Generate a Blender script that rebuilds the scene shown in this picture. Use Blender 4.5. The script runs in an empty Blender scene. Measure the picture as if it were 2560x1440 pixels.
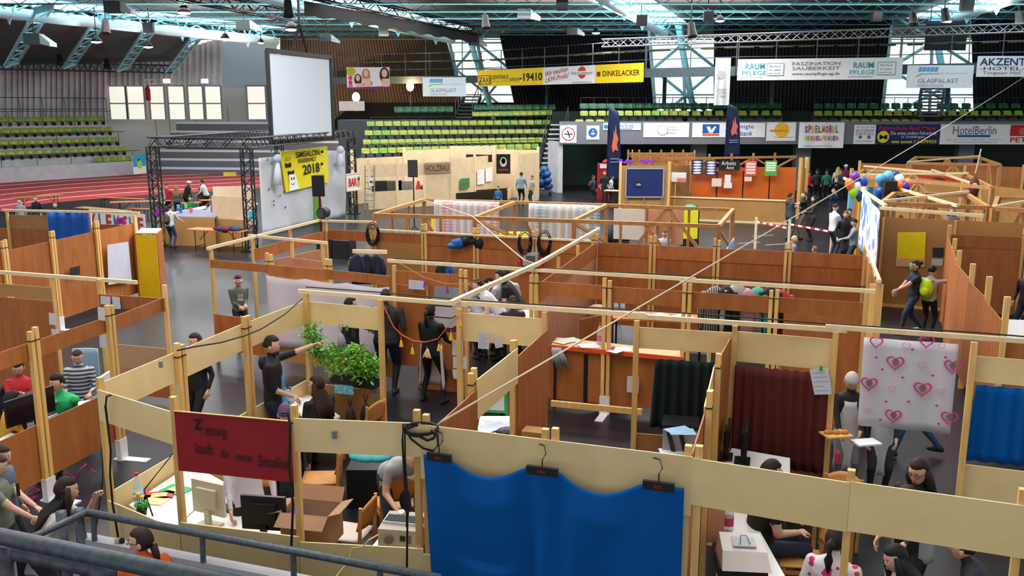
import bpy, bmesh, math, random
import numpy as np
from mathutils import Vector, Matrix
random.seed(7); RNG = np.random.RandomState(7)
S = bpy.context.scene
COL = S.collection
# ---------------------------------------------------------------- camera
EYE = 4.8; FPX = 2260.0; PITCH = math.atan(450.0 / FPX)
cd = bpy.data.cameras.new('camera'); cam = bpy.data.objects.new('camera', cd); COL.objects.link(cam)
cd.sensor_width = 36.0; cd.lens = FPX / 2560 * 36.0; cd.clip_end = 400; cd.clip_start = 0.05
cam.location = (0, 0, EYE); cam.rotation_euler = (math.pi / 2 - PITCH, 0, 0)
S.camera = cam
# ---------------------------------------------------------------- world, exposure
w = bpy.data.worlds.new('daylight'); S.world = w; w.use_nodes = True
bg = w.node_tree.nodes['Background']; bg.inputs[0].default_value = (0.90, 0.965, 1.0, 1); bg.inputs[1].default_value = 0.66
S.view_settings.view_transform = 'Standard'; S.view_settings.look = 'None'
S.view_settings.gamma = 1.0; S.view_settings.use_curve_mapping = False
S.view_settings.exposure = 0.82
def area(name, loc, sx, sy, power, col=(1, .97, .93), rot=(0, 0, 0)):
    l = bpy.data.lights.new(name, 'AREA'); l.shape = 'RECTANGLE'; l.size = sx; l.size_y = sy; l.energy = power; l.color = col
    o = bpy.data.objects.new(name, l); COL.objects.link(o); o.location = loc; o.rotation_euler = rot
    return o
# daylight strips of the hall roof and the lamp rows under it, then added upward fill
area('roof_light_near', (-3, 9, 12.5), 16, 8, 2500)
area('roof_light_middle', (-2, 26, 12.0), 26, 8, 3400)
area('roof_light_far', (-4, 47, 9.6), 34, 8, 2700)
for i, (x, y, e) in enumerate(((-12, 52, 500), (6, 49, 550), (20, 44, 450))): area('fill_uplight', (x, y, 8.7), 14, 1.0, e, (1, .95, .9), (math.pi, 0, 0))  # added area lights without fixtures, facing up only to brighten the ceiling slats
# ---------------------------------------------------------------- geometry helpers
SP, CP = math.sin(PITCH), math.cos(PITCH)
def ray(x, y):
    a = (x - 1280) / FPX; b = -(y - 720) / FPX
    return (a, CP + b * SP, -SP + b * CP)
def P(x, y, z=0.0):                     # photo point lying at height z
    r = ray(x, y); t = (z - EYE) / r[2]; return Vector((r[0] * t, r[1] * t, z))
def Q(x, y, Y):                         # photo point lying at distance Y
    r = ray(x, y); t = Y / r[1]; return Vector((r[0] * t, Y, EYE + r[2] * t))
def V(*a): return Vector(a)
def on(A, B, px):                       # point of the upright plane through A and B
    r = ray(*px); dx, dy = B[0] - A[0], B[1] - A[1]
    t = (A[0] * dy - A[1] * dx) / (r[0] * dy - r[1] * dx)
    return Vector((r[0] * t, r[1] * t, EYE + r[2] * t))
class MB:
    def __init__(s): s.v = []; s.f = []; s.m = []; s.uvs = None
    def add(s, vs, fs, m=0):
        o = len(s.v); s.v += [tuple(v) for v in vs]; s.f += [tuple(i + o for i in f) for f in fs]; s.m += [m] * len(fs); return s
    def hexa(s, p, m=0):                # 8 points: bottom ring, top ring
        return s.add(p, [(3, 2, 1, 0), (4, 5, 6, 7), (0, 1, 5, 4), (1, 2, 6, 5), (2, 3, 7, 6), (3, 0, 4, 7)], m)
    def box(s, c, d, rz=0, m=0):
        x, y, z = d[0] / 2, d[1] / 2, d[2] / 2; ca, sa = math.cos(rz), math.sin(rz)
        p = [(-x, -y, -z), (x, -y, -z), (x, y, -z), (-x, y, -z), (-x, -y, z), (x, -y, z), (x, y, z), (-x, y, z)]
        return s.hexa([(c[0] + a * ca - b * sa, c[1] + a * sa + b * ca, c[2] + e) for a, b, e in p], m)
    def beam(s, p, q, w, h, up=(0, 0, 1), m=0):
        p, q = Vector(p), Vector(q); d = (q - p).normalized(); u = Vector(up)
        if abs(d.dot(u)) > .98: u = Vector((0, 1, 0))
        r = d.cross(u).normalized() * (w / 2); t = r.cross(d).normalized() * (h / 2)
        return s.hexa([p - r - t, p + r - t, q + r - t, q - r - t, p - r + t, p + r + t, q + r + t, q - r + t], m)
    def slab(s, A, B, z0, z1, t=.012, off=0.0, m=0):  # upright board from A to B
        A, B = Vector((A[0], A[1], 0)), Vector((B[0], B[1], 0)); d = (B - A).normalized(); n = Vector((d.y, -d.x, 0))
        a, b = A + n * off, B + n * off; n = n * t / 2
        p = [a + n, b + n, b - n, a - n]
        return s.hexa([(v.x, v.y, z0) for v in p] + [(v.x, v.y, z1) for v in p], m)
    def tube(s, pts, r, n=8, m=0, r2=None, cap=True):
        pts = [Vector(p) for p in pts]; k = len(pts); rings = []
        up = Vector((0, 0, 1)); o = len(s.v)
        for i, p in enumerate(pts):
            d = (pts[min(i + 1, k - 1)] - pts[max(i - 1, 0)])
            d = d.normalized() if d.length > 1e-9 else Vector((0, 0, 1))
            u = up if abs(d.dot(up)) < .95 else Vector((1, 0, 0))
            a = d.cross(u).normalized(); b = d.cross(a).normalized()
            rr = r if r2 is None else r + (r2 - r) * i / max(k - 1, 1)
            if isinstance(r, (list, tuple)): rr = r[i]
            s.v += [tuple(p + a * rr * math.cos(2 * math.pi * j / n) + b * rr * math.sin(2 * math.pi * j / n)) for j in range(n)]
        for i in range(k - 1):
            for j in range(n):
                q = (j + 1) % n
                s.f.append((o + i * n + j, o + i * n + q, o + (i + 1) * n + q, o + (i + 1) * n + j)); s.m.append(m)
        if cap:
            s.f.append(tuple(o + j for j in range(n))[::-1]); s.f.append(tuple(o + (k - 1) * n + j for j in range(n))); s.m += [m, m]
        return s
    def ell(s, c, r, n=10, k=7, m=0, R=None):
        vs = []; fs = []; c = Vector(c)
        for i in range(k + 1):
            th = math.pi * i / k
            for j in range(n):
                ph = 2 * math.pi * j / n
                v = Vector((r[0] * math.sin(th) * math.cos(ph), r[1] * math.sin(th) * math.sin(ph), r[2] * math.cos(th)))
                if R is not None: v = R @ v
                vs.append(c + v)
        for i in range(k):
            for j in range(n):
                q = (j + 1) % n
                fs.append((i * n + j, (i + 1) * n + j, (i + 1) * n + q, i * n + q))
        return s.add(vs, fs, m)
    def lathe(s, c, prof, n=14, m=0):   # prof: (r, z)
        vs = []; fs = []
        for r, z in prof:
            for j in range(n):
                a = 2 * math.pi * j / n; vs.append((c[0] + r * math.cos(a), c[1] + r * math.sin(a), c[2] + z))
        for i in range(len(prof) - 1):
            for j in range(n):
                q = (j + 1) % n; fs.append((i * n + j, i * n + q, (i + 1) * n + q, (i + 1) * n + j))
        fs.append(tuple(range(n))[::-1]); fs.append(tuple((len(prof) - 1) * n + j for j in range(n)))
        return s.add(vs, fs, m)
    def grid(s, fn, nu, nv, t=0.006, m=0):    # thin two-sided sheet, fn(u,v)->Vector
        g = [[Vector(fn(i / nu, j / nv)) for i in range(nu + 1)] for j in range(nv + 1)]
        vs = []; fs = []; N = (nu + 1) * (nv + 1)
        for sgn in (0, 1):
            for j in range(nv + 1):
                for i in range(nu + 1):
                    du = g[j][min(i + 1, nu)] - g[j][max(i - 1, 0)]; dv = g[min(j + 1, nv)][i] - g[max(j - 1, 0)][i]
                    nn = du.cross(dv); nn = nn.normalized() if nn.length > 1e-9 else Vector((0, -1, 0))
                    vs.append(g[j][i] + nn * (t / 2 if sgn else -t / 2))
        I = lambda sg, i, j: sg * N + j * (nu + 1) + i
        for j in range(nv):
            for i in range(nu):
                fs.append((I(1, i, j), I(1, i + 1, j), I(1, i + 1, j + 1), I(1, i, j + 1)))
                fs.append((I(0, i, j), I(0, i, j + 1), I(0, i + 1, j + 1), I(0, i + 1, j)))
        for i in range(nu):
            fs.append((I(0, i, 0), I(0, i + 1, 0), I(1, i + 1, 0), I(1, i, 0))); fs.append((I(0, i, nv), I(1, i, nv), I(1, i + 1, nv), I(0, i + 1, nv)))
        for j in range(nv):
            fs.append((I(0, 0, j), I(1, 0, j), I(1, 0, j + 1), I(0, 0, j + 1))); fs.append((I(0, nu, j), I(0, nu, j + 1), I(1, nu, j + 1), I(1, nu, j)))
        return s.add(vs, fs, m)
    def poly(s, pts, n, t=.004, m=0):         # flat outline extruded by t along n
        pts = [Vector(p) for p in pts]; n = Vector(n).normalized() * t; k = len(pts)
        vs = pts + [p + n for p in pts]
        fs = [tuple(range(k))[::-1], tuple(range(k, 2 * k))] + [(i, (i + 1) % k, k + (i + 1) % k, k + i) for i in range(k)]
        return s.add(vs, fs, m)
    def build(s, name, mat, parent=None, smooth=False, origin=None, label=None):
        mats = mat if isinstance(mat, (list, tuple)) else [mat]
        if parent is not None: o3 = Vector(worldloc(parent))
        elif origin is not None: o3 = Vector(origin)
        else:
            a = np.array(s.v); o3 = Vector(((a[:, 0].min() + a[:, 0].max()) / 2, (a[:, 1].min() + a[:, 1].max()) / 2, a[:, 2].min()))
        me = bpy.data.meshes.new(name)
        me.from_pydata([(v[0] - o3[0], v[1] - o3[1], v[2] - o3[2]) for v in s.v], [], s.f)
        for q in mats: me.materials.append(q)
        if len(mats) > 1: me.polygons.foreach_set('material_index', s.m)
        if smooth: me.polygons.foreach_set('use_smooth', [True] * len(me.polygons))
        me.update()
        ob = bpy.data.objects.new(name, me); COL.objects.link(ob)
        if parent is not None: ob.parent = parent
        else: ob.location = o3
        if label: ob['label'] = label
        return ob
WL = {}
def worldloc(o):
    v = Vector(o.location)
    while o.parent is not None:
        o = o.parent; v = v + Vector(o.location)
    return v
def tag(o, label, cat, group=None, kind=None):
    if label: o['label'] = label
    if cat: o['category'] = cat
    if group: o['group'] = group
    if kind: o['kind'] = kind
    return o
def thing(name, label, cat, loc, group=None):
    o = bpy.data.objects.new(name, None); COL.objects.link(o); o.location = loc; o.empty_display_size = .1
    return tag(o, label, cat, group)
def struct(o): o['kind'] = 'structure'; return o
def copy_tree(o, parent=None):
    c = o.copy(); COL.objects.link(c)
    if parent is not None: c.parent = parent
    for ch in [x for x in o.children]: copy_tree(ch, c)
    return c
# ---------------------------------------------------------------- materials
def mat(name, col, rough=.6, var=.0, scale=6.0, metal=0.0, spec=.4, emit=None, es=1.0, trans=0.0, alpha=1.0, bump=0.0, bscale=40.0, sheen=0.0):
    m = bpy.data.materials.new(name); m.use_nodes = True; nt = m.node_tree; b = nt.nodes['Principled BSDF']
    c4 = (col[0], col[1], col[2], 1)
    b.inputs['Base Color'].default_value = c4; b.inputs['Roughness'].default_value = rough; b.inputs['Metallic'].default_value = metal
    b.inputs['Specular IOR Level'].default_value = spec
    if var:
        tc = nt.nodes.new('ShaderNodeTexCoord'); n = nt.nodes.new('ShaderNodeTexNoise'); n.inputs['Scale'].default_value = scale; n.inputs['Detail'].default_value = 4
        r = nt.nodes.new('ShaderNodeValToRGB'); r.color_ramp.elements[0].position = .3; r.color_ramp.elements[1].position = .7
        r.color_ramp.elements[0].color = tuple(max(0, x * (1 - var)) for x in col) + (1,); r.color_ramp.elements[1].color = tuple(min(1, x * (1 + var)) for x in col) + (1,)
        nt.links.new(tc.outputs['Object'], n.inputs['Vector']); nt.links.new(n.outputs['Fac'], r.inputs[0]); nt.links.new(r.outputs[0], b.inputs['Base Color'])
    if bump:
        tc = nt.nodes.new('ShaderNodeTexCoord'); n = nt.nodes.new('ShaderNodeTexNoise'); n.inputs['Scale'].default_value = bscale
        bp = nt.nodes.new('ShaderNodeBump'); bp.inputs['Strength'].default_value = bump; bp.inputs['Distance'].default_value = .02
        nt.links.new(tc.outputs['Object'], n.inputs['Vector']); nt.links.new(n.outputs['Fac'], bp.inputs['Height']); nt.links.new(bp.outputs[0], b.inputs['Normal'])
    if emit: b.inputs['Emission Color'].default_value = tuple(emit) + (1,); b.inputs['Emission Strength'].default_value = es
    if trans: b.inputs['Transmission Weight'].default_value = trans
    if alpha < 1: b.inputs['Alpha'].default_value = alpha
    if sheen: b.inputs['Sheen Weight'].default_value = sheen
    return m
def wood(name, c0, c1, sc=(1.2, 1.2, 9.0), rough=.55, knots=.0, vary=.14):
    # plank / veneer grain: stretched noise, one tone per piece
    m = bpy.data.materials.new(name); m.use_nodes = True; nt = m.node_tree; b = nt.nodes['Principled BSDF']; L = nt.links
    tc = nt.nodes.new('ShaderNodeTexCoord'); mp = nt.nodes.new('ShaderNodeMapping'); mp.inputs['Scale'].default_value = sc
    n = nt.nodes.new('ShaderNodeTexNoise'); n.inputs['Scale'].default_value = 3.0; n.inputs['Detail'].default_value = 5; n.inputs['Distortion'].default_value = .6
    oi = nt.nodes.new('ShaderNodeObjectInfo')
    r = nt.nodes.new('ShaderNodeValToRGB'); r.color_ramp.elements[0].position = .25; r.color_ramp.elements[1].position = .75
    r.color_ramp.elements[0].color = tuple(c0) + (1,); r.color_ramp.elements[1].color = tuple(c1) + (1,)
    hs = nt.nodes.new('ShaderNodeHueSaturation'); ma = nt.nodes.new('ShaderNodeMath'); ma.operation = 'MULTIPLY_ADD'; ma.inputs[1].default_value = vary * 2; ma.inputs[2].default_value = 1 - vary
    ad = nt.nodes.new('ShaderNodeVectorMath'); ad.operation = 'ADD'
    L.new(tc.outputs['Object'], ad.inputs[0]); L.new(oi.outputs['Random'], ad.inputs[1]); L.new(ad.outputs[0], mp.inputs[0])
    L.new(mp.outputs[0], n.inputs['Vector']); L.new(n.outputs['Fac'], r.inputs[0]); L.new(r.outputs[0], hs.inputs['Color'])
    L.new(oi.outputs['Random'], ma.inputs[0]); L.new(ma.outputs[0], hs.inputs['Value']); L.new(hs.outputs[0], b.inputs['Base Color'])
    b.inputs['Roughness'].default_value = rough; b.inputs['Specular IOR Level'].default_value = .35
    return m
def stripes(name, cols, scale, axis='X', rough=.7):
    m = bpy.data.materials.new(name); m.use_nodes = True; nt = m.node_tree; b = nt.nodes['Principled BSDF']; L = nt.links
    tc = nt.nodes.new('ShaderNodeTexCoord'); wv = nt.nodes.new('ShaderNodeTexWave'); wv.bands_direction = axis; wv.inputs['Scale'].default_value = scale; wv.inputs['Distortion'].default_value = .4
    r = nt.nodes.new('ShaderNodeValToRGB'); r.color_ramp.interpolation = 'CONSTANT'
    r.color_ramp.elements[0].position = 0; r.color_ramp.elements[0].color = tuple(cols[0]) + (1,)
    r.color_ramp.elements[1].position = .5; r.color_ramp.elements[1].color = tuple(cols[1]) + (1,)
    L.new(tc.outputs['Object'], wv.inputs['Vector']); L.new(wv.outputs['Fac'], r.inputs[0]); L.new(r.outputs[0], b.inputs['Base Color']); b.inputs['Roughness'].default_value = rough
    return m
def spots(name, base, dots, scale, thr=.32, rough=.8):
    m = bpy.data.materials.new(name); m.use_nodes = True; nt = m.node_tree; b = nt.nodes['Principled BSDF']; L = nt.links
    tc = nt.nodes.new('ShaderNodeTexCoord'); vo = nt.nodes.new('ShaderNodeTexVoronoi'); vo.inputs['Scale'].default_value = scale
    r = nt.nodes.new('ShaderNodeValToRGB'); r.color_ramp.interpolation = 'CONSTANT'; e = r.color_ramp.elements
    e[0].position = 0; e[0].color = tuple(dots) + (1,); e[1].position = thr; e[1].color = tuple(base) + (1,)
    L.new(tc.outputs['Object'], vo.inputs['Vector']); L.new(vo.outputs['Distance'], r.inputs[0]); L.new(r.outputs[0], b.inputs['Base Color']); b.inputs['Roughness'].default_value = rough
    return m
_mc = {}
def C(hexs, rough=.7, **k):              # plain painted / dyed colour, by its hex value
    key = (hexs, rough, tuple(sorted(k.items())))
    if key not in _mc:
        s = [int(hexs[i:i + 2], 16) / 255 for i in (0, 2, 4)]
        lin = [x / 12.92 if x <= .04045 else ((x + .055) / 1.055) ** 2.4 for x in s]
        _mc[key] = mat('paint_' + hexs, lin, rough, **({'var': .05} | k))
    return _mc[key]
M = dict(
    post=wood('pine_post', (.64, .37, .11), (.82, .54, .20), sc=(6, 6, .6), vary=.12),
    batten=wood('pale_batten', (.72, .55, .30), (.84, .70, .45), sc=(3, 3, 3), vary=.06),
    brown=wood('red_brown_plywood', (.33, .100, .023), (.48, .165, .046), sc=(2.2, 2.2, .5), vary=.14),
    tan=wood('tan_hardboard', (.38, .195, .058), (.45, .24, .08), sc=(.6, .6, .6), vary=.06),
    pale=wood('birch_plywood', (.74, .55, .26), (.85, .67, .35), sc=(.7, .7, .7), vary=.07),
    salmon=wood('pinkish_plywood', (.45, .19, .10), (.55, .26, .15), sc=(2, 2, .5), vary=.08),
    dark=wood('stained_timber', (.34, .15, .045), (.50, .26, .095), sc=(5, 5, 1), vary=.15),
    bpale=wood('bright_plywood', (.68, .50, .30), (.80, .63, .42), sc=(.8, .8, .8), vary=.08),
    white=mat('white_paper', (.80, .80, .84), .7), desk=mat('white_desktop', (.78, .76, .76), .35),
    black=mat('black_plastic', (.012, .012, .014), .45), steel=mat('black_steel', (.015, .015, .02), .4, metal=.3),
    galv=mat('galvanised_tube', (.085, .105, .125), .5, var=.3, scale=30, metal=.4), grey=mat('grey_concrete', (.46, .47, .51), .8, var=.1, scale=2),
    floor=mat('dark_hall_floor', (.015, .015, .019), .34, var=.35, scale=.5, spec=.2),
    teal=mat('turquoise_steel', (.26, .64, .74), .45, var=.1, scale=3), glass=mat('clear_glass', (.9, .95, .95), .05, trans=.0, alpha=.05),
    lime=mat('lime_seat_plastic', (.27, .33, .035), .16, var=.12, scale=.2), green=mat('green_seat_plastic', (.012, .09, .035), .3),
    skin=mat('skin', (.62, .34, .23), .6), cord=mat('black_cord', (.01, .01, .01), .6), rope=mat('pale_rope', (.55, .47, .36), .8),
    seatwood=wood('beech_chair_wood', (.50, .22, .06), (.62, .30, .09), sc=(2, 2, 2), vary=.06),
)
# ---------------------------------------------------------------- lettering
TQ = []
def text(parent, s, A, ux, uy, mt, name='lettering', t=.004, bold=0.0):
    """flat lettering filling the parallelogram A, A+ux, A+uy"""
    cu = bpy.data.curves.new('txt', 'FONT'); cu.body = s; cu.offset = bold; cu.resolution_u = 2
    o = bpy.data.objects.new('txt', cu); COL.objects.link(o); TQ.append((o, parent, Vector(A), Vector(ux), Vector(uy), mt, name, t))
def flush_text():
    bpy.context.view_layer.update(); dg = bpy.context.evaluated_depsgraph_get()
    ms = [bpy.data.meshes.new_from_object(q[0].evaluated_get(dg)) for q in TQ]
    for (o, parent, A, ux, uy, mt, name, t), me in zip(TQ, ms):
        n = len(me.vertices)
        if n:
            co = np.empty(n * 3); me.vertices.foreach_get('co', co); co = co.reshape(-1, 3)
            mn, mx = co.min(0), co.max(0); d = np.maximum(mx - mn, 1e-6)
            u = (co[:, 0] - mn[0]) / d[0]; v = (co[:, 1] - mn[1]) / d[1]
            base = np.array(A - worldloc(parent)); nn = np.array(ux.cross(uy).normalized()) * t
            out = base + u[:, None] * np.array(ux) + v[:, None] * np.array(uy) + nn
            me.vertices.foreach_set('co', out.ravel()); me.materials.clear(); me.materials.append(mt); me.update()
            ob = bpy.data.objects.new(name, me); COL.objects.link(ob); ob.parent = parent
        cu = o.data; bpy.data.objects.remove(o); bpy.data.curves.remove(cu)
class Face:
    """upright rectangle A..B, z0..z1, seen side towards the camera; u,v in 0..1"""
    def __init__(s, A, B, z0, z1):
        s.A = Vector((A[0], A[1], 0)); s.B = Vector((B[0], B[1], 0)); s.z0, s.z1 = z0, z1
        d = (s.B - s.A); s.L = d.length; d.normalize(); s.d = d; n = Vector((d.y, -d.x, 0))
        s.n = n if n.dot(-s.A) > 0 else -n
    def at(s, u, v, off=0.0):
        p = s.A.lerp(s.B, u) + s.n * off; p.z = s.z0 + (s.z1 - s.z0) * v; return p
    def text(s, parent, st, u0, v0, u1, v1, mt, off=.012, bold=0.0, name='lettering'):
        parent = next((c for c in parent.children if c.name.split('.')[0] in ('panel', 'cloth')), parent); a = s.at(u0, v0, off); text(parent, st, a, s.at(u1, v0, off) - a, s.at(u0, v1, off) - a, mt, name, 0.002, bold)
    def rect(s, mb, u0, v0, u1, v1, off=.010, t=.004, m=0):
        return mb.poly([s.at(u0, v0, off), s.at(u1, v0, off), s.at(u1, v1, off), s.at(u0, v1, off)], s.n, t, m)
    def pts(s, mb, l, off=.010, t=.004, m=0):
        return mb.poly([s.at(u, v, off) for u, v in l], s.n, t, m)
    def disc(s, mb, u, v, r, off=.010, t=.004, m=0, n=18, ry=None):
        ry = ry or r
        return mb.poly([s.at(u + r / s.L * math.cos(2 * math.pi * i / n), v + ry / (s.z1 - s.z0) * math.sin(2 * math.pi * i / n), off) for i in range(n)], s.n, t, m)
def banner(name, label, cat, F, mt, frame=None, t=.02, group=None, wave=0.0):
    th = thing(name, label, cat, F.at(.5, 0), group)
    mb = MB()
    if wave: mb.grid(lambda u, v: F.at(u, v, wave * math.sin(u * 14) * (1 - .3 * v)), 24, 3, .01)
    else: mb.hexa([F.at(0, 0, 0), F.at(1, 0, 0), F.at(1, 0, -t), F.at(0, 0, -t), F.at(0, 1, 0), F.at(1, 1, 0), F.at(1, 1, -t), F.at(0, 1, -t)])
    mb.build('panel' if not wave else 'cloth', mt, th)
    if frame:
        f = MB()
        for a, b in (((0, 0), (1, 0)), ((0, 1), (1, 1)), ((0, 0), (0, 1)), ((1, 0), (1, 1))): f.beam(F.at(*a), F.at(*b), .05, .05)
        f.build('frame', frame, th)
    return th
# ================================================================ THE HALL
struct(MB().box((0, 40, -.05), (130, 110, .1)).build('floor', M['floor']))
# running track behind the stage
track_m = mat('red_tartan', (.42, .045, .045), .75, var=.12, scale=1.2); line_m = mat('lane_paint', (.75, .6, .58), .7)
near = [(-200, 548), (0, 528), (120, 508), (300, 492), (420, 484), (540, 478), (660, 470), (760, 462)]
far = [(-200, 470), (0, 457), (180, 445), (365, 435), (480, 431), (560, 428), (660, 423), (760, 418)]
ng = [P(*p) for p in near]; fg = [P(*p) for p in far]
mb = MB()
for i in range(len(ng) - 1):
    mb.hexa([(*ng[i].xy, 0), (*ng[i + 1].xy, 0), (*fg[i + 1].xy, 0), (*fg[i].xy, 0), (*ng[i].xy, .02), (*ng[i + 1].xy, .02), (*fg[i + 1].xy, .02), (*fg[i].xy, .02)])
trk = struct(mb.build('floor_track', track_m))
for t in (.12, .3, .48, .66, .84):
    mb = MB()
    for i in range(len(ng) - 1):
        a, b = ng[i].lerp(fg[i], t), ng[i + 1].lerp(fg[i + 1], t); c, d = ng[i].lerp(fg[i], t + .012), ng[i + 1].lerp(fg[i + 1], t + .012)
        mb.hexa([(*a.xy, .015), (*b.xy, .015), (*d.xy, .015), (*c.xy, .015), (*a.xy, .03), (*b.xy, .03), (*d.xy, .03), (*c.xy, .03)])
    mb.build('lane_line', line_m, trk)
mb = MB(); cone = MB().box((*P(575, 441).xy, .15), (.9, .1, .3)); 
tag(cone.build('hurdle_block', C('e0c040')), 'small yellow marker block lying on the red track', 'marker')
# ---- seats
def shell_seat():
    mb = MB()
    def f(u, v):
        x = (u - .5) * .46; e = 1 - abs(2 * u - 1) ** 3
        if v < .45:
            t = v / .45; y = -.42 + .40 * t; z = .03 - .05 * math.sin(t * 2.2) + .05 * (1 - e)
        else:
            t = (v - .45) / .55; y = -.02 + .09 * t - .05 * (1 - e); z = .02 + .40 * math.sin(t * 1.45)
        k = 1 - .25 * max(0, (v - .8) / .2) ** 2 - .15 * max(0, (.15 - v) / .15) ** 2
        return Vector((x * k, y, z))
    mb.grid(f, 6, 9, .025); mb.box((0, -.15, -.16), (.08, .25, .24), m=1)
    return mb
SEAT = {}
def seat(kind, p, rz, sc, label, group):
    if kind not in SEAT:
        o = shell_seat().build('stadium_seat', [M[kind], M['steel']], smooth=True, origin=(0, 0, 0)); SEAT[kind] = o
    else:
        o = SEAT[kind].copy(); COL.objects.link(o)
    o.location = p; o.rotation_euler = (0, 0, rz); o.scale = (sc, sc, sc * .72)
    tag(o, label, 'seat', group); return o
def seat_row(a, b, n, kind, sc, label, group, rz=None, skip=()):
    d = b - a; ang = math.atan2(d.y, d.x) if rz is None else rz
    for i in range(n):
        if i in skip: continue
        kk = kind if kind == 'green' or random.random() > .16 else 'lime2'
        seat(kk, a.lerp(b, i / max(n - 1, 1)), ang, sc, label, group)
M['lime2'] = mat('grass_green_seat', (.15, .30, .04), .25)
# left stand: front wall, steps, seats, rails
A0, B0 = P(0, 458), P(365, 435); dl = (B0 - A0).normalized(); nl = Vector((-dl.y, dl.x, 0)); A1 = A0 - dl * 9
rzL = math.atan2(dl.y, dl.x)
st = thing('grandstand', 'left grandstand with grey front wall behind the running track', 'grandstand', A0)
MB().slab(A1, B0, 0, 1.0, .25).build('front_wall', M['grey'], st)
rowsy = [398, 374, 350, 324, 299]; zl = []
for k, y in enumerate(rowsy):
    o = nl * (.5 + .85 * k); a, b = A1 + o, B0 + o - dl * .9; z = on(a, b, (335, y)).z - .1; zl.append(z)
    MB().slab(A1 + o + nl * .3, b + dl * .5 + nl * .3, 0, z - .22, .85).build('step', M['grey'], st)
    n = 31; lab = 'lime green shell seat in the left grandstand by the pale curtains'
    seat_row(Vector((a.x, a.y, z)), Vector((b.x, b.y, z)), n, 'lime', 1.22, lab, 'seats of the left grandstand', rzL, skip=set(range(6, 26)) if k == 0 else ())
    rl = MB()
    for i in range(0, 9): 
        p = a.lerp(b, i / 8) - nl * .45; rl.tube([(p.x, p.y, z - .3), (p.x, p.y, z + .75)], .025, 5)
    p, q = a - nl * .45, b - nl * .45 + dl * .5; rl.tube([(p.x, p.y, z + .75), (q.x, q.y, z + .75)], .025, 5)
    if k in (0, 2, 4): rl.build('handrail', M['galv'], st)
q = B0 + nl * 4.6; p = A1 + nl * 4.6
rl = MB()
for i in range(13):
    s_ = p.lerp(q, i / 12); rl.tube([(s_.x, s_.y, zl[-1] - .3), (s_.x, s_.y, zl[-1] + 1.7)], .03, 5)
for hz in (.9, 1.7): rl.tube([(p.x, p.y, zl[-1] + hz), (q.x, q.y, zl[-1] + hz)], .03, 5)
rl.build('guard_rail', M['galv'], st)
bx = P(350, 440); F = Face(Q(335, 440, 63.5), Q(366, 438, 65), .25, 1.6); 
sg = banner('advert_board', 'small blue and white advert board leaning at the track wall', 'sign', F, C('e8ecee'))
mb = MB(); F.rect(mb, 0, .38, 1, 1); mb.build('blue_field', C('2f9fc8'), sg); mb = MB(); F.disc(mb, .5, .5, .3, .016); mb.build('green_disc', C('9fd060'), sg); mb = MB(); F.disc(mb, .45, .72, .1, .02); mb.build('dot', M['black'], sg)
# grey bleachers without seats
bl = thing('bleacher', 'long grey bleacher benches with rails behind the stage truss', 'bleacher', P(520, 425))
pa, pb = P(372, 434), P(900, 440)
db = (pb - pa).normalized(); nb = Vector((-db.y, db.x, 0))
whiteish = mat('pale_step', (.68, .68, .73), .8); 
for k, y in enumerate([420, 398, 376, 352, 328, 306]):
    o = nb * (.9 * k); z = on(pa + o, pb + o, (520, y)).z
    MB().slab(pa + o + nb * .45, pb + o + nb * .45, 0, z - .12, .9).build('riser', C('6a6d76'), bl)
    MB().slab(pa + o + nb * .3, pb + o + nb * .3, z - .12, z + .03, .65).build('bench_top', whiteish, bl)
for xx in (400, 435, 500, 580, 655):
    rl = MB(); a = Q(xx, 418, 71); b = Q(xx - 12, 268 if xx > 480 else 300, 76)
    rl.tube([a, b], .035, 5); rl.tube([Q(xx, 425, 71), a], .035, 5); rl.build('stair_rail', M['galv'], bl)
rl = MB()
for zz in (385, 410): rl.tube([Q(372, zz, 70), Q(660, zz - 4, 73)], .03, 5)
rl.build('cross_rail', M['galv'], bl)
# ---- left back wall: curtains, doors
curt_m = mat('pale_curtain', (.62, .58, .60), .9, var=.3, scale=.35)
def curtain_wall(name, xs, Y0, Y1, topf, bot, amp, freq, mt):
    mb = MB(); x0, x1 = xs
    def f(u, v):
        x = x0 + (x1 - x0) * u; Y = Y0 + (Y1 - Y0) * u
        yt = topf(x); p = Q(x, bot + (yt - bot) * v, Y); p.y += amp * math.sin(u * freq + .8 * math.sin(u * 37)); return p
    mb.grid(f, int(freq * 1.2), 3, .02); return struct(mb.build(name, mt))
curtain_wall('wall_left_curtain', (-160, 270), 66, 72, lambda x: 158, 335, .22, 190, curt_m)
curtain_wall('wall_left_upper', (270, 556), 72, 77, lambda x: 140 if x < 400 else 140 - (x - 400) * .3, 214, .16, 120, curt_m)
mb = MB()
a, b, c, d = Q(556, 216, 77), Q(690, 216, 79), Q(690, 100, 79), Q(556, 104, 77); mb.hexa([a, b, b + V(0, .3, 0), a + V(0, .3, 0), d, c, c + V(0, .3, 0), d + V(0, .3, 0)])
struct(mb.build('wall_left_end', mat('pale_blue_wall', (.42, .50, .56), .8)))
door_m = mat('sunlit_door_glass', (.85, .82, .72), .4, emit=(1, .96, .84), es=.4); fr_m = mat('door_frame', (.32, .33, .34), .6)
dxs = [(277, 320), (322, 366), (378, 416), (424, 466), (474, 512), (516, 557), (620, 668)]
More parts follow.
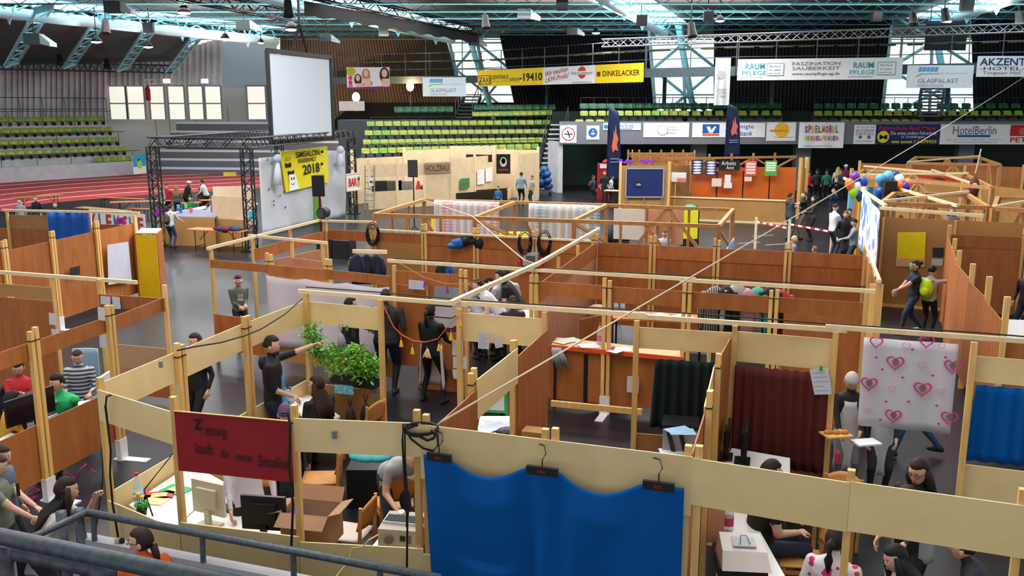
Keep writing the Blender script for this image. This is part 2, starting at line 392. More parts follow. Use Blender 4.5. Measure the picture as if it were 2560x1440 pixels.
for i, (x0, x1) in enumerate(dxs):
    Y = 74; F = Face(Q(x0, 298, Y), Q(x1, 298, Y), Q(x0, 298, Y).z, Q(x0, 214, Y).z)
    dr = MB(); F.rect(dr, 0.06, .0, .94, .97, 0, .05); d_ = struct(dr.build('door_%d' % (i + 1), door_m))
    fm = MB()
    for a, b in (((0, 0), (0, 1)), ((1, 0), (1, 1)), ((0, 1), (1, 1)), ((0, .47), (1, .47))): fm.beam(F.at(*a, .06), F.at(*b, .06), .12 if a[1] != .47 else .05, .1)
    fm.build('door_frame', fr_m, d_)
mb = MB(); a, b = Q(240, 300, 76), Q(700, 300, 80)
mb.slab(a, b, 0, Q(556, 210, 77).z, .3); struct(mb.build('wall_left_back', mat('pale_wall', (.55, .54, .50), .8)))
for (x, y, s_) in ((368, 207, 'Q'), (382, 207, 'P')):
    F = Face(Q(x - 7, 213, 73), Q(x + 7, 213, 73), Q(x, 213, 73).z, Q(x, 198, 73).z); sg = banner('door_letter_sign', 'small white sign lettered %s above the left doors' % s_, 'sign', F, M['white']); F.text(sg, s_, .25, .2, .75, .8, M['black'])
for x in (318, 417, 512):
    F = Face(Q(x - 9, 208, 73), Q(x + 9, 208, 73), Q(x, 208, 73).z, Q(x, 197, 73).z)
    banner('exit_sign', 'glowing pale green exit sign above the left doors, %s' % {318: 'leftmost', 417: 'middle', 512: 'rightmost'}[x], 'sign', F, mat('exit_glow', (.7, .9, .8), .5, emit=(.75, 1, .85), es=1.2))
tag(MB().lathe(Q(371, 252, 72.5), [(.0, 0), (.2, .02), (.2, .9), (.08, 1.1), (.05, 1.25)], 10).build('fire_extinguisher', C('b01020')), 'red fire extinguisher hanging between the left doors', 'fire extinguisher')
F = Face(Q(664, 208, 70), Q(676, 208, 70), Q(664, 208, 70).z, Q(664, 178, 70).z); sg = banner('red_letter_sign', 'narrow white sign with red K at the left edge of the screen', 'sign', F, M['white']); F.text(sg, 'K', .25, .55, .8, .9, C('c02020')); mb = MB(); F.disc(mb, .5, .25, .14); mb.build('red_disc', C('c02020'), sg)
# ---- dark slanted roof above the left stand and its turquoise brackets
mb = MB(); roofd = mat('dark_sheet_roof', (.045, .05, .055), .6)
rq = [Q(-150, 10, 44), Q(480, 96, 62), Q(450, 150, 74), Q(-150, 165, 66)]
for i in range(26):
    t0, t1 = i / 26, (i + .82) / 26
    p = [rq[0].lerp(rq[3], t0), rq[1].lerp(rq[2], t0), rq[1].lerp(rq[2], t1), rq[0].lerp(rq[3], t1)]
    mb.hexa([q_ + V(0, 0, -.08) for q_ in p] + [q_ + V(0, 0, .08) for q_ in p])
mb.hexa([q_ + V(0, 0, .05) for q_ in rq] + [q_ + V(0, 0, .15) for q_ in rq])
struct(mb.build('ceiling_left_slope', roofd))
def lattice(name, label, cat, p, q, depth, r, n, mt, side=(0, 0, 1), group=None, parent=None):
    """flat lattice girder with two chords and zigzag web"""
    p, q = Vector(p), Vector(q); s_ = Vector(side) * depth
    th = parent or thing(name, label, cat, p.lerp(q, .5), group)
    c = MB(); c.beam(p, q, r * 2, r * 2); c.build('chord', mt, th)
    c = MB(); c.beam(p + s_, q + s_, r * 2, r * 2); c.build('chord', mt, th)
    wb = MB()
    for i in range(n):
        a, b = p.lerp(q, i / n), p.lerp(q, (i + 1) / n); m_ = a.lerp(b, .5) + s_
        wb.beam(a, m_, r, r); wb.beam(m_, b, r, r)
    wb.build('web', mt, th); return th
for i, (x0, y0, Y0, x1, y1, Y1) in enumerate([(88, 28, 46, 12, 165, 60), (236, 52, 51, 158, 168, 64), (358, 80, 56, 292, 176, 68), (476, 98, 61, 412, 182, 72)]):
    nm = ['first', 'second', 'third', 'fourth'][i]
    a, b = Q(x0, y0, Y0), Q(x1, y1, Y1); dd = (b - a).normalized(); sd = Vector((1, .25, .35)).normalized()
    br = lattice('roof_bracket', 'turquoise lattice bracket under the dark left roof, %s from the left' % nm, 'bracket', a, b, .85, .07, 6, M['teal'], sd, 'turquoise roof brackets')
    MB().beam(b, b + sd * .85, .3, .3).build('end_plate', M['teal'], br); MB().beam(a, a + sd * .85, .3, .3).build('end_plate', M['teal'], br)
lattice('eave_truss', 'thin dark eave truss along the top of the pale curtains', 'truss', Q(-50, 172, 65), Q(430, 182, 72), .55, .06, 26, C('27474d'))
# ---- slatted ceiling
ceil = MB().box((2, 55, 10.35), (90, 40, .1)).build('ceiling', mat('ceiling_void', (.05, .045, .042), .9)); struct(ceil)
slat_m = mat('beige_ceiling_slat', (.80, .66, .58), .7, var=.12, scale=.4)
def slat_mesh():
    return MB().box((2, 0, 10.18), (90, .40, .12))
s0 = None
for i in range(56):
    y = 37 + i * .66
    if s0 is None: s0 = slat_mesh().build('slat', slat_m, ceil); s0.location = V(0, y - worldloc(ceil).y + 0, 0) + V(s0.location.x, 0, 0); base = s0
    else: o = base.copy(); COL.objects.link(o); o.location = base.location + V(0, i * .66, 0); o.parent = ceil
jm = C('4a8088')
ordn = ['nearest', 'second', 'third', 'fourth', 'fifth', 'sixth', 'seventh', 'farthest']
for i, y in enumerate([41, 44, 47.5, 51, 54.5, 58, 62, 66]):
    lattice('ceiling_joist', 'thin blue green ceiling joist running crosswise, %s of eight' % ordn[i], 'joist', (-26, y, 9.55), (40, y, 9.55), .42, .03, 44, jm, group='crosswise ceiling joists')
# ---- big turquoise pipe girders
sky_m = mat('skylight_pane', (.8, .95, 1), .3, emit=(.72, .93, 1.0), es=1.5)
def girder(label, p, q, R=.3, posts=8):
    p, q = Vector(p), Vector(q); a, b = V(p.x, p.y, 10.02), V(q.x, q.y, 10.02); e = (b - a).normalized().cross(V(0, 0, 1)) * 1.5
    sk = MB().hexa([a + e, b + e, b - e, a - e, a + e + V(0, 0, .05), b + e + V(0, 0, .05), b - e + V(0, 0, .05), a - e + V(0, 0, .05)]); struct(sk.build('window_skylight', sky_m))
    th = thing('pipe_girder', label, 'girder', p.lerp(q, .5), 'turquoise pipe girders')
    MB().tube([p, q], R, 12).build('main_pipe', mat('pale_turquoise_pipe', (.66, .88, .93), .35), th, smooth=True)
    d = (q - p).normalized(); sd = d.cross(V(0, 0, 1)).normalized()
    for k in (-1, 1):
        MB().tube([p + sd * k * .9 + V(0, 0, .75), q + sd * k * .9 + V(0, 0, .75)], .11, 8).build('top_pipe', M['teal'], th)
    n = posts; wb = MB()
    for i in range(n):
        a, b = p.lerp(q, i / n), p.lerp(q, (i + 1) / n); m_ = a.lerp(b, .5) + V(0, 0, .75)
        for k in (-1, 1): wb.tube([a, m_ + sd * k * .9], .05, 5); wb.tube([m_ + sd * k * .9, b], .05, 5)
        wb.tube([m_ - sd * .9, m_ + sd * .9], .04, 5)
    wb.build('web', M['teal'], th)
    for i in range(1, n, 2):
        a = p.lerp(q, i / n); MB().poly([a + sd * .45 + V(0, 0, .3), a - sd * .45 + V(0, 0, .3), a + V(0, 0, -.55)], d, .05).build('gusset', M['teal'], th)
    return th
girder('turquoise pipe girder above the dark left roof, leftmost of four', Q(-120, 18, 44), Q(690, 104, 64))
girder('turquoise pipe girder crossing above the hanging screen to the first window', Q(640, -12, 41), Q(1130, 100, 64), .27)
girder('turquoise pipe girder leading to the middle tall window', Q(1470, -30, 40), Q(1660, 84, 60), .3)
girder('turquoise pipe girder above the right tall window with the dark panel', Q(2640, -40, 38), Q(2330, 62, 56), .28)
# ---- dark lighting truss and its lamps
def boxtruss(name, label, p, q, s_, r, n, mt, cat='truss'):
    p, q = Vector(p), Vector(q); th = thing(name, label, cat, p.lerp(q, .5)); d = (q - p).normalized()
    u = V(0, 0, 1) if abs(d.z) < .9 else V(0, 1, 0); a = d.cross(u).normalized() * s_ / 2; b = a.cross(d).normalized() * s_ / 2
    cs = [a + b, a - b, -a - b, -a + b]
    for c in cs: MB().tube([p + c, q + c], r, 6).build('chord', mt, th)
    wb = MB()
    for k in range(4):
        c0, c1 = cs[k], cs[(k + 1) % 4]
        for i in range(n):
            s1, s2 = p.lerp(q, i / n), p.lerp(q, (i + 1) / n)
            wb.tube([s1 + c0, s2 + c1], r * .6, 4) if (i + k) % 2 else wb.tube([s1 + c1, s2 + c0], r * .6, 4)
    wb.build('web', mt, th); return th
boxtruss('lighting_truss', 'black lighting truss slanting across the ceiling at the upper left', Q(420, -20, 44), Q(760, 45, 50), .55, .05, 14, M['steel'])
boxtruss('cloth_truss', 'black truss wrapped in dark cloth reaching to the first window', Q(760, -22, 42), Q(1195, 78, 56), .45, .05, 22, M['steel'])
mb = MB(); a, b = Q(760, 2, 42), Q(1195, 82, 56)
mb.grid(lambda u, v: a.lerp(b, u) + V(0, 0, -.6 * v + .05 * math.sin(u * 60) * v), 60, 2, .02); tag(mb.build('draped_cloth', C('0a0b0d')), 'long black cloth hanging from the slanting ceiling truss', 'cloth')
boxtruss('aluminium_truss', 'long silver truss hanging in front of the dark right wall', Q(1505, 108, 46), Q(2600, 68, 42), .36, .028, 46, mat('silver_tube', (.5, .52, .54), .4, metal=.5))
# ---- hall lamps
lamp_m = mat('lamp_glow', (1, 1, 1), .4, emit=(.95, .93, 1.0), es=9); blue_m = mat('blue_lamp_glow', (.5, .6, 1), .4, emit=(.55, .6, 1.0), es=6)
def hall_lamp(x, y, Y, r, mt, label, watts=180):
    p = Q(x, y, Y); th = thing('hall_lamp', label, 'lamp', p, 'round hall lamps')
    MB().lathe(p, [(.3 * r, 0.02), (.9 * r, -.25 * r), (r, -.3 * r), (.5 * r, .5 * r), (.2 * r, .8 * r)], 14).build('reflector', M['black'], th, smooth=True)
    MB().lathe(p + V(0, 0, -.42 * r), [(.3 * r, -.14 * r), (.8 * r, 0), (.9 * r, .12 * r)], 14).build('bulb', mt, th, smooth=True)
    MB().tube([p + V(0, 0, .6 * r), (p.x, p.y, 10.2)], .025, 5).build('rod', M['steel'], th)
    l = bpy.data.lights.new('hall_lamp_light', 'POINT'); l.energy = watts; l.shadow_soft_size = r * .6; l.color = (.95, .95, 1)
    o = bpy.data.objects.new('hall_lamp_light', l); COL.objects.link(o); o.location = p + V(0, -.1, -.9 * r)
for i, (x, y, Y, r, mt_, lab) in enumerate([
    (460, 26, 46, .36, lamp_m, 'bright round lamp hanging left of the black lighting truss'), (728, 68, 46, .34, lamp_m, 'bright round lamp just above the hanging screen'),
    (241, 100, 50, .30, blue_m, 'bluish lamp under the dark left roof, left one'), (370, 113, 54, .30, blue_m, 'bluish lamp under the dark left roof, right one'),
    (563, 93, 58, .32, lamp_m, 'bright lamp over the pale blue end wall'), (1490, 79, 56, .26, lamp_m, 'small bright lamp left of the middle tall window'),
    (1800, 48, 48, .26, blue_m, 'small lamp at the right side of the middle tall window'), (652, 104, 60, .24, lamp_m, 'small lamp beside the pale blue wall top')]):
    hall_lamp(x, y, Y, r, mt_, lab)
# ---- loudspeakers and projectors under the roof
def box_unit(x, y, Y, s_, label, kind):
    s_ *= .62; p = Q(x, y, Y); th = thing('ceiling_speaker' if kind else 'air_heater', label, 'speaker' if kind else 'heater', p)
    if kind:
        b = MB(); b.hexa([p + V(-.5, -.3, -.5) * s_, p + V(.5, -.3, -.5) * s_, p + V(.38, .4, -.4) * s_, p + V(-.38, .4, -.4) * s_, p + V(-.5, -.5, .5) * s_, p + V(.5, -.5, .5) * s_, p + V(.38, .4, .5) * s_, p + V(-.38, .4, .5) * s_]); b.build('cabinet', C('2a2c30'), th)
        g = MB(); g.hexa([p + V(-.42, -.36, -.42) * s_, p + V(.42, -.36, -.42) * s_, p + V(.4, -.3, -.42) * s_, p + V(-.4, -.3, -.42) * s_, p + V(-.42, -.53, .42) * s_, p + V(.42, -.53, .42) * s_, p + V(.4, -.4, .42) * s_, p + V(-.4, -.4, .42) * s_]); g.build('grille', M['black'], th)
    else:
        MB().box(p, (1.3 * s_, .9 * s_, .9 * s_)).build('housing', C('3a4347'), th)
        b = MB(); q = p + V(.65 * s_, 0, 0); b.hexa([q + V(0, -.4, -.4) * s_, q + V(.9, -.6, -.6) * s_, q + V(.9, .6, -.6) * s_, q + V(0, .4, -.4) * s_, q + V(0, -.4, .4) * s_, q + V(.9, -.6, -.3) * s_, q + V(.9, .6, -.3) * s_, q + V(0, .4, .4) * s_]); b.build('hood', C('aab2b4'), th)
    MB().tube([p + V(0, 0, .4 * s_), (p.x, p.y, 10.2)], .03, 5).build('hanger', M['steel'], th)
for a in [(85, 98, 48, 1.0, 'air heater with pale hood under the dark left roof', 0), (285, 18, 42, .9, 'air heater with pale hood at the top left of the ceiling', 0), (610, 62, 50, .9, 'air heater left of the hanging screen top', 0),
          (815, 95, 54, .8, 'air heater right of the hanging screen top', 0), (1310, 35, 50, .9, 'air heater hanging at the middle of the ceiling', 0), (1430, 78, 58, .8, 'air heater just left of the small bright lamp', 0), (1185, 103, 56, .8, 'air heater in front of the first tall window', 0),
          (373, 70, 52, .9, 'black loudspeaker on the leftmost pipe girder', 1), (960, 78, 52, .9, 'black loudspeaker over the lime seats', 1), (1603, 52, 48, .9, 'black loudspeaker left of the middle tall window', 1), (1405, 12, 44, .9, 'black loudspeaker at the top edge, centre', 1),
          (2415, 14, 44, .9, 'black loudspeaker above the dark square panel', 1), (805, 30, 46, .8, 'black loudspeaker over the cloth truss', 1), (1770, 42, 46, .8, 'black loudspeaker right of the middle tall window', 1), (2190, 42, 46, .8, 'black loudspeaker left of the right tall window', 1)]: box_unit(*a)
for (x, y, Y, lab) in [(1727, 75, 44, 'black spotlight in front of the middle tall window'), (2280, 52, 44, 'black spotlight in front of the right tall window'), (2360, 40, 44, 'black spotlight above the dark square panel'), (2545, 48, 44, 'black spotlight at the right edge under the ceiling'), (720, 22, 40, 'black spotlight on the lighting truss above the screen'), (1213, 55, 48, 'bell shaped black lamp at the ceiling middle'), (265, 68, 46, 'small black spotlight on the leftmost girder'), (150, 150, 62, 'black spotlight at the left eave'), (268, 160, 66, 'black spotlight at the eave left of the doors')]:
    p = Q(x, y, Y); th = thing('spotlight', lab, 'lamp', p)
    MB().tube([p + V(0, 0, .32), p + V(.02, -.1, 0), p + V(.05, -.2, -.32)], [.16, .19, .24], 10).build('can', M['black'], th); MB().tube([p + V(0, 0, .25), (p.x, p.y, 10.0)], .03, 5).build('hanger', M['steel'], th)
# ---- far dark cladding with ribs, tall windows between
clad = mat('black_cladding', (.006, .0065, .008), .8, spec=.1); rib = mat('cladding_rib', (.014, .015, .018), .7, spec=.15)
brownclad = mat('bronze_cladding', (.06, .045, .035), .5)
def cladding(name, pts, Y0, Y1, n, m1, m2):
    x = [p[0] for p in pts]
    q = [Q(pts[0][0], pts[0][1], Y0), Q(pts[1][0], pts[1][1], Y1), Q(pts[2][0], pts[2][1], Y1 + 1.5), Q(pts[3][0], pts[3][1], Y0 + 1.5)]   # top left, top right, bottom right, bottom left
    mb = MB(); mb.hexa([q[3], q[2], q[2] + V(0, .3, 0), q[3] + V(0, .3, 0), q[0], q[1], q[1] + V(0, .3, 0), q[0] + V(0, .3, 0)])
    o = struct(mb.build(name, m1)); rb = MB()
    for i in range(n):
        t = (i + .5) / n; rb.beam(q[3].lerp(q[2], t), q[0].lerp(q[1], t), .16, .16)
    rb.build('rib', m2, o); return o
cladding('wall_back_bronze', [(700, 92), (1112, 88), (1172, 300), (700, 300)], 68, 68, 60, brownclad, mat('bronze_rib', (.10, .075, .05), .4))
cladding('wall_back_middle', [(1248, 84), (1622, 80), (1642, 300), (1294, 300)], 66, 62, 44, clad, rib)
cladding('wall_back_right', [(1788, 55), (2232, 50), (2206, 300), (1786, 300)], 60, 57, 46, clad, rib)
cladding('wall_back_far_right', [(2434, 45), (2700, 40), (2700, 300), (2440, 300)], 56, 54, 26, clad, rib)
bluew = mat('pale_blue_window_steel', (.42, .60, .68), .4)
for i, (xa, xb, xc, xd, Y, lab) in enumerate([(1108, 1252, 1168, 1296, 67, 'first'), (1620, 1790, 1640, 1788, 61, 'middle'), (2230, 2436, 2204, 2442, 57, 'right')]):
    T0, T1, B0_, B1_ = Q(xa, 40, Y), Q(xb, 40, Y), Q(xc, 300, Y + 1.2), Q(xd, 300, Y + 1.2)
    gl = MB(); gl.hexa([B0_, B1_, B1_ + V(0, .05, 0), B0_ + V(0, .05, 0), T0, T1, T1 + V(0, .05, 0), T0 + V(0, .05, 0)])
    wn = struct(gl.build('window_%d' % (i + 1), M['glass']))
    f = MB()
    for t in (0, .5, 1): f.beam(B0_.lerp(B1_, t), T0.lerp(T1, t), .16, .16)
    f.build('mullion', bluew, wn); f = MB()
    for t in (.02, .25, .5, .75, .98): f.beam(B0_.lerp(T0, t), B1_.lerp(T1, t), .1, .1)
    f.build('transom', bluew, wn); f = MB()
    for t0, t1 in ((.0, .5), (.5, 1)):
        f.tube([B0_.lerp(T0, t0) + V(0, -.3, 0), B1_.lerp(T1, t1) + V(0, -.3, 0)], .09, 8); f.tube([B1_.lerp(T1, t0) + V(0, -.3, 0), B0_.lerp(T0, t1) + V(0, -.3, 0)], .09, 8)
    f.build('cross_brace', M['teal'], wn)
    cx = B0_.lerp(B1_, .62); ct = T0.lerp(T1, .35); MB().tube([(cx.x, cx.y - 2, 3), ct + V(0, -1.5, 0)], .2, 10).build('steel_column', M['teal'], wn, smooth=True)
# backing of the lower far wall
struct(MB().slab(Q(760, 300, 70), Q(1500, 300, 66), 0, 5.2, .3).build('wall_back_lower', clad))
struct(MB().slab(Q(1380, 300, 58), Q(2760, 300, 58), 0, 4.6, .3).build('wall_back_net', mat('dark_green_net', (.012, .03, .02), .9)))
# ---- upper gallery
gp = [Q(835, 205, 68), Q(1195, 200, 64), Q(1607, 187, 53), Q(1840, 180, 50), Q(2250, 172, 48), Q(2640, 165, 45)]
gal = thing('upper_gallery', 'steel upper gallery with rails carrying the advert banners', 'gallery', gp[2])
gm = C('3c4a50')
for a, b in zip(gp, gp[1:]):
    MB().slab(a, b, 6.5, 7.0, .2).build('edge_beam', gm, gal)
    d = (b - a).normalized(); n = Vector((-d.y, d.x, 0)); o = n * 1.6
    MB().hexa([(*a.xy, 6.85), (*b.xy, 6.85), (*(b + n * 4).xy, 6.85), (*(a + n * 4).xy, 6.85), (*a.xy, 6.98), (*b.xy, 6.98), (*(b + n * 4).xy, 6.98), (*(a + n * 4).xy, 6.98)]).build('deck', gm, gal)
    k = max(2, int((b - a).length / 1.9)); r = MB()
    for i in range(k + 1):
        p = a.lerp(b, i / k) + n * .3; r.tube([(p.x, p.y, 6.9), (p.x, p.y, 8.6)], .03, 5)
    for hz in (7.5, 8.05, 8.6): r.tube([(*(a + n * .3).xy, hz), (*(b + n * .3).xy, hz)], .022, 5)
    r.build('railing', M['galv'], gal)
    for i in range(1, k, 5):
        p = a.lerp(b, i / k) + n * .6; p = p + n * 4; MB().tube([(p.x, p.y, 5.0), (p.x, p.y, 6.9)], .12, 8).build('column', gm, gal)
    sb = MB()
    for i in range(k * 2):
        p = a.lerp(b, (i + .5) / (k * 2)) + n * 1.2; sb.box((p.x, p.y, 8.05), (.75, .5, .06), math.atan2(d.y, d.x))
    sb.build('seat_underside', C('4a5420'), gal)
# ---- middle stand
ms = thing('grandstand', 'middle grandstand with rows of lime seats below the yellow banner', 'grandstand', Q(1150, 430, 55))
lab = 'lime green shell seat in the middle grandstand behind the timber stalls'; grp = 'seats of the middle grandstand'
for k, (x0, y0, x1, y1, n) in enumerate([(914, 384, 1338, 372, 21), (918, 362, 1348, 356, 22), (922, 339, 1358, 335, 22), (927, 316, 1366, 312, 22)]):
    a, b = Q(x0, y0, 54 + .8 * k), Q(x1, y1, 56.5 + .8 * k); seat_row(a, b, n, 'lime', 1.05, lab, grp)
    MB().slab(a + V(-.4, .35, 0), b + V(.4, .35, 0), 0, a.z - .2, .85).build('step', C('5a6168'), ms)
    r = MB()
    for i in range(0, 12): p = a.lerp(b, i / 11) + V(0, .05, 0); r.tube([(p.x, p.y, a.z - .2), (p.x, p.y, a.z + .55)], .02, 4)
    r.tube([a + V(0, .05, .55), b + V(0, .05, .55)], .02, 4)
    r.build('handrail', C('2b3338'), ms)
a, b = Q(1000, 292, 59), Q(1375, 288, 60); MB().slab(a + V(-4, .6, 0), b + V(.3, .6, 0), 0, a.z - .2, 2.0).build('step', C('3c4246'), ms)
seat_row(Q(1190, 292, 58.4), Q(1372, 288, 59.5), 12, 'lime', 1.05, 'lime green shell seat in the short row under the dark green ones', 'short upper lime row')
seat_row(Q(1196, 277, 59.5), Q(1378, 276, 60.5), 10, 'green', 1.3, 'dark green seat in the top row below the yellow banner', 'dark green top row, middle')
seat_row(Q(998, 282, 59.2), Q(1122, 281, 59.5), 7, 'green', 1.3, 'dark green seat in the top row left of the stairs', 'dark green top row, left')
# right stand above the grey fascia
rs = thing('grandstand', 'right grandstand with short seat rows above the advert fascia', 'grandstand', Q(1980, 360, 52))
fa, fb = Q(1398, 360, 52.2), Q(2700, 364, 52.2)
MB().slab(fa, fb, 2.78, 4.05, .3).build('fascia', C('6d7078'), rs)
for (x0, x1, n1, n2) in [(1460, 1706, 12, 12), (1712, 1942, 11, 9), (2045, 2294, 10, 11), (2352, 2600, 9, 10)]:
    seat_row(Q(x0, 290, 54), Q(x1, 289, 54), n2, 'lime', 1.0, 'lime green shell seat in the low row above the advert fascia', 'lime row above the fascia')
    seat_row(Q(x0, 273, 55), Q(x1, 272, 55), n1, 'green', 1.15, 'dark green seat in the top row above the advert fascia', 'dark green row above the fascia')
    a, b = Q(x0 - 8, 298, 54.4), Q(x1 + 8, 298, 54.4); MB().slab(a, b, 2.8, a.z + .05, 1.0).build('step', C('454c48'), rs)
    a, b = Q(x0 - 8, 281, 55.6), Q(x1 + 8, 281, 55.6); MB().slab(a, b, 2.8, a.z, 1.2).build('step', C('2d3432'), rs)
    r = MB(); a, b = Q(x0 - 8, 262, 55.2), Q(x1 + 8, 262, 55.2)
    for i in range(9): p = a.lerp(b, i / 8); r.tube([(p.x, p.y, 3.8), (p.x, p.y, 5.4)], .02, 4)
    r.tube([(*a.xy, 5.4), (*b.xy, 5.4)], .02, 4); r.build('handrail', C('2b3338'), rs)
seat_row(Q(2112, 312, 52.8), Q(2288, 312, 52.8), 8, 'lime', 1.0, 'lime green seat half hidden behind the dark blue driving school banner', 'lowest lime row, right'); seat_row(Q(1448, 312, 52.8), Q(1500, 312, 52.8), 3, 'lime', 1.0, 'lime green seat just above the no smoking sign', 'lowest lime row, left')
MB().slab(Q(1400, 300, 53.5), Q(2700, 300, 53.5), 2.8, 3.75, 1.2).build('step', C('3a4044'), rs)
# stairs
def stairs(label, a, b, n, w_, mt):
    th = thing('staircase', label, 'stairs', a); a, b = Vector(a), Vector(b)
    for i in range(n):
        p = a.lerp(b, i / (n - 1)); MB().box((p.x, p.y, p.z), (w_, .35, .09)).build('tread', mt, th)
    for k in (-1, 1):
        o = V(k * w_ / 2, 0, 0); MB().beam(a + o, b + o, .06, .3).build('stringer', M['steel'], th); r = MB(); r.tube([a + o + V(0, 0, 1.1), b + o + V(0, 0, 1.1)], .03, 5)
        for t in (0, .33, .66, 1): p = a.lerp(b, t) + o; r.tube([p, p + V(0, 0, 1.1)], .025, 5)
        r.build('handrail', M['galv'], th)
stairs('grey stairs climbing at the right end of the middle grandstand', Q(1362, 470, 53.5), Q(1398, 312, 57), 14, 1.1, M['grey'])
stairs('dark steel stairs under the first white hanging banner', Q(1160, 294, 60), Q(1182, 242, 62), 7, 1.1, C('3a4044')); stairs('dark steel stairs under the right white hanging banner', Q(2322, 290, 52.5), Q(2334, 222, 54), 9, 1.3, C('555b5e'))
struct(MB().slab(Q(1375, 470, 54), Q(1400, 470, 52.2), 0, 2.9, .3).build('wall_gate_side', M['grey']))
for x in (1745, 2005, 2410): tag(MB().box((*Q(x, 380, 54).xy, 1.4), (.9, .6, 2.8)).build('fascia_column', C('777a80')), 'grey column under the advert fascia, %s' % {1745: 'behind the left timber stall', 2005: 'behind the queue', 2410: 'at the right'}[x], 'column')
warm = mat('warm_lamp', (1, .7, .4), .4, emit=(1, .62, .28), es=5)
for (x, y, lab) in ((1025, 216, 'glowing warm lamp at the bronze wall beside the white hanging banner'), (890, 243, 'glowing warm lamp under the portrait banner')):
    p = Q(x, y, 66); th = thing('wall_lamp', lab, 'lamp', p); MB().ell(p, (.28, .28, .35)).build('globe', warm, th, smooth=True); MB().tube([p + V(0, .3, 0), (p.x, p.y + .3, 4.5)], .05, 6).build('stem', M['steel'], th)
    l = bpy.data.lights.new('wall_lamp_light', 'POINT'); l.energy = 260; l.color = (1, .6, .3); l.shadow_soft_size = .3; o = bpy.data.objects.new('wall_lamp_light', l); COL.objects.link(o); o.location = p + V(0, -.7, 0)
# ================================================================ PARTITION WALLS OF THE STALLS
def wall(label, pts, segs, top=2.2, double=True, off=.035, postm='post', feet=(), rail=None, skip_posts=(), pw=.055, railm='batten', single=()):
    """run of timber frame panels; segs: per bay a list of (z0, z1, material[, u0, u1])"""
    pts = [Vector((p[0], p[1], 0)) for p in pts]
    th = thing('stall_screen', label, 'stall screen', pts[len(pts) // 2])
    for i, p in enumerate(pts):
        if i in skip_posts: continue
        d = (pts[min(i + 1, len(pts) - 1)] - pts[max(i - 1, 0)]).normalized()
        ang = math.atan2(d.y, d.x); inner = 0 < i < len(pts) - 1
        offs = (-.042, .042) if (double and inner and i not in single) else (0,)
        for k, o in enumerate(offs):
            q = p + d * o; h = top + (random.random() - .5) * .05
            MB().box((q.x, q.y, h / 2), (pw, pw, h), ang).build('post', M[postm], th)
        if inner and double: MB().box((p.x, p.y, top - .14), (.155, .064, .012), ang).build('tie_cord', M['cord'], th)
        if i in feet:
            f = MB(); n = Vector((d.y, -d.x, 0)); f.box((p.x, p.y, .15), (.16, .075, .3), ang)
            f.box((*(p + n * .15).xy, .008), (.13, .5, .016), ang); f.build('foot_plate', mat('white_foot', (.75, .75, .78), .5) if 'footm' not in M else M['footm'], th)
    for i, bs in enumerate(segs):
        a, b = pts[i], pts[i + 1]
        for bnd in bs:
            z0, z1, mt = bnd[:3]; u0, u1 = (bnd[3], bnd[4]) if len(bnd) > 4 else (0.0, 1.0); oo = bnd[5] if len(bnd) > 5 else off
            MB().slab(a.lerp(b, u0), a.lerp(b, u1), z0, z1, .014, oo).build('board' if mt != 'glass' else 'pane', M[mt], th)
    if rail:
        for (u, v, zz) in rail:
            a, b = pts[u], pts[v]; d = (b - a).normalized() * .12
            MB().beam((a.x - d.x, a.y - d.y, zz), (b.x + d.x, b.y + d.y, zz), .045, .055).build('top_rail', M[railm], th)
    return th
M['footm'] = mat('white_foot', (.75, .75, .78), .5)
M['plexi'] = M['glass']
F_ = [(-4.08, 8.60), (-3.11, 7.94), (-1.93, 7.65), (-.79, 7.52), (.32, 7.14), (1.44, 6.77), (2.51, 6.29), (3.55, 5.88), (4.6, 5.45)]
wall('short angled front wall of pale plywood left of the red sign', F_[:2], [[(1.75, 2.07, 'pale'), (.05, .9, 'pale')]], skip_posts=(1,))
wall('long pale plywood front wall carrying the red sign and the big blue cloth', F_[1:], [[(.1, .98, 'pale')], [(1.80, 2.11, 'pale'), (.1, .93, 'pale')], [(1.6, 2.10, 'pale'), (.1, .88, 'pale')], [(1.6, 2.10, 'pale'), (.1, .88, 'pale')], [(1.70, 2.09, 'pale')], [(1.71, 2.10, 'pale')], [(1.71, 2.10, 'pale')]], single=(1, 5, 6))
wall('pale plywood left side wall of the newspaper office with a sagging black cable', [(-4.08, 8.60), (-3.74, 9.84), (-3.38, 11.19), (-2.92, 12.54)], [[(1.77, 2.11, 'pale'), (.1, .95, 'pale')]] * 3, off=-.04, skip_posts=(0,))
R2 = [(-2.92, 12.54), (-1.8, 12.1), (-.70, 11.72), (.42, 11.36), (1.56, 11.0), (2.72, 10.72), (3.80, 10.3), (5.2, 9.85), (6.3, 9.45)]
wall('second row wall of pale boards with a long light rail on top', R2, [[(1.78, 2.1, 'pale'), (.15, .9, 'tan')], [], [(1.74, 2.12, 'pale')], [], [(1.83, 2.1, 'pale'), (.1, .7, 'tan', 0, .4)], [(1.74, 2.12, 'pale'), (.1, .75, 'tan')], [], [(1.75, 2.05, 'pale'), (.1, .75, 'pale')]], off=-.045, double=False, rail=[(0, 2, 2.25), (2, 4, 2.27), (4, 6, 2.25), (6, 8, 2.28)], pw=.065)
R3 = [(-1.99, 15.04), (-.80, 14.62), (.35, 14.19), (1.48, 13.79), (2.65, 13.40), (3.85, 13.0), (5.04, 12.60)]
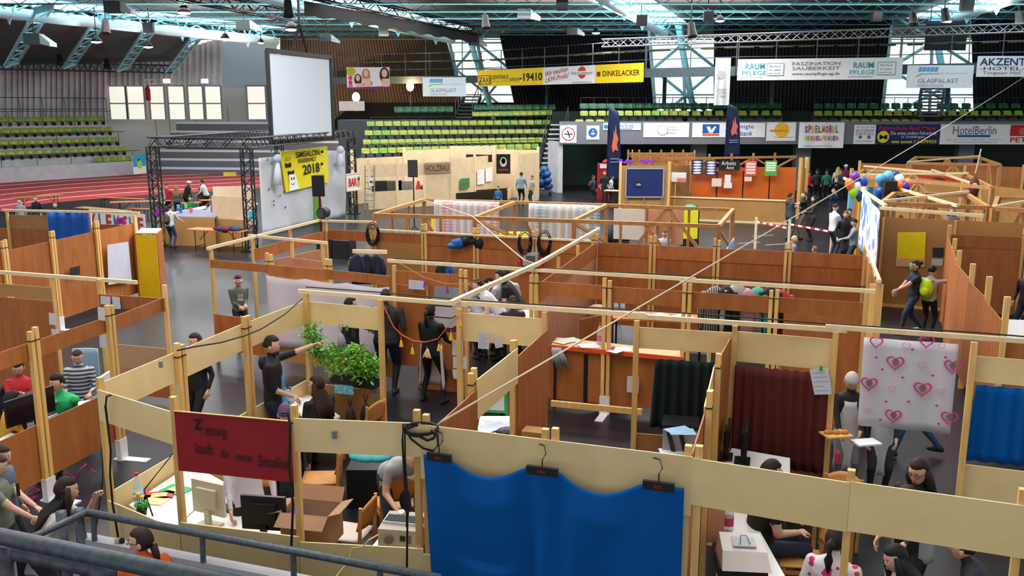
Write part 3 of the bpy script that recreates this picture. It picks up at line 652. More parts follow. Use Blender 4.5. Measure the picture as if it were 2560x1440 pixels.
wall('third row wall of red brown boards around the printing and craft counters', R3, [[(1.88, 2.1, 'brown'), (.45, 1.86, 'brown', 0, .45), (.45, 1.1, 'brown', .45, 1)], [], [(1.86, 2.08, 'brown'), (.15, 1.04, 'brown')], [(1.82, 2.07, 'brown'), (.15, 1.04, 'brown')], [(1.82, 2.07, 'brown')], [(1.84, 2.07, 'brown'), (.2, 1.84, 'brown', .12, 1)]], off=-.045, feet=(3, 4), rail=[(0, 2, 2.27), (2, 4, 2.27), (4, 6, 2.25)])
MB_ = None
R4 = [(-4.40, 21.25), (-3.22, 20.85), (-2.0, 20.4), (-.8, 20.0), (.5, 19.45), (1.75, 18.96), (2.92, 18.55), (4.14, 18.08), (5.47, 17.70), (6.8, 17.22)]
full = [(.25, 1.99, 'brown'), (1.73, 2.01, 'brown', 0, 1, -.025)]
wall('fourth row wall of tall red brown panels across the middle of the hall', R4, [[(1.74, 1.97, 'brown')], [(.25, 1.75, 'tan'), (1.75, 1.97, 'brown')]] + [full] * 7, off=-.045)
mb = MB(); mb.beam((*R4[1], 2.03), (*R4[5], 2.03), .05, .04)
tag(mb.build('loose_batten', M['batten']), 'pale batten lying along the tops of the fourth row panels', 'batten')
wall('red brown side wall between the print shop and the craft counter', [R3[2], (.82, 15.8), (1.28, 17.4), R4[5]], [[(.25, 2.0, 'salmon'), (1.72, 2.02, 'brown', 0, 1, .05)]] * 3, off=.04, skip_posts=(0, 3), double=False)
mb = MB(); mb.beam((-.80, 11.5, 2.31), (.42, 14.35, 2.34), .06, .06); tag(mb.build('roof_batten', M['batten']), 'long pale batten slanting from the second to the third row above the print shop', 'batten')
mb = MB(); mb.beam((.30, 14.2, 2.3), (1.85, 19.1, 2.28), .055, .055); tag(mb.build('roof_batten', M['batten']), 'long pale batten continuing from the third row back to the timber frames', 'batten')
wall('inner wall of brown and pale boards right of the newspaper office', [F_[3], (-.40, 8.81), (.02, 10.05), R2[3]], [[(.25, 2.0, 'brown')], [(1.68, 2.1, 'pale')], [(.2, 2.0, 'brown')]], off=.045, skip_posts=(0, 3))
wall('inner wall seen nearly edge-on left of the dark red curtain', [F_[5], (1.85, 8.09), (2.23, 9.42), R2[5]], [[(.2, 1.98, 'brown')], [(.7, 2.05, 'pale'), (.2, .7, 'brown')], [(.2, 2.05, 'brown')]], off=-.045, skip_posts=(0, 3))
wall('narrow brown wall end with a white batten beside the aisle', [(5.62, 13.6), (6.2, 15.4), R4[9]], [[(.2, 2.0, 'brown')]] * 2, off=.04, double=False, skip_posts=(2,), pw=.08, rail=[(0, 2, 2.22)])
mb = MB(); mb.slab((5.5, 13.64), (5.68, 13.56), 0, 2.15, .04); tag(mb.build('wide_plank', M['post']), 'wide upright pine plank at the aisle corner', 'plank')
wall('stepped red brown wall on the right side of the aisle', [(9.84, 20.19), (9.0, 18.2), (8.36, 16.69), (7.84, 15.15), (7.45, 13.86), (6.99, 12.48)], [[(.2, 2.0, 'brown')], [(.2, 2.0, 'brown')], [(.2, 1.95, 'brown')], [(.2, 1.9, 'brown')], [(.2, 1.85, 'brown')]], off=.04, double=False, pw=.08)
wall('red brown cross wall at the right edge behind the aisle', [(9.84, 20.19), (11.3, 19.7), (12.8, 19.2), (14.2, 18.7)], [full] * 3, off=-.04)
wall('short red brown cross wall at the lower right edge', [(6.99, 12.48), (8.2, 12.1), (9.4, 11.7)], [[(.2, 1.55, 'brown')]] * 2, off=-.04)
a, b = P(2192, 764), P(2368, 778); e = b + (b - a).normalized() * 6
ty = wall('tall tan hardboard wall with the yellow poster', [a, b, e], [[(.06, 2.2, 'tan')], [(.06, 2.2, 'tan')]], double=False, off=0, top=2.2); mb = MB(); mb.slab(a, b, 0, .07, .05); mb.build('sill', M['post'], ty)
# left side
wall('left stall front wall of red brown boards with white feet', [(-6.35, 8.3), (-6.05, 9.4), (-5.76, 10.55), (-5.43, 11.9), (-5.21, 13.3)], [[(1.82, 2.03, 'brown'), (.28, 1.0, 'brown')]] * 3 + [[(1.8, 2.0, 'brown'), (.95, 1.8, 'glass')]], off=-.045, feet=(2, 3))
wall('upper brown board joining the left stall to the aisle post', [P(250, 734, 2.0), (-5.21, 13.3)], [[(1.8, 2.0, 'brown')]], skip_posts=(1,))
a, b = P(275, 857, .95), P(425, 871, .95)
wall('low tan and brown counter front inside the left stall', [a, b], [[(.55, .95, 'tan'), (.1, .55, 'brown')]], top=.95)
wall('tall red brown panel wall with the white sheet at the left', [(-10.4, 16.6), (-10.16, 17.9), (-9.93, 19.36), (-9.67, 20.92), (-9.40, 22.4)], [[(.22, 1.98, 'brown')]] * 4, off=-.045, feet=(2,))
wall('far left stall back wall holding the blue cloth', [(-14.2, 23.4), (-13.0, 23.2), (-11.83, 23.0), (-10.73, 22.9), (-9.45, 22.6)], [[(.2, 1.75, 'brown')], [(.2, 1.75, 'brown'), (1.75, 2.1, 'tan')], [(.2, 1.6, 'brown')], [(.2, 1.9, 'brown')]], off=-.04, double=False, rail=[(1, 4, 2.22)])
a, b = P(-170, 668, 2.2), P(128, 690, 2.2)
lw = wall('left edge wall with a tan strip over red brown boards', [a, b], [[(1.82, 2.02, 'tan'), (.3, 1.8, 'brown')]], double=False, off=.03)
c = P(342, 706, 2.2); mb = MB(); mb.beam((a.x, a.y, 2.2), (c.x, c.y, 2.2), .05, .055); tag(mb.build('roof_batten', M['batten']), 'long pale batten across the left stall in front of the white sheet', 'batten')
# craft stall behind the boy in the grey sweater
wall('craft stall front wall of brown boards in front of the white sheet', [(-5.67, 16.84), (-4.43, 16.27), (-3.25, 15.77), (-2.05, 15.15)], [[(1.85, 2.0, 'brown'), (.25, .95, 'brown')], [(1.80, 2.0, 'brown'), (.2, .8, 'tan')], [(1.83, 2.0, 'brown'), (.2, .8, 'tan')]], off=.035, skip_posts=(3,))
cw = wall('craft stall left side frame with slanting pale rails', [(-5.67, 16.84), (-5.34, 18.45), (-4.92, 19.9), (-4.45, 21.3)], [[], [(1.7, 1.95, 'brown')], [(1.72, 1.95, 'brown')]], off=.035, skip_posts=(0,), rail=[(0, 3, 2.22)], double=False)
a, b = P(632, 592, 2.2), P(806, 609, 2.2)
wall('inner craft stall frame with a salmon panel', [a, (a + b) / 2 + V(.1, 0, 0), b], [[], [(1.0, 1.85, 'salmon')]], rail=[(0, 2, 2.22)], double=False)
mb = MB(); a, b = P(690, 660, 1.6), P(800, 618, 1.75); mb.slab(a, b, .6, 1.7, .02); tag(mb.build('leaning_board', M['salmon']), 'pinkish plywood sheet leaning inside the craft stall', 'board')
mb = MB(); a, b = P(805, 552, 2.22), P(930, 555, 2.22); mb.beam(a, b, .05, .05); tag(mb.build('roof_batten', M['batten']), 'short pale batten leading right from the craft stall corner', 'batten')
mb = MB(); a, b = P(882, 628, 2.05), P(967, 630, 2.05); mb.beam(a, b, .05, .07); hang = tag(mb.build('coat_rail', M['batten']), 'short pale coat rail holding dark jackets', 'rail')
# ================================================================ BANNERS AND SIGNS OF THE HALL
def pxface(x0, y0, x1, y1, Y, Y2=None):
    Y2 = Y2 or Y; a, b = Q(x0, y1, Y), Q(x1, y1, Y2); return Face(a, b, a.z, Q(x0, y0, Y).z)
BK, RD, WH = C('16181c'), C('c81c20'), C('e6e6ea')
f = pxface(1400, 313, 1441, 357, 52.02); s = banner('no_smoking_sign', 'white no smoking sign on the grey fascia', 'sign', f, WH)
mb = MB(); f.disc(mb, .5, .5, .38); mb.build('ring', C('a02530'), s); mb = MB(); f.disc(mb, .5, .5, .33, .016); mb.build('ring_centre', WH, s)
mb = MB(); f.rect(mb, .25, .46, .78, .52, .022); f.pts(mb, [(.42, .68), (.48, .7), (.62, .3), (.56, .28)], .026); mb.build('cigarette', BK, s)
f = pxface(1466, 314, 1498, 349, 52.02); s = banner('round_blue_sign', 'small white sign with a blue disc on the fascia', 'sign', f, WH)
mb = MB(); f.disc(mb, .5, .5, .26); mb.build('blue_disc', C('1d5fae'), s); mb = MB(); f.disc(mb, .5, .42, .12, .018, ry=.05); f.pts(mb, [(.5, .5), (.56, .7), (.46, .68)], .018); mb.build('white_mark', WH, s)
f = pxface(1508, 308, 1602, 325, 52.02); s = banner('advert_banner', 'low white banner with blue lettering behind the left flag', 'banner', f, WH); f.text(s, 'AMATEURE', .36, .3, .8, .85, C('2b6fae')); mb = MB(); f.disc(mb, .07, .5, .12); f.rect(mb, .38, .1, .78, .2); mb.build('blue_mark', C('2b6fae'), s)
f = pxface(1608, 307, 1722, 343, 52.02); s = banner('advert_banner', 'thin white banner with a pale ring and grey lettering', 'banner', f, WH); g = C('8a9096')
mb = MB(); f.disc(mb, .42, .5, .30); mb.build('ring', g, s); mb = MB(); f.disc(mb, .42, .5, .275, .016); mb.build('ring_centre', WH, s)
for i, t in enumerate(['STADT', 'JUGEND', 'RING']): f.text(s, t, .52, .62 - i * .2, .52 + .045 * len(t), .76 - i * .2, g, .02)
f = pxface(1730, 307, 1912, 343, 52.02); s = banner('advert_banner', 'white bank banner with a blue and orange V emblem', 'banner', f, WH)
mb = MB(); f.rect(mb, .14, .28, .37, .9); mb.build('blue_square', C('1456a0'), s); mb = MB(); f.rect(mb, .14, .1, .37, .24); mb.build('orange_bar', C('d86a20'), s)
mb = MB(); f.pts(mb, [(.19, .75), (.24, .75), (.26, .5), (.3, .75), (.33, .75), (.28, .3), (.23, .3)], .018); mb.build('white_emblem', WH, s)
f.text(s, 'Vereinigte', .45, .52, .84, .9, C('1c4f92')); f.text(s, 'Volksbank', .45, .1, .83, .45, C('1c4f92'))
f = pxface(1915, 306, 1988, 352, 52.02); s = banner('advert_banner', 'square white banner with a yellow disc', 'banner', f, WH)
mb = MB(); f.disc(mb, .52, .6, .42); mb.build('yellow_disc', C('eab628'), s); mb = MB(); f.rect(mb, .12, .5, .7, .6, .018); mb.build('orange_script', C('d98a2a'), s); mb = MB(); f.rect(mb, .25, .18, .95, .21); mb.build('orange_line', C('d98a2a'), s)
f = pxface(1995, 306, 2107, 370, 51.93); s = banner('painted_cloth_banner', 'white cloth banner with colourful hand painted letters', 'banner', f, WH, wave=.04)
cs = [C('2a4fa0'), C('d03a2a'), C('e8a820'), C('2f9a4a'), C('c03020'), C('e08020')]
for i, ch in enumerate('SPIELMOBIL'): f.text(s, ch, .12 + i * .076, .6, .12 + i * .076 + (.03 if ch == 'I' else .06), .86 + .03 * (i % 2), cs[i % 6], .07, .03)
for i, ch in enumerate('SINDELFINGEN'): f.text(s, ch, .13 + i * .063, .3, .13 + i * .063 + (.022 if ch == 'I' else .05), .48, cs[(i + 2) % 6], .07, .03)
mb = MB(); f.rect(mb, .1, .08, .75, .1, .06); mb.build('small_print', g, s)
f = pxface(2133, 312, 2187, 360, 52.02); s = banner('advert_banner', 'small white banner lettered autohof on the fascia', 'banner', f, WH); gg = C('5c6872')
f.text(s, 'AUTOHOF', .08, .62, .92, .78, gg); f.text(s, 'ZWICKL', .06, .46, .94, .6, gg); f.text(s, 'Rund ums Fahrzeug', .1, .84, .9, .92, gg)
for u in (.3, .7): mb = MB(); f.disc(mb, u, .36, .1); mb.build('crest', gg, s)
f.text(s, 'Kfz Service Meister', .1, .1, .9, .2, gg)
f = pxface(2187, 311, 2348, 361, 52.02); s = banner('advert_banner', 'dark blue driving school banner with yellow disc', 'banner', f, C('141f58'))
f.text(s, 'Fahrschule Rolf Maier', .05, .72, .95, .92, C('c02436'), bold=.02); f.text(s, 'Die etwas andere Fahrschule', .23, .48, .94, .66, WH); f.text(s, 'in Sindefingen', .4, .28, .76, .45, WH); f.text(s, 'wie sonst ? / 679933', .25, .06, .95, .22, C('e8d83a'), bold=.02)
mb = MB(); f.disc(mb, .12, .38, .34); mb.build('yellow_disc', C('ecd530'), s); f.text(s, 'M', .06, .25, .18, .48, BK, .02, .02)
f = pxface(2348, 311, 2522, 361, 52.02); s = banner('advert_banner', 'white hotel banner with thin handwritten lettering', 'banner', f, WH)
f.text(s, 'HotelBerlin', .18, .5, .8, .92, C('5a6470')); mb = MB(); f.rect(mb, .25, .36, .72, .48); mb.build('blue_bar', C('2d5aa0'), s); f.text(s, 'Tagungsraeume  Tagungen  Seminare', .08, .2, .88, .28, g); f.text(s, 'www.hotelberlin-sindelfingen.de', .2, .07, .82, .15, g)
f = pxface(2522, 311, 2640, 361, 52.02); s = banner('advert_banner', 'white and red banner at the far right of the fascia', 'banner', f, WH); f.text(s, 'PETER', .02, .1, .6, .36, RD, bold=.02); mb = MB(); f.rect(mb, 0, .42, 1, .98); mb.build('red_field', C('b81e24'), s); mb = MB(); f.disc(mb, .25, .65, .2, .02); mb.build('crest', C('e0574a'), s)
# ---- gallery banners
f = pxface(868, 168, 975, 222, 63); s = banner('portrait_banner', 'pink and white banner with three long haired portraits', 'banner', f, C('ead9dc'))
mb = MB(); f.pts(mb, [(0, 0), (1, 0), (1, .14), (.6, .1), (0, .06)]); mb.build('purple_band', C('7a2068'), s); mb = MB(); f.disc(mb, .1, .8, .3); mb.build('yellow_disc', C('b8b030'), s)
for (u, v, r) in ((.26, .5, .26), (.45, .72, .28), (.88, .72, .34)):
    mb = MB(); f.disc(mb, u, v - .08, r, .014, ry=r * 1.5); mb.build('hair', C('3a241c') if u != .45 else C('b08050'), s); mb = MB(); f.disc(mb, u, v, r * .55, .02, ry=r * .8); f.rect(mb, u - .06, .1, u + .1, v - .25, .02); mb.build('face', C('e0b49c'), s)
for i, (u, v, c) in enumerate(((.08, .3, 'd83a6a'), (.42, .2, '30304a'), (.55, .25, '6aa860'), (.08, .14, 'e05a9a'), (.5, .4, 'c86a90'), (.08, .5, 'd83a6a'))): mb = MB(); f.disc(mb, u, v, .14, .016); mb.build('jewel', C(c), s)
def glas(x0, y0, x1, y1, Y, label, Y2=None):
    f = pxface(x0, y0, x1, y1, Y, Y2); s = banner('hanging_banner', label, 'banner', f, C('dfe5ea'))
    mb = MB()
    for i in range(5): f.pts(mb, [(.16 + i * .06, .72), (.21 + i * .06, .72), (.23 + i * .06, .92), (.18 + i * .06, .92)])
    mb.build('blue_panes', C('5f9fd0'), s); mb = MB(); f.pts(mb, [(.12, .5), (.2, .64), (.48, .66), (.48, .62), (.22, .6), (.15, .5)]); mb.build('green_swoosh', C('8fbf50'), s)
    f.text(s, 'GLASPALAST', .17, .22, .78, .42, C('7d848a')); f.text(s, 'SINDELFINGEN', .17, .06, .56, .16, C('9aa0a6')); f.text(s, 'Sports and Events', .5, .6, .9, .68, C('b0b6ba'))
    for u in (.08, .92): MB().tube([f.at(u, 1), f.at(u, 1) + V(0, .3, 2.4)], .03, 5).build('hanging_wire', M['galv'], s)
glas(1057, 193, 1165, 241, 60, 'white palace banner hanging left of the yellow taxi banner'); glas(2265, 163, 2430, 220, 46, 'white palace banner hanging over the right dark stairs')
YL = C('ecc81e'); a, b, c, d = gp[1], gp[2], gp[3], gp[4]
F_g = Face(a + V(0, -.25, 0), b + V(0, -.25, 0), 6.25, 7.32)
def sub(F, u0, u1): return Face(F.at(u0, 0), F.at(u1, 0), F.z0, F.z1)
f = sub(F_g, 0, .44); s = banner('advert_banner', 'yellow taxi banner with a black phone number', 'banner', f, YL)
mb = MB(); f.rect(mb, .02, .12, .215, .68, .02); mb.build('black_frame', BK, s); mb = MB(); f.rect(mb, .03, .16, .205, .64, .026); mb.build('frame_field', YL, s); f.text(s, 'TAXI', .04, .22, .2, .56, BK, .036, .01); f.text(s, 'ZENTRALE', .23, .42, .49, .66, BK, .02); f.text(s, 'Boeblingen-Sindelfingen', .23, .24, .49, .34, C('a08a20'), .02); f.text(s, '07031', .51, .28, .65, .46, BK, .02); f.text(s, '-19410', .66, .24, .99, .72, BK, .02, .02)
f = sub(F_g, .44, .745); s = banner('advert_banner', 'white truck driver banner with red slanting lettering', 'banner', f, C('e0e2e8'))
p = f.at(.03, .3, .02); ux = f.at(.48, .52, .02) - p; uy = f.at(.05, .85, .02) - f.at(.03, .55, .02); text(s, 'Wir machen', f.at(.03, .45, .02), f.at(.48, .72, .02) - f.at(.03, .45, .02), uy, RD); text(s, 'LKW-Profis!', f.at(.05, .1, .02), f.at(.5, .36, .02) - f.at(.05, .1, .02), uy, RD)
mb = MB(); f.disc(mb, .76, .62, .36); mb.build('red_disc', C('d03028'), s); mb = MB(); f.rect(mb, .56, .5, .97, .7, .02); mb.build('white_bar', C('e0e2e8'), s); f.text(s, 'Kraft & Schlotterer', .57, .52, .96, .68, BK, .03); f.text(s, 'www.lkw-fahrerkarriere.de', .58, .05, .95, .13, BK, .02)
f = sub(F_g, .745, 1); s = banner('advert_banner', 'yellow brewery banner at the right end of the long row', 'banner', f, YL); mb = MB(); f.pts(mb, [(.04, .62), (.12, .62), (.12, .42), (.08, .34), (.04, .42)]); mb.build('crest', C('7a2a18'), s); f.text(s, 'DINKELACKER', .17, .36, .93, .66, C('3a2a10'), .02, .008)
F_g2 = Face(c + V(0, -.3, 0), d + V(0, -.3, 0), 6.25, 7.35)
s = banner('advert_banner', 'long white cleaning company banner with turquoise lettering', 'banner', F_g2, C('dfe3e6')); f = F_g2; tq = C('2f96a4'); g2 = C('6a7076')
for u in (.05, .71): f.text(s, 'RAUM', u, .52, u + .12, .8, tq, .02, .01); f.text(s, 'PFLEGE', u - .02, .24, u + .13, .44, tq, .02); f.text(s, 'FACILITY MANAGEMENT', u - .03, .1, u + .12, .17, g2, .02)
for u in (.185, .855):
    mb = MB(); f.rect(mb, u, .2, u + .105, .8, .018); mb.build('speech_bubble', tq, s); mb = MB(); f.rect(mb, u + .003, .23, u + .102, .77, .024); mb.build('bubble_field', C('dfe3e6'), s)
    for i, t in enumerate(['Wir freu n', 'uns ueber', 'jeden Dreck']): f.text(s, t, u + .012, .6 - i * .17, u + .085, .7 - i * .17, C('3a4a50'), .03)
f.text(s, 'FASZINATION', .34, .68, .63, .84, g2, .02); f.text(s, 'SAUBERKEIT', .34, .46, .63, .62, g2, .02); f.text(s, 'www.raumpflege-ag.de', .34, .18, .63, .36, BK, .02)
f = pxface(2440, 140, 2640, 192, 44.3); s = banner('advert_banner', 'white hotel banner with dark blue capitals at the right edge', 'banner', f, WH); nb_ = C('22306a'); f.text(s, 'AKZENT', .03, .55, .6, .9, nb_, bold=.015); f.text(s, '-HOTEL-', .03, .32, .6, .48, nb_); f.text(s, 'Torgauer Hof', .08, .08, .55, .27, C('6a6470'))
f = pxface(1784, 145, 1822, 263, 48); s = banner('hanging_flag', 'narrow white vertical flag with slanting lettering', 'flag', f, C('d8dce0'), wave=.03)
for i, t in enumerate(['STADT', 'JUGEND', 'RING']): f.text(s, t, .2 + .1 * i, .3 - .07 * i, .8, .35 - .07 * i, C('60686e'), .06)
mb = MB(); f.disc(mb, .4, .65, .2, .05); mb.build('ring', C('b8bec4'), s)
f = pxface(2310, 52, 2414, 126, 50); s = banner('hanging_display', 'black square panel hanging in the right tall window', 'panel', f, C('0b0d12')); mb = MB(); f.rect(mb, 0, .9, 1, 1); mb.build('blue_edge', C('1c2f66'), s)
for u in (.1, .9): MB().tube([f.at(u, 1), f.at(u, 1) + V(0, 0, 1.2)], .03, 5).build('hanging_wire', M['galv'], s)
f = pxface(848, 253, 912, 277, 60); banner('stage_cloth_rail', 'pale printed cloth on the railing left of the green seats', 'banner', f, C('c8b8b0'), wave=.03)
# feather flags
def flag(x0, ytop, ybot, Y, label):
    th = thing('feather_flag', label, 'flag', Q(x0, ybot, Y)); a = Q(x0, ybot, Y); top = Q(x0, ytop, Y).z; H = top - a.z
    MB().tube([(a.x - .32, a.y, a.z if a.z < .3 else 0), (a.x - .3, a.y, a.z + H * .7), (a.x - .25, a.y, top)], .03, 6).build('pole', M['steel'], th)
    prof = [(0, .04), (0, .22), (.02, .5), (.05, .8), (.1, .95), (.2, 1.0)]
    def g(u, v):
        wd = .72 * (1 - .25 * v) * (1 if v < .9 else max(.25, 1 - ((v - .9) / .1) ** 2 * .7)); ang = .25 * math.sin(v * 5)
        return V(a.x - .3 + u * wd, a.y + .12 * math.sin(u * 3 + v * 4), a.z + H * (.03 + .97 * v))
    MB().grid(g, 6, 16, .02).build('cloth', C('12244e'), th, smooth=True)
    mb = MB(); yy = a.y - .17
    pt = [(.35, .42), (.25, .5), (.35, .6), (.38, .72), (.45, .64), (.5, .78), (.58, .66), (.72, .6), (.62, .52), (.72, .44), (.5, .46)]
    mb.poly([(a.x - .3 + u * .72, yy, a.z + H * v) for u, v in pt], (0, -1, 0), .02); mb.build('orange_flame', C('e8705a'), th)
    mb = MB()
    for v in (.30, .34): mb.box((a.x + .05, yy, a.z + H * v), (.45, .02, .04))
    mb.build('pale_lines', C('8fa4c8'), th)
flag(1532, 268, 462, 47, 'tall dark blue feather flag with an orange flame beside the gate'); flag(1828, 262, 395, 45, 'dark blue feather flag with an orange flame behind the posters stall')
# ================================================================ STAGE, SCREEN
T1, T2, T3 = P(400, 614), P(630, 627), P(884, 534); T4 = T1 + (T3 - T2); zt = Q(372, 366, T1.y).z
st = thing('stage_truss', 'black square lighting truss frame standing around the stage', 'truss', (T1 + T3) / 2)
def truss_part(p, q, s_, r, n, th, nm):
    p, q = Vector(p), Vector(q); d = (q - p).normalized(); u = V(0, 0, 1) if abs(d.z) < .9 else V(0, 1, 0)
    a = d.cross(u).normalized() * s_ / 2; b = a.cross(d).normalized() * s_ / 2; cs = [a + b, a - b, -a - b, -a + b]; mb = MB()
    for c_ in cs: mb.tube([p + c_, q + c_], r, 6)
    for k in range(4):
        for i in range(n):
            x, y = (cs[k], cs[(k + 1) % 4]) if (i + k) % 2 else (cs[(k + 1) % 4], cs[k]); mb.tube([p.lerp(q, i / n) + x, p.lerp(q, (i + 1) / n) + y], r * .6, 4)
    mb.build(nm, M['steel'], th)
for t in (T1, T2, T3, T4): truss_part(t, t + V(0, 0, zt), .32, .028, 11, st, 'tower'); MB().box((t.x, t.y, .02), (.6, .6, .04)).build('base_plate', M['steel'], st)
for a, b in ((T1, T2), (T2, T3), (T3, T4), (T4, T1)): truss_part(a + V(0, 0, zt + .15), b + V(0, 0, zt + .15), .32, .028, int((b - a).length / .35), st, 'top_truss')
ca, cb = P(657, 588), P(868, 540); Fc = Face(ca, cb, 0.02, Q(645, 395, ca.y).z)
backc = thing('stage_backdrop', 'pale grey cloth backdrop hanging from the stage truss', 'backdrop', ca)
MB().grid(lambda u, v: Fc.at(u, v, .05 * math.sin(u * 30) * (1 - v) + .18 * max(0, .25 - v) * math.sin(u * 11)), 60, 14, .012).build('cloth', mat('grey_molton', (.50, .52, .56), .9, var=.05, scale=2), backc, smooth=True)
tri = MB()
for i in range(16): u, v = random.choice([.06, .1, .17, .22, .82, .9, .95]), .3 + .055 * i; Fc.pts(tri, [(u, v), (u + .016, v), (u + .008, v + .03)], .09)
tri.build('black_triangles', M['black'], backc)
def plane4(px, A, B): return [on(A, B, p) for p in px]
n_ = Fc.n * .14
ps = [p + n_ for p in plane4([(708, 481), (815, 455), (811, 366), (694, 379)], ca, cb)]
po = thing('event_poster', 'big yellow painted poster reading 2018 on the stage backdrop', 'poster', ps[0]); MB().hexa([ps[0], ps[1], ps[1] - n_ * .4, ps[0] - n_ * .4, ps[3], ps[2], ps[2] - n_ * .4, ps[3] - n_ * .4]).build('board', C('e6d41c'), po)
nn = (ps[1] - ps[0]).cross(ps[3] - ps[0]).normalized(); nn = nn if nn.y < 0 else -nn
def pp(u, v): return ps[0].lerp(ps[1], u).lerp(ps[3].lerp(ps[2], u), v) + nn * .03
def ptext(s_, u0, v0, u1, v1, m_): text(po, s_, pp(u0, v0), pp(u1, v0) - pp(u0, v0), pp(u0, v1) - pp(u0, v0), m_, t=.01, bold=.02)
ptext('SiMSALON', .28, .8, .8, .95, C('2c2a14')); ptext('KINDERWELT', .32, .66, .72, .77, BK); ptext('2018', .4, .34, .78, .6, BK)
for (u, v, w_, h_, c_) in ((.12, .82, .1, .1, 'caa820'), (.1, .66, .12, .12, '101010'), (.86, .88, .05, .08, '101010'), (.87, .8, .04, .05, 'e8e8e8'), (.84, .55, .05, .08, '101010'), (.85, .47, .05, .06, 'e8e8e8'), (.14, .46, .13, .12, '101010')):
    mb = MB(); mb.poly([pp(u - w_ / 2, v - h_ / 2), pp(u + w_ / 2, v - h_ / 2), pp(u + w_ / 2.2, v + h_ / 2), pp(u, v + h_ / 5), pp(u - w_ / 2.2, v + h_ / 2)], nn, .01); mb.build('painted_hat', C(c_), po)
mb = MB(); mb.poly([pp(.05, .02), pp(.28, .02), pp(.25, .2), pp(.22, .42), pp(.08, .42), pp(.08, .2)], nn, .01); mb.build('painted_figure', C('eeeee6'), po)
mb = MB()
for u in (.12, .17): mb.poly([pp(u, .28), pp(u + .02, .28), pp(u + .02, .34), pp(u, .34)], nn, .02)
mb.poly([pp(.1, .2), pp(.15, .15), pp(.2, .2), pp(.15, .17)], nn, .02); mb.build('painted_smile', BK, po)
for (x, y0, y1, lab) in ((680, 388, 462, 'white knotted ghost cloth hanging left of the yellow poster'), (838, 367, 415, 'white knotted ghost cloth hanging right of the yellow poster')):
    t0, t1 = on(ca, cb, (x, y0)) + Fc.n * .25, on(ca, cb, (x, y1)) + Fc.n * .25; th = thing('ghost_cloth', lab, 'decoration', t1)
    MB().ell(t0 - V(0, 0, .12), (.16, .16, .17)).build('head', C('c4c8d0'), th, smooth=True); MB().tube([t0 - V(0, 0, .25), t0.lerp(t1, .5), t1], [.06, .13, .2], 9).build('skirt', C('c4c8d0'), th, smooth=True)
# hanging projection screen
sa, sb = Q(679, 356, 34), Q(833, 345, 38.7); zb, zt2 = sa.z, Q(678, 126, 34).z
Fs = Face(sa, sb, zb, zt2); sc = thing('projection_screen', 'large blank projection screen hanging over the stage', 'screen', Fs.at(.5, 0))
mb = MB(); Fs.rect(mb, .03, .035, .97, .97, 0, .02); mb.build('screen_cloth', mat('screen_white', (.56, .62, .68), .8), sc)
for a, b in (((0, 0), (1, 0)), ((0, 1), (1, 1)), ((0, 0), (0, 1)), ((1, 0), (1, 1))): MB().beam(Fs.at(*a), Fs.at(*b), .14, .16).build('frame_bar', M['black'], sc)
t = Fs.at(.5, 1); 
for u in (.35, .62): MB().tube([Fs.at(u, 1), t + V(0, 0, 1.1)], .06, 6).build('strap', M['black'], sc)
MB().tube([t + V(0, 0, 1.1), (t.x, t.y, 10.2)], .05, 6).build('hoist_cable', M['black'], sc)
# speakers on stands
def pa(x, y0, y1, Y, label, foot=0.0):
    c_ = Q(x, (y0 + y1) / 2, Y); h = (y1 - y0) / FPX * Y; w_ = h * .58; th = thing('pa_speaker', label, 'speaker', (c_.x, c_.y, foot))
    b = MB(); b.hexa([c_ + V(-w_ / 2, -.14, -h / 2), c_ + V(w_ / 2, -.14, -h / 2), c_ + V(w_ / 3, .2, -h / 2), c_ + V(-w_ / 3, .2, -h / 2), c_ + V(-w_ / 2, -.18, h / 2), c_ + V(w_ / 2, -.18, h / 2), c_ + V(w_ / 3, .2, h / 2), c_ + V(-w_ / 3, .2, h / 2)]); b.build('cabinet', M['black'], th)
    g_ = MB(); g_.box((c_.x, c_.y - .165, c_.z), (w_ * .86, .03, h * .9)); g_.build('grille', C('1c1d20'), th)
    MB().tube([(c_.x, c_.y, foot + .3), c_ - V(0, 0, h / 2)], .025, 6).build('pole', M['steel'], th)
    for k in range(3):
        a = k * 2.09 + .5; MB().tube([(c_.x, c_.y, foot + .7), (c_.x + .5 * math.cos(a), c_.y + .5 * math.sin(a), foot + .02)], .016, 5).build('leg', M['steel'], th)
pa(798, 438, 490, 25, 'black loudspeaker on a pole in front of the stage backdrop'); pa(1033, 400, 442, 32, 'black loudspeaker on a pole before the pale timber stalls'); pa(2221, 452, 505, 26, 'black loudspeaker among the balloons')
p = Q(806, 532, 21.2); th = thing('stage_light', 'round black stage light sitting on the craft stall corner rail', 'lamp', p); R_ = Matrix.Rotation(.4, 3, 'X')
MB().tube([p + V(.05, .12, 0), p + V(0, -.12, 0)], .13, 14).build('can', M['black'], th); MB().tube([p + V(0, -.125, 0), p + V(0, -.13, 0)], .1, 14).build('lens', C('4a5058', .1), th); MB().box((p.x, p.y, p.z - .17), (.3, .1, .05)).build('bracket', M['steel'], th)
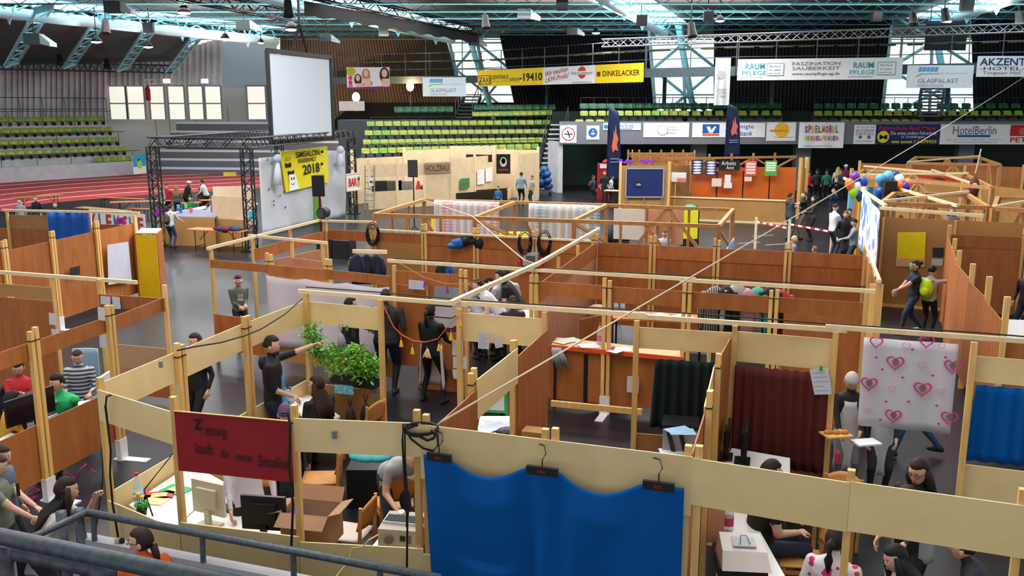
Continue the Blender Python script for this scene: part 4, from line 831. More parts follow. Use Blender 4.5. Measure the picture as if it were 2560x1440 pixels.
# BAR sign, slide
ba, bb = Q(868, 478, 39), Q(902, 470, 40); f = Face(ba, bb, ba.z, Q(868, 436, 39).z); s = banner('bar_sign', 'white sign lettered BAR with a pineapple beside the stage', 'sign', f, WH, frame=M['batten']); f.text(s, 'BAR', .1, .25, .68, .75, RD, .03, .03)
mb = MB(); f.disc(mb, .82, .38, .1, .03, ry=.16); mb.build('pineapple', C('d89a20'), s); mb = MB(); f.pts(mb, [(.75, .55), (.9, .55), (.88, .85), (.82, .7), (.76, .82)], .03); mb.build('pineapple_leaves', C('2c3a2a'), s)
MB().tube([(f.at(.5, 0).x, f.at(.5, 0).y + .05, 0), f.at(.5, 0, -.05)], .04, 6).build('pole', M['steel'], s)
sl = thing('painted_arch', 'green and orange painted cloth arch at the foot of the backdrop', 'arch', P(800, 552)); a = P(782, 556); b = P(822, 545); g0 = a.lerp(b, .5)
mb = MB(); mb.grid(lambda u, v: V(a.x + (b.x - a.x) * (u * .9 + .05 * v), a.y - .35 * math.sin(u * 3), 1.6 * v * (1 - .35 * (2 * u - 1) ** 2)), 8, 8, .03); mb.build('green_cloth', C('4f9a3c'), sl, smooth=True)
for k, u in ((0, 0), (1, 1)): MB().tube([(a.x + (b.x - a.x) * u, a.y - .05, 0), (a.x + (b.x - a.x) * (u * .8 + .1), a.y - .12, 1.0), (a.x + (b.x - a.x) * .5, a.y - .3, 1.62)], .1, 8).build('orange_edge', C('d05020'), sl, smooth=True)
for x, y, lab in ((822, 640, 'black bass speaker standing behind the craft stall, left'), (862, 644, 'black bass speaker lying behind the craft stall, right')):
    p = P(x, y); th = thing('bass_speaker', lab, 'speaker', p); MB().box((p.x, p.y, .3), (.55, .6, .6), -.3).build('cabinet', M['black'], th); MB().box((p.x + .09, p.y - .3, .3), (.46, .03, .52), -.3).build('grille', C('1c1d20'), th)
# ---- tables, benches, counters near the stage
def beer_table(label, p, q, wd, z, mt, name='beer_table', legm=None):
    p, q = Vector((p[0], p[1], 0)), Vector((q[0], q[1], 0)); th = thing(name, label, 'table' if z > .6 else 'bench', p.lerp(q, .5)); d = (q - p).normalized(); n = Vector((-d.y, d.x, 0))
    MB().beam((*p.xy, z - .015), (*q.xy, z - .015), wd, .03).build('table_top', mt, th); legm = legm or M['steel']
    for t in (.14, .86):
        c_ = p.lerp(q, t)
        for s_ in (-1, 1): MB().tube([(*(c_ + n * s_ * wd * .4).xy, z - .03), (*(c_ + n * s_ * wd * .4).xy, 0)], .016, 5).build('leg', legm, th)
        MB().tube([(*(c_ + n * wd * .4).xy, .15), (*(c_ - n * wd * .4).xy, .15)], .013, 5).build('stretcher', legm, th); cc = p.lerp(q, .5); MB().tube([(*c_.xy, .35), (*(c_.lerp(cc, .5)).xy, z - .05)], .012, 5).build('brace', legm, th)
    return th
OR = mat('orange_tabletop', (.62, .16, .035), .45, var=.08); 
beer_table('orange folding table with jackets in front of the stage counter', P(480, 570, .74), P(612, 577, .74), .6, .74, OR)
for (x0, y0, x1, y1, z, lab) in ((275, 505, 440, 500, .74, 'long orange folding table behind the left stall'), (200, 517, 320, 528, .74, 'brown folding table end behind the blue cloth stall'), (240, 492, 360, 497, .48, 'orange bench on the far side by the track'), (320, 520, 372, 522, .48, 'short orange bench beside the truss tower'), (35, 494, 155, 486, .74, 'greenish folding table at the left edge by the track'), (455, 508, 500, 505, .74, 'small orange table behind the stage counter'), (500, 500, 640, 497, .74, 'long orange table beside the track under the truss')):
    beer_table(lab, P(x0, y0, z), P(x1, y1, z), .5 if z > .6 else .25, z, OR if 'orange' in lab else M['tan'])
sc_ = thing('stage_counter', 'long brown counter with a purple top under the stage truss', 'counter', P(480, 610)); a, b, c_, d_ = P(405, 612), P(540, 616), P(543, 602), P(415, 600)
MB().slab(a, b, 0, 1.0, .05).build('front_panel', M['tan'], sc_); MB().slab(P(536, 612), P(622, 618), 0, .95, .05).build('side_panel', M['tan'], sc_)
q = [Vector((v.x, v.y, 1.0)) for v in (a, b, b + V(0, 2.0, 0), a + V(.3, 2.2, 0))]; MB().hexa(q + [v + V(0, 0, .04) for v in q]).build('counter_top', C('8a86a0'), sc_)
mb = MB(); mb.slab(P(537, 611), P(617, 617), .95, 1.75, .03); tag(mb.build('pale_board', M['bpale']), 'pale plywood board standing on the stage counter', 'board')
mb = MB(); a, b = P(535, 520, .9), P(640, 518, .9); mb.slab(a, b, .2, 1.75, .03); tag(mb.build('pale_board', M['bpale']), 'pale plywood screen behind the stage counter', 'board')
for i, (x, y, c_, lab) in enumerate(((396, 532, 'b01fae', 'magenta paper sheet on the left truss tower'), (538, 522, 'b01fae', 'magenta paper sheet hanging above the counter'), (632, 538, '2fb0d8', 'cyan paper sheet on the right truss tower'), (301, 552, 'a81ca8', 'magenta paper sheet by the painted letter fence'))):
    a = Q(x, y, 33.2 - .9 * (i != 3) - (i == 3) * 10.2); k = .3 if i != 3 else .18; tag(MB().box(a, (k, .02, k * .9)).build('paper_sheet', C(c_)), lab, 'paper')
beer_table('white tabletop table with paper cups behind the stage counter', P(435, 533, .9), P(530, 514, .9), .5, .9, C('c8e0e0'), 'white_table')
for i, (x, y, c_) in enumerate(((446, 522, '50b8e0'), (465, 521, '60d050'), (478, 531, 'f05080'), (452, 531, '4060c0'))): tag(MB().lathe(P(x, y, 1.05 if i > 1 else .92), [(.05, 0), (.07, .16)], 8).build('paper_cup', C(c_)), ['light blue', 'green', 'pink', 'dark blue'][i] + ' paper cup near the stage counter', 'cup')
wt = thing('wash_table', 'white table crowded with small white things behind the counter', 'table', P(610, 530, 0)); a, b = P(558, 512, .9), P(640, 508, .9); MB().beam(a, b, .8, .05).build('table_top', M['desk'], wt)
for t in (.05, .95): MB().box((*a.lerp(b, t).xy, .44), (.06, .5, .88)).build('leg', M['steel'], wt)
for i in range(6): p = a.lerp(b, .08 + i * .16); tag(MB().lathe((p.x, p.y - .1, .93), [(.06, 0), (.09, .05), (.08, .2 + .1 * (i % 3)), (.04, .24 + .1 * (i % 3))], 8).build('white_jar', C('d0d4d8')), 'small white jar on the wash table, number %s from the left' % ['one', 'two', 'three', 'four', 'five', 'six'][i], 'jar')
jk = thing('jacket_heap', 'heap of dark blue and red jackets on the orange table', 'jackets', P(570, 572, .74)); 
for i in range(7): p = P(545 + i * 9, 571 + i % 3, .8); MB().ell(p, (.19, .16, .05 + .04 * (i % 3)), 8, 5).build('jacket', C(['1c2440', '1f2d66', '55202e', '20365a', '141a2c', '243c5c', '1b4a5c'][i]), jk, smooth=True)
# painted letter fence
lf = thing('letter_fence', 'low white fence with big red and blue painted letters', 'fence', P(280, 560)); a, b = P(228, 576), P(366, 592); fl = Face(a, b, .0, .85); MB().slab(a, b, .02, .85, .03).build('panel', C('d8d2cc'), lf)
for i, ch in enumerate('KLEMfHF'): fl.text(lf, ch, .03 + i * .14, .15, .03 + i * .14 + .1, .85, C(['b02838', '3070a8'][i % 2]), .03, .03)
# ================================================================ TIMBER FRAME ROOMS
def frame_side(th, a, b, top, mt, diag=1, studs=0, s_=.085, low=0.06):
    a, b = Vector((a[0], a[1], 0)), Vector((b[0], b[1], 0)); up = V(0, 0, 1)
    MB().beam(a + up * top, b + up * top, s_, s_).build('top_beam', mt, th); MB().beam(a + up * low, b + up * low, s_, s_).build('bottom_beam', mt, th)
    if diag & 1: MB().beam(a + up * low, a.lerp(b, .5) + up * top, s_ * .6, s_).build('brace', mt, th)
    if diag & 2: MB().beam(a.lerp(b, .5) + up * top, b + up * low, s_ * .6, s_).build('brace', mt, th)
    if diag & 4: MB().beam(a + up * (top * .98), b + up * (top * .55), s_ * .6, s_).build('brace', mt, th)
    for i in range(studs): p = a.lerp(b, (i + 1) / (studs + 1)); MB().beam(p + up * low, p + up * top, s_ * .7, s_ * .9).build('stud', mt, th)
def frame_post(th, p, top, mt, s_=.1): MB().box((p[0], p[1], top / 2), (s_, s_, top)).build('corner_post', mt, th)
H2 = 2.2
fl_, fm, fr, bl_, bm, br_, frr, brr = [P(x, y, H2) for x, y in ((935, 537), (1187, 545), (1435, 553), (1060, 500), (1287, 506), (1516, 513), (1797, 566), (1832, 525))]
D = M['dark']
for lab, cs, sd in (('left timber frame room with woven sheets, braces on all sides', (fl_, fm, bm, bl_), (2, 0, 1, 2)), ('middle timber frame room holding the second woven sheet', (fm, fr, br_, bm), (2, 0, 0, 3)), ('right timber frame room open to the dark floor', (fr, frr, brr, br_), (2, 0, 2, 3))):
    th = thing('timber_frame_room', lab, 'frame', (cs[0] + cs[2]) / 2 * V(1, 1, 0) if False else Vector(((cs[0].x + cs[2].x) / 2, (cs[0].y + cs[2].y) / 2, 0)))
    for i in range(4):
        if i == 3 and cs[0] is not fl_: continue
        frame_side(th, cs[i], cs[(i + 1) % 4], H2, D, [2, 1, 3, 0][i] if i != 1 else 4, sd[i])
        if i in (1, 2) or cs[0] is fl_: frame_post(th, cs[i], H2, D)
mb = MB(); mb.slab(fl_, bl_, .1, 1.0, .02); tag(mb.build('leaning_board', M['brown']), 'brown board closing the left side of the woven sheet room', 'board')
def weave(name_cols, sc):
    m = bpy.data.materials.new('plaid_net'); m.use_nodes = True; nt = m.node_tree; b = nt.nodes['Principled BSDF']; L = nt.links
    tc = nt.nodes.new('ShaderNodeTexCoord'); mp = nt.nodes.new('ShaderNodeMapping'); mp.inputs['Scale'].default_value = (sc, sc, .01); n = nt.nodes.new('ShaderNodeTexNoise'); n.inputs['Scale'].default_value = 1.3
    r = nt.nodes.new('ShaderNodeValToRGB'); el = r.color_ramp.elements
    for i, (pos, c) in enumerate(name_cols):
        e = el[i] if i < 2 else el.new(pos); e.position = pos; e.color = c + (1,)
    wv = nt.nodes.new('ShaderNodeTexWave'); wv.bands_direction = 'Z'; wv.inputs['Scale'].default_value = 3.5; wv.inputs['Distortion'].default_value = 1
    mx = nt.nodes.new('ShaderNodeMix'); mx.data_type = 'RGBA'; mx.inputs[7].default_value = (.72, .72, .70, 1)
    L.new(tc.outputs['Object'], mp.inputs[0]); L.new(mp.outputs[0], n.inputs['Vector']); L.new(n.outputs['Fac'], r.inputs[0]); L.new(r.outputs[0], mx.inputs[6]); L.new(wv.outputs['Fac'], mx.inputs[0]); L.new(tc.outputs['Object'], wv.inputs['Vector']); L.new(mx.outputs[2], b.inputs['Base Color'])
    b.inputs['Roughness'].default_value = .9; b.inputs['Alpha'].default_value = .72; return m
def hang_sheet(name, label, cat, A, B, z0, z1, mt, amp=.04, fr=40, sag=0, t=.008, hemw=0.0):
    Fh = Face(A, B, z0, z1); mb = MB(); mb.grid(lambda u, v: Fh.at(u, v, amp * math.sin(u * fr + .6 * math.sin(u * 9)) * (1.15 - .55 * v)) + V(0, 0, -sag * math.sin(u * math.pi) * v), max(16, int(fr * 1.3)), 8, t)
    return tag(mb.build(name, mt, smooth=True), label, cat)
hang_sheet('woven_sheet', 'pale woven net sheet with yellow and pink checks over the left frame', 'cloth', P(1085, 499, 2.25), P(1248, 505, 2.25), .75, 2.25, weave([(.3, (.70, .55, .15)), (.5, (.72, .72, .72)), (.65, (.75, .25, .28))], 1.2), .03, 60)
hang_sheet('woven_sheet', 'pale woven net sheet with blue and orange checks over the middle frame', 'cloth', P(1322, 508, 2.25), P(1500, 513, 2.25), .45, 2.25, weave([(.3, (.80, .50, .10)), (.5, (.75, .75, .74)), (.65, (.20, .45, .62))], 1.2), .03, 60)
tag(MB().slab(P(1535, 521, 1.9), P(1612, 524, 1.9), 1.0, 1.9, .02).build('canvas_sheet', C('c8c0b4')), 'pale canvas panel in the back of the right frame room', 'panel')
sp = thing('brick_red_panel', 'brick red plywood panels in the back of the right frame room', 'panel', P(1660, 600)); 
for x in (1612, 1648, 1680): MB().slab(P(x, 525, 1.9), P(x + 30, 526, 1.9), .9, 1.9, .02).build('board', M['salmon'], sp)
vs = thing('yellow_machine', 'yellow and black cart with a turquoise top in the right frame room', 'cart', P(1722, 615)); p = P(1722, 612); MB().box((p.x, p.y, .75), (.5, .45, 1.0)).build('body', C('c8c818'), vs); MB().box((p.x, p.y, .12), (.6, .55, .24)).build('base', M['black'], vs); MB().ell((p.x, p.y, 1.33), (.22, .2, .12)).build('turquoise_top', C('2fae98'), vs, smooth=True); MB().box((p.x - .27, p.y, .8), (.06, .4, 1.2)).build('side_rail', M['black'], vs); MB().box((p.x + .27, p.y, .8), (.06, .4, 1.2)).build('side_rail', M['black'], vs)
yb = P(1290, 588, .3); tag(MB().box((yb.x, yb.y, .2), (1.2, .5, .4)).build('yellow_box', C('e0b810')), 'yellow box on the floor of the woven sheet rooms', 'box'); tag(MB().slab(P(1078, 560, 1.0), P(1092, 560, 1.0), .1, 1.3, .03).build('yellow_board', C('dcb418')), 'narrow yellow board standing left of the first woven sheet', 'board')
# ================================================================ EMPLOYMENT OFFICE STALL
ca_, cb_ = P(1668, 549), P(1968, 562); ct = thing('office_counter', 'long tan counter front of the employment office stall', 'counter', ca_)
MB().slab(ca_, cb_, .05, 1.0, .04).build('front_panel', M['tan'], ct); MB().slab(ca_ + V(0, -.03, 0), cb_ + V(0, -.03, 0), .98, 1.04, .1).build('top_rail', M['batten'], ct); MB().slab(ca_ + V(0, -.02, 0), cb_ + V(0, -.02, 0), 0, .08, .06).build('sill', M['batten'], ct)
w1a, w1b = P(1548, 556), P(1668, 556)
wall('brown plywood wall carrying the blue pin board', [w1a, w1b], [[(.1, 2.42, 'tan')]], top=2.6, off=0, double=False, pw=.1)
f = Face(w1a, w1b, .1, 2.42); f2 = Face(on(w1a, w1b, (1563, 492)), on(w1a, w1b, (1656, 494)), on(w1a, w1b, (1563, 492)).z, on(w1a, w1b, (1563, 421)).z); s = banner('pin_board', 'dark blue pin board in an aluminium frame', 'board', Face(f2.at(0, 0, .12), f2.at(1, 0, .12), f2.z0, f2.z1), C('15255e'), frame=C('9aa0a8'))
fx = Face(f2.at(0, 0, .12), f2.at(1, 0, .12), f2.z0, f2.z1); mb = MB(); fx.rect(mb, .25, .35, .43, .56, .02); mb.build('small_sign', C('0e1838'), s); fx.text(s, 'info', .28, .4, .4, .5, WH, .04)
for u in (.03, .5, .97): MB().tube([fx.at(u, 0, -.03), (fx.at(u, 0, -.03).x, fx.at(u, 0, -.03).y, 0.02)], .03, 5).build('leg', C('8a8078'), s)
oa, ob = P(1724, 543), P(1985, 546); orange = mat('orange_panel', (.62, .13, .02), .35, var=.15, scale=1.0)
ow = thing('orange_screen', 'row of glossy orange panels behind the employment counter', 'screen', oa); n = 4
for i in range(n): MB().slab(oa.lerp(ob, i / n) + V(.02, 0, 0), oa.lerp(ob, (i + .97) / n), .1, 2.25, .03).build('panel', orange, ow)
fo = Face(oa, ob, .1, 2.25)
wall('brown side wall right of the orange panels', [ob + V(.1, -.2, 0), ob + V(.45, .1, 0)], [[(.1, 2.2, 'tan')]], top=2.7, off=0, double=False, pw=.14)
wall('brown back wall with a pink sheet left of the orange panels', [w1b + V(.2, .8, 0), oa + V(0, .3, 0)], [[(.1, 2.3, 'tan')]], top=2.5, off=0, double=False)
for lab, A, B, z in (('long timber lattice over the employment office stall', Q(1660, 396, 41), Q(1990, 392, 43), 2.55), ('timber lattice above the brown wall left of the posters', Q(1570, 398, 48), Q(1735, 392, 48), 2.45)):
    th = thing('timber_lattice', lab, 'frame', (A.x, A.y, 1.9)); 
    MB().beam((A.x, A.y, z), (B.x, B.y, z), .1, .1).build('top_beam', D, th); MB().beam((A.x, A.y, z - .55), (B.x, B.y, z - .55), .1, .1).build('bottom_beam', D, th)
    for i in range(6): a, b = A.lerp(B, i / 6), A.lerp(B, (i + 1) / 6); MB().beam((a.x, a.y, z - .55 * (i % 2)), (b.x, b.y, z - .55 * ((i + 1) % 2)), .06, .08).build('brace', D, th); MB().beam((a.x, a.y, 0.02), (a.x, a.y, z + .2), .09, .09).build('post', D, th)
wall('low red brown wall behind the pin board stall', [Q(1580, 420, 49), Q(1735, 420, 49)], [[(.3, 2.35, 'brown')]], top=2.6)
def poster(label, x0, y0, x1, y1, A, B, col, lines=(), off=.06, name='poster'):
    p0, p1 = on(A, B, (x0, y1)), on(A, B, (x1, y1)); f = Face(p0, p1, p0.z, on(A, B, (x0, y0)).z); f = Face(f.at(0, 0, off), f.at(1, 0, off), f.z0, f.z1); s = banner(name, label, 'poster', f, col, t=.008)
    for (st, u0, v0, u1, v1, m_) in lines:
        if st == '#': mb = MB(); f.rect(mb, u0, v0, u1, v1, .006); mb.build('printed_block', m_, s)
        elif st == 'o': mb = MB(); f.disc(mb, (u0 + u1) / 2, (v0 + v1) / 2, (u1 - u0) * f.L / 2, .006, ry=(v1 - v0) * (f.z1 - f.z0) / 2); mb.build('printed_oval', m_, s)
        else: f.text(s, st, u0, v0, u1, v1, m_, .008)
    return s
ov = [('o', .12, .8 - i * .19, .88, .95 - i * .19, WH) for i in range(5)]
poster('dark blue poster with five white ovals, left of two', 1726, 399, 1753, 434, oa, ob, C('1c2a62'), ov, .5); poster('dark blue poster with five white ovals, right of two', 1760, 400, 1787, 435, oa, ob, C('1c2a62'), ov, .5)
poster('black sign with white lettering Arbeitsamt', 1793, 399, 1845, 424, oa, ob, BK, [('Arbeits', .12, .52, .8, .92, WH), ('Amt', .35, .1, .72, .45, WH)], .5, 'office_sign')
rp = [('#', .12, .12 + i * .2, .88, .26 + i * .2, C('f0dcd8')) for i in range(4)]
poster('red poster with white strips on the orange panels', 1857, 400, 1886, 437, oa, ob, C('e0584a'), rp, .5); poster('green poster with white strips on the orange panels', 1906, 400, 1936, 437, oa, ob, C('4fae48'), [('#', .1, .3 + i * .16, .9, .42 + i * .16, C('e4f0dc')) for i in range(4)], .5)
for (x0, y0, x1, y1, lab) in ((1776, 444, 1800, 464, 'pinkish sheet taped to the orange panel left of the black sign'), (1857, 440, 1875, 451, 'small pinkish sheet taped below the red poster'), (1808, 435, 1823, 455, 'white sheet on the post under the black sign'), (1806, 455, 1826, 468, 'lower white sheet on the post under the black sign')): poster(lab, x0, y0, x1, y1, oa, ob, C('e8d0c8') if 'pink' in lab else WH, (), .45, 'paper_sheet')
poster('white notice with a pink field on a post before the office', 1679, 430, 1716, 454, ca_, cb_, WH, [('#', .4, 0, 1, .42, C('e07a84'))], .1, 'notice'); mb = MB(); q = on(ca_, cb_, (1687, 488)); mb.box((q.x, q.y - .02, .7), (.05, .05, 1.4 + .4)); tag(mb.build('notice_post', M['post']), 'thin post holding the white and pink notice', 'post')
for i, (x, lab) in enumerate(((1560, 'violet paper garland left of the pin board top'), (1612, 'violet paper garland above the pin board'))):
    gtl = thing('paper_garland', lab, 'garland', on(w1a, w1b, (x, 405)))
    for k in range(9): p = on(w1a, w1b, (x - 14 + k * 4, 404 - 3 * math.sin(k * 1.3))); MB().ell(p, (.06, .03, .03 + .03 * (k % 3)), 6, 4).build('petal', C('8a2fd0'), gtl)
rm = thing('red_cabinet', 'red and white drinks cabinet in front of the dark gate', 'cabinet', Q(1512, 475, 48.5)); p = Q(1512, 452, 48.5); MB().box((p.x, p.y, .95), (.75, .6, 1.9)).build('body', C('a81420'), rm); MB().box((p.x, p.y - .31, 1.78), (.6, .03, .22)).build('header', WH, rm); MB().box((p.x, p.y - .31, .75), (.68, .03, .12)).build('white_band', WH, rm); MB().ell((p.x + .1, p.y, 1.98), (.25, .2, .15)).build('red_bundle', C('b01822'), rm)
beer_table('small pale table with children beside the pin board', P(1512, 475, .9), P(1548, 476, .9), .5, .9, M['bpale'], 'side_table')
# ================================================================ PALE TIMBER STALLS (Holzbau)
wb1, wb2, wb3 = P(925, 524), P(1128, 512), P(1242, 492); w1z = 2.35
wl = wall('pale timber stall front left of the carved sign', [wb1, wb1.lerp(wb2, .33), wb1.lerp(wb2, .66), wb2], [[(.0, .85, 'bpale'), (1.55, 2.15, 'bpale')], [(.0, .85, 'bpale'), (1.55, 2.15, 'bpale')], [(.0, 2.2, 'bpale')]], top=2.4, off=0, double=False, pw=.1, postm='batten')
wall('pale timber stall side wall right of the carved sign', [wb2, wb2.lerp(wb3, .5), wb3], [[(0, 2.3, 'bpale')], [(0, 2.3, 'bpale')]], top=2.45, off=0, double=False, pw=.1, postm='batten')
k0, k1, k2 = Q(880, 400, 46), Q(1130, 400, 50.5), Q(1345, 400, 49)
wall('pale timber back walls rising behind the carpentry stalls', [k0, k0.lerp(k1, .5), k1, k1.lerp(k2, .5), k2], [[(0, 2.3, 'bpale')], [(0, 2.6, 'bpale')], [(0, 2.75, 'bpale')], [(0, 2.6, 'bpale')]], top=2.75, off=0, double=False, pw=.12, postm='batten')
k3 = P(1262, 480); wall('pale timber inner wall with the black emblem cloth', [wb3, k3], [[(.9, 2.3, 'bpale')]], top=2.5, off=0, double=False, postm='batten'); wall('pale timber end wall at the right of the carpentry stalls', [Q(1296, 470, 46), Q(1345, 470, 48)], [[(0, 2.5, 'bpale')]], top=2.6, off=0, double=False, postm='batten')
A, B = wb1, wb2; poster('carved wooden sign lettered Holzbau', 1058, 408, 1124, 434, A, B, C('9a8468'), [('HOLZBAU', .06, .2, .94, .8, C('4a2418'))], .1, 'carved_sign')
poster('small green and brown painted sign on the timber stall', 1147, 447, 1170, 473, wb2, wb3, C('2f8a5a'), [('Holz', .1, .25, .9, .7, C('b83020'))], .1, 'painted_sign')
mb = MB(); f = Face(wb2, wb3, 0, 1); th = poster('black cloth with a white and red skull emblem', 1241, 385, 1276, 434, Q(1200, 430, 43.8), Q(1300, 430, 43.8), C('101014'), [('o', .25, .35, .75, .85, C('c8c4c4')), ('o', .35, .5, .65, .8, C('701018')), ('#', .15, .15, .85, .25, C('a02028'))], .1, 'emblem_cloth')
poster('black cloth banner with red patches hanging behind the timber stall', 1178, 384, 1242, 402, k1, k2, C('14141a'), [('o', .2, .2, .5, .8, C('7a2020')), ('o', .6, .3, .9, .8, C('3a3a40'))], .8, 'dark_cloth')
for (x0, y0, x1, y1, lab) in ((1190, 425, 1208, 462, 'white sheet taped to the timber stall, left one'), (1211, 420, 1228, 455, 'white sheet taped to the timber stall, right one')): poster(lab, x0, y0, x1, y1, wb2, wb3, WH, (), .08, 'paper_sheet')
poster('blue and white leaflet beside the ladder', 920, 446, 932, 465, wb1, wb2, WH, [('#', .2, .4, .8, .7, C('2a4aa0'))], .1, 'leaflet')
cbx = thing('dark_cabinets', 'grey and dark low cabinets inside the timber stall', 'cabinet', P(1000, 512)); 
for i, (x, c_) in enumerate(((945, '2a2018'), (985, '55504a'), (1010, '8a8a88'))): p = P(x, 508); MB().box((p.x, p.y + .6, .55), (.75, .5, 1.1)).build('cabinet_box', C(c_), cbx)
cr = thing('timber_crate', 'long dark crate with pale edges before the timber stall', 'crate', P(1190, 508)); a, b = P(1140, 510), P(1268, 500); MB().slab(a, b, 0, .55, .03).build('front_side', C('241a12'), cr); MB().slab(a + V(.3, 1.2, 0), b + V(.2, 1.2, 0), 0, .55, .03).build('back_side', C('241a12'), cr); MB().slab(a, a + V(.3, 1.2, 0), 0, .57, .04).build('end_side', M['batten'], cr); MB().slab(b, b + V(.2, 1.2, 0), 0, .57, .04).build('end_side', M['batten'], cr)
ld = thing('step_ladder', 'tall grey ladder leaning beside the bar sign', 'ladder', P(915, 526)); a = P(912, 526)
for k in (0, .45): MB().tube([(a.x + k, a.y, 0), (a.x + k, a.y + .5, 2.1)], .03, 5).build('rail', C('8a8478'), ld)
for i in range(7): t = (i + .6) / 7.4; MB().tube([(a.x, a.y + .5 * t, 2.1 * t), (a.x + .45, a.y + .5 * t, 2.1 * t)], .02, 5).build('rung', C('8a8478'), ld)
bg_ = thing('bin_bag_cart', 'cart heaped with blue rubbish bags beside the grey stairs', 'cart', P(1357, 490)); p = P(1357, 488)
for i in range(9): MB().ell((p.x + .28 * math.cos(i * 2.2), p.y + .2 * math.sin(i * 1.7), .5 + .11 * i), (.3 - .02 * (i % 4), .28, .2 + .03 * (i % 3)), 8, 6, 0, Matrix.Rotation(i * .9, 3, 'Y')).build('bag', C('1c4a80', .3), bg_, smooth=True)
MB().box((p.x, p.y, .25), (1.0, .8, .06)).build('platform', M['galv'], bg_); 
for sx in (-.4, .4): MB().lathe((p.x + sx, p.y - .3, 0), [(.02, 0), (.1, .05), (.1, .12), (.02, .2)], 8).build('wheel', M['black'], bg_)
hg = P(1067, 508); tag(MB().ell((hg.x, hg.y, .75), (.3, .3, .3)).build('dark_ball_bag', M['black'], smooth=True), 'round dark bag standing at the timber stall', 'bag'); tag(MB().tube([(hg.x - .45, hg.y, .1), (hg.x - .4, hg.y, .6), (hg.x - .42, hg.y, 1.15)], [.28, .2, .05], 9).build('orange_tent_cone', C('c83a1c')), 'small orange cone shaped cloth at the timber stall', 'cloth')
# ================================================================ RIGHT HAND TIMBER STALLS
rooms = [('timber frame stall behind the yellow poster wall', [(2205, 508), (2470, 520), (2420, 488), (2235, 484)], 2.45), ('timber frame stall with the red sign in the right background', [(2140, 440), (2480, 470), (2420, 440), (2160, 425)], 2.5), ('timber frame stall at the right edge behind the cross wall', [(2484, 522), (2700, 535), (2640, 500), (2494, 495)], 2.45), ('timber frame with sloped pale rafters in the right background', [(2270, 408), (2500, 412), (2450, 395), (2290, 393)], 2.6)]
for i, (lab, px, z) in enumerate(rooms):
    cs = [P(x, y, z) for x, y in px]; th = thing('timber_frame_room', lab, 'frame', Vector(((cs[0].x + cs[2].x) / 2, (cs[0].y + cs[2].y) / 2, 0)))
    for k in range(4): frame_side(th, cs[k], cs[(k + 1) % 4], z, D, 3 if k % 2 == 0 else 1, 1, .1); frame_post(th, cs[k], z, D, .12)
    MB().slab(cs[3], cs[2], .1, 1.5, .03).build('back_board', M['tan'], th); MB().slab(cs[0], cs[1], .05, 1.05, .03).build('front_board', M['tan'], th)
    MB().beam((*cs[0].xy, z + .05), (*cs[2].xy, z + .1), .06, .06).build('rafter', M['batten'], th)
for lab, p, q, zz in (('long tan wall in the right background behind the dangling basket', (2130, 420), (2600, 470), 2.2), ('low red brown wall at the far right below the net', (2150, 402), (2560, 412), 2.4)):
    a, b = P(p[0], p[1], zz), P(q[0], q[1], zz); wall(lab, [a, a.lerp(b, .33), a.lerp(b, .66), b], [[(.1, zz - .1, 'tan' if 'tan' in lab else 'brown')]] * 3, top=zz, off=0, double=False, pw=.12)
a, b = P(2300, 450, 2.0), P(2450, 455, 2.0); f = Face(a, b, 1.4, 2.15); s = banner('red_oriental_sign', 'red sign with a black and yellow round emblem', 'sign', f, C('c02418')); mb = MB(); f.disc(mb, .3, .5, .45, .02, ry=.33); mb.build('black_emblem', BK, s); mb = MB()
for u in (.2, .27, .34): f.rect(mb, u, .2, u + .04, .8, .03)
mb.build('yellow_strokes', C('e0c030'), s); mb = MB()
for u in (.62, .72, .82): f.rect(mb, u, .3, u + .06, .75, .02)
mb.build('yellow_letters', C('d8a830'), s)
for i, (p, q, lab) in enumerate((((2240, 470), (2395, 515), 'pale batten sloping down behind the balloons'), ((2200, 520), (2460, 540), 'pale batten along the top of the yellow poster wall'), ((2160, 415), (2330, 430), 'thin pale batten in the right background, upper'), ((2330, 425), (2440, 462), 'pale rafter sloping to the dangling basket'), ((2110, 445), (2215, 515), 'pale batten sloping down along the banner stall'))): mb = MB(); mb.beam(P(*p, 2.5), P(*q, 2.5), .07, .07); tag(mb.build('roof_batten', M['batten']), lab, 'batten')
p = Q(2435, 470, 28); hb = thing('hanging_basket', 'dark woven mask shaped basket hanging at the right timber stall', 'basket', p); MB().ell(p, (.17, .12, .36)).build('basket', C('5a2c1c'), hb, smooth=True); MB().ell(p + V(0, -.1, .12), (.1, .04, .06)).build('opening', M['black'], hb); MB().tube([p + V(0, 0, .45), p + V(.1, 0, 1.2)], .02, 5).build('cord', M['rope'], hb)
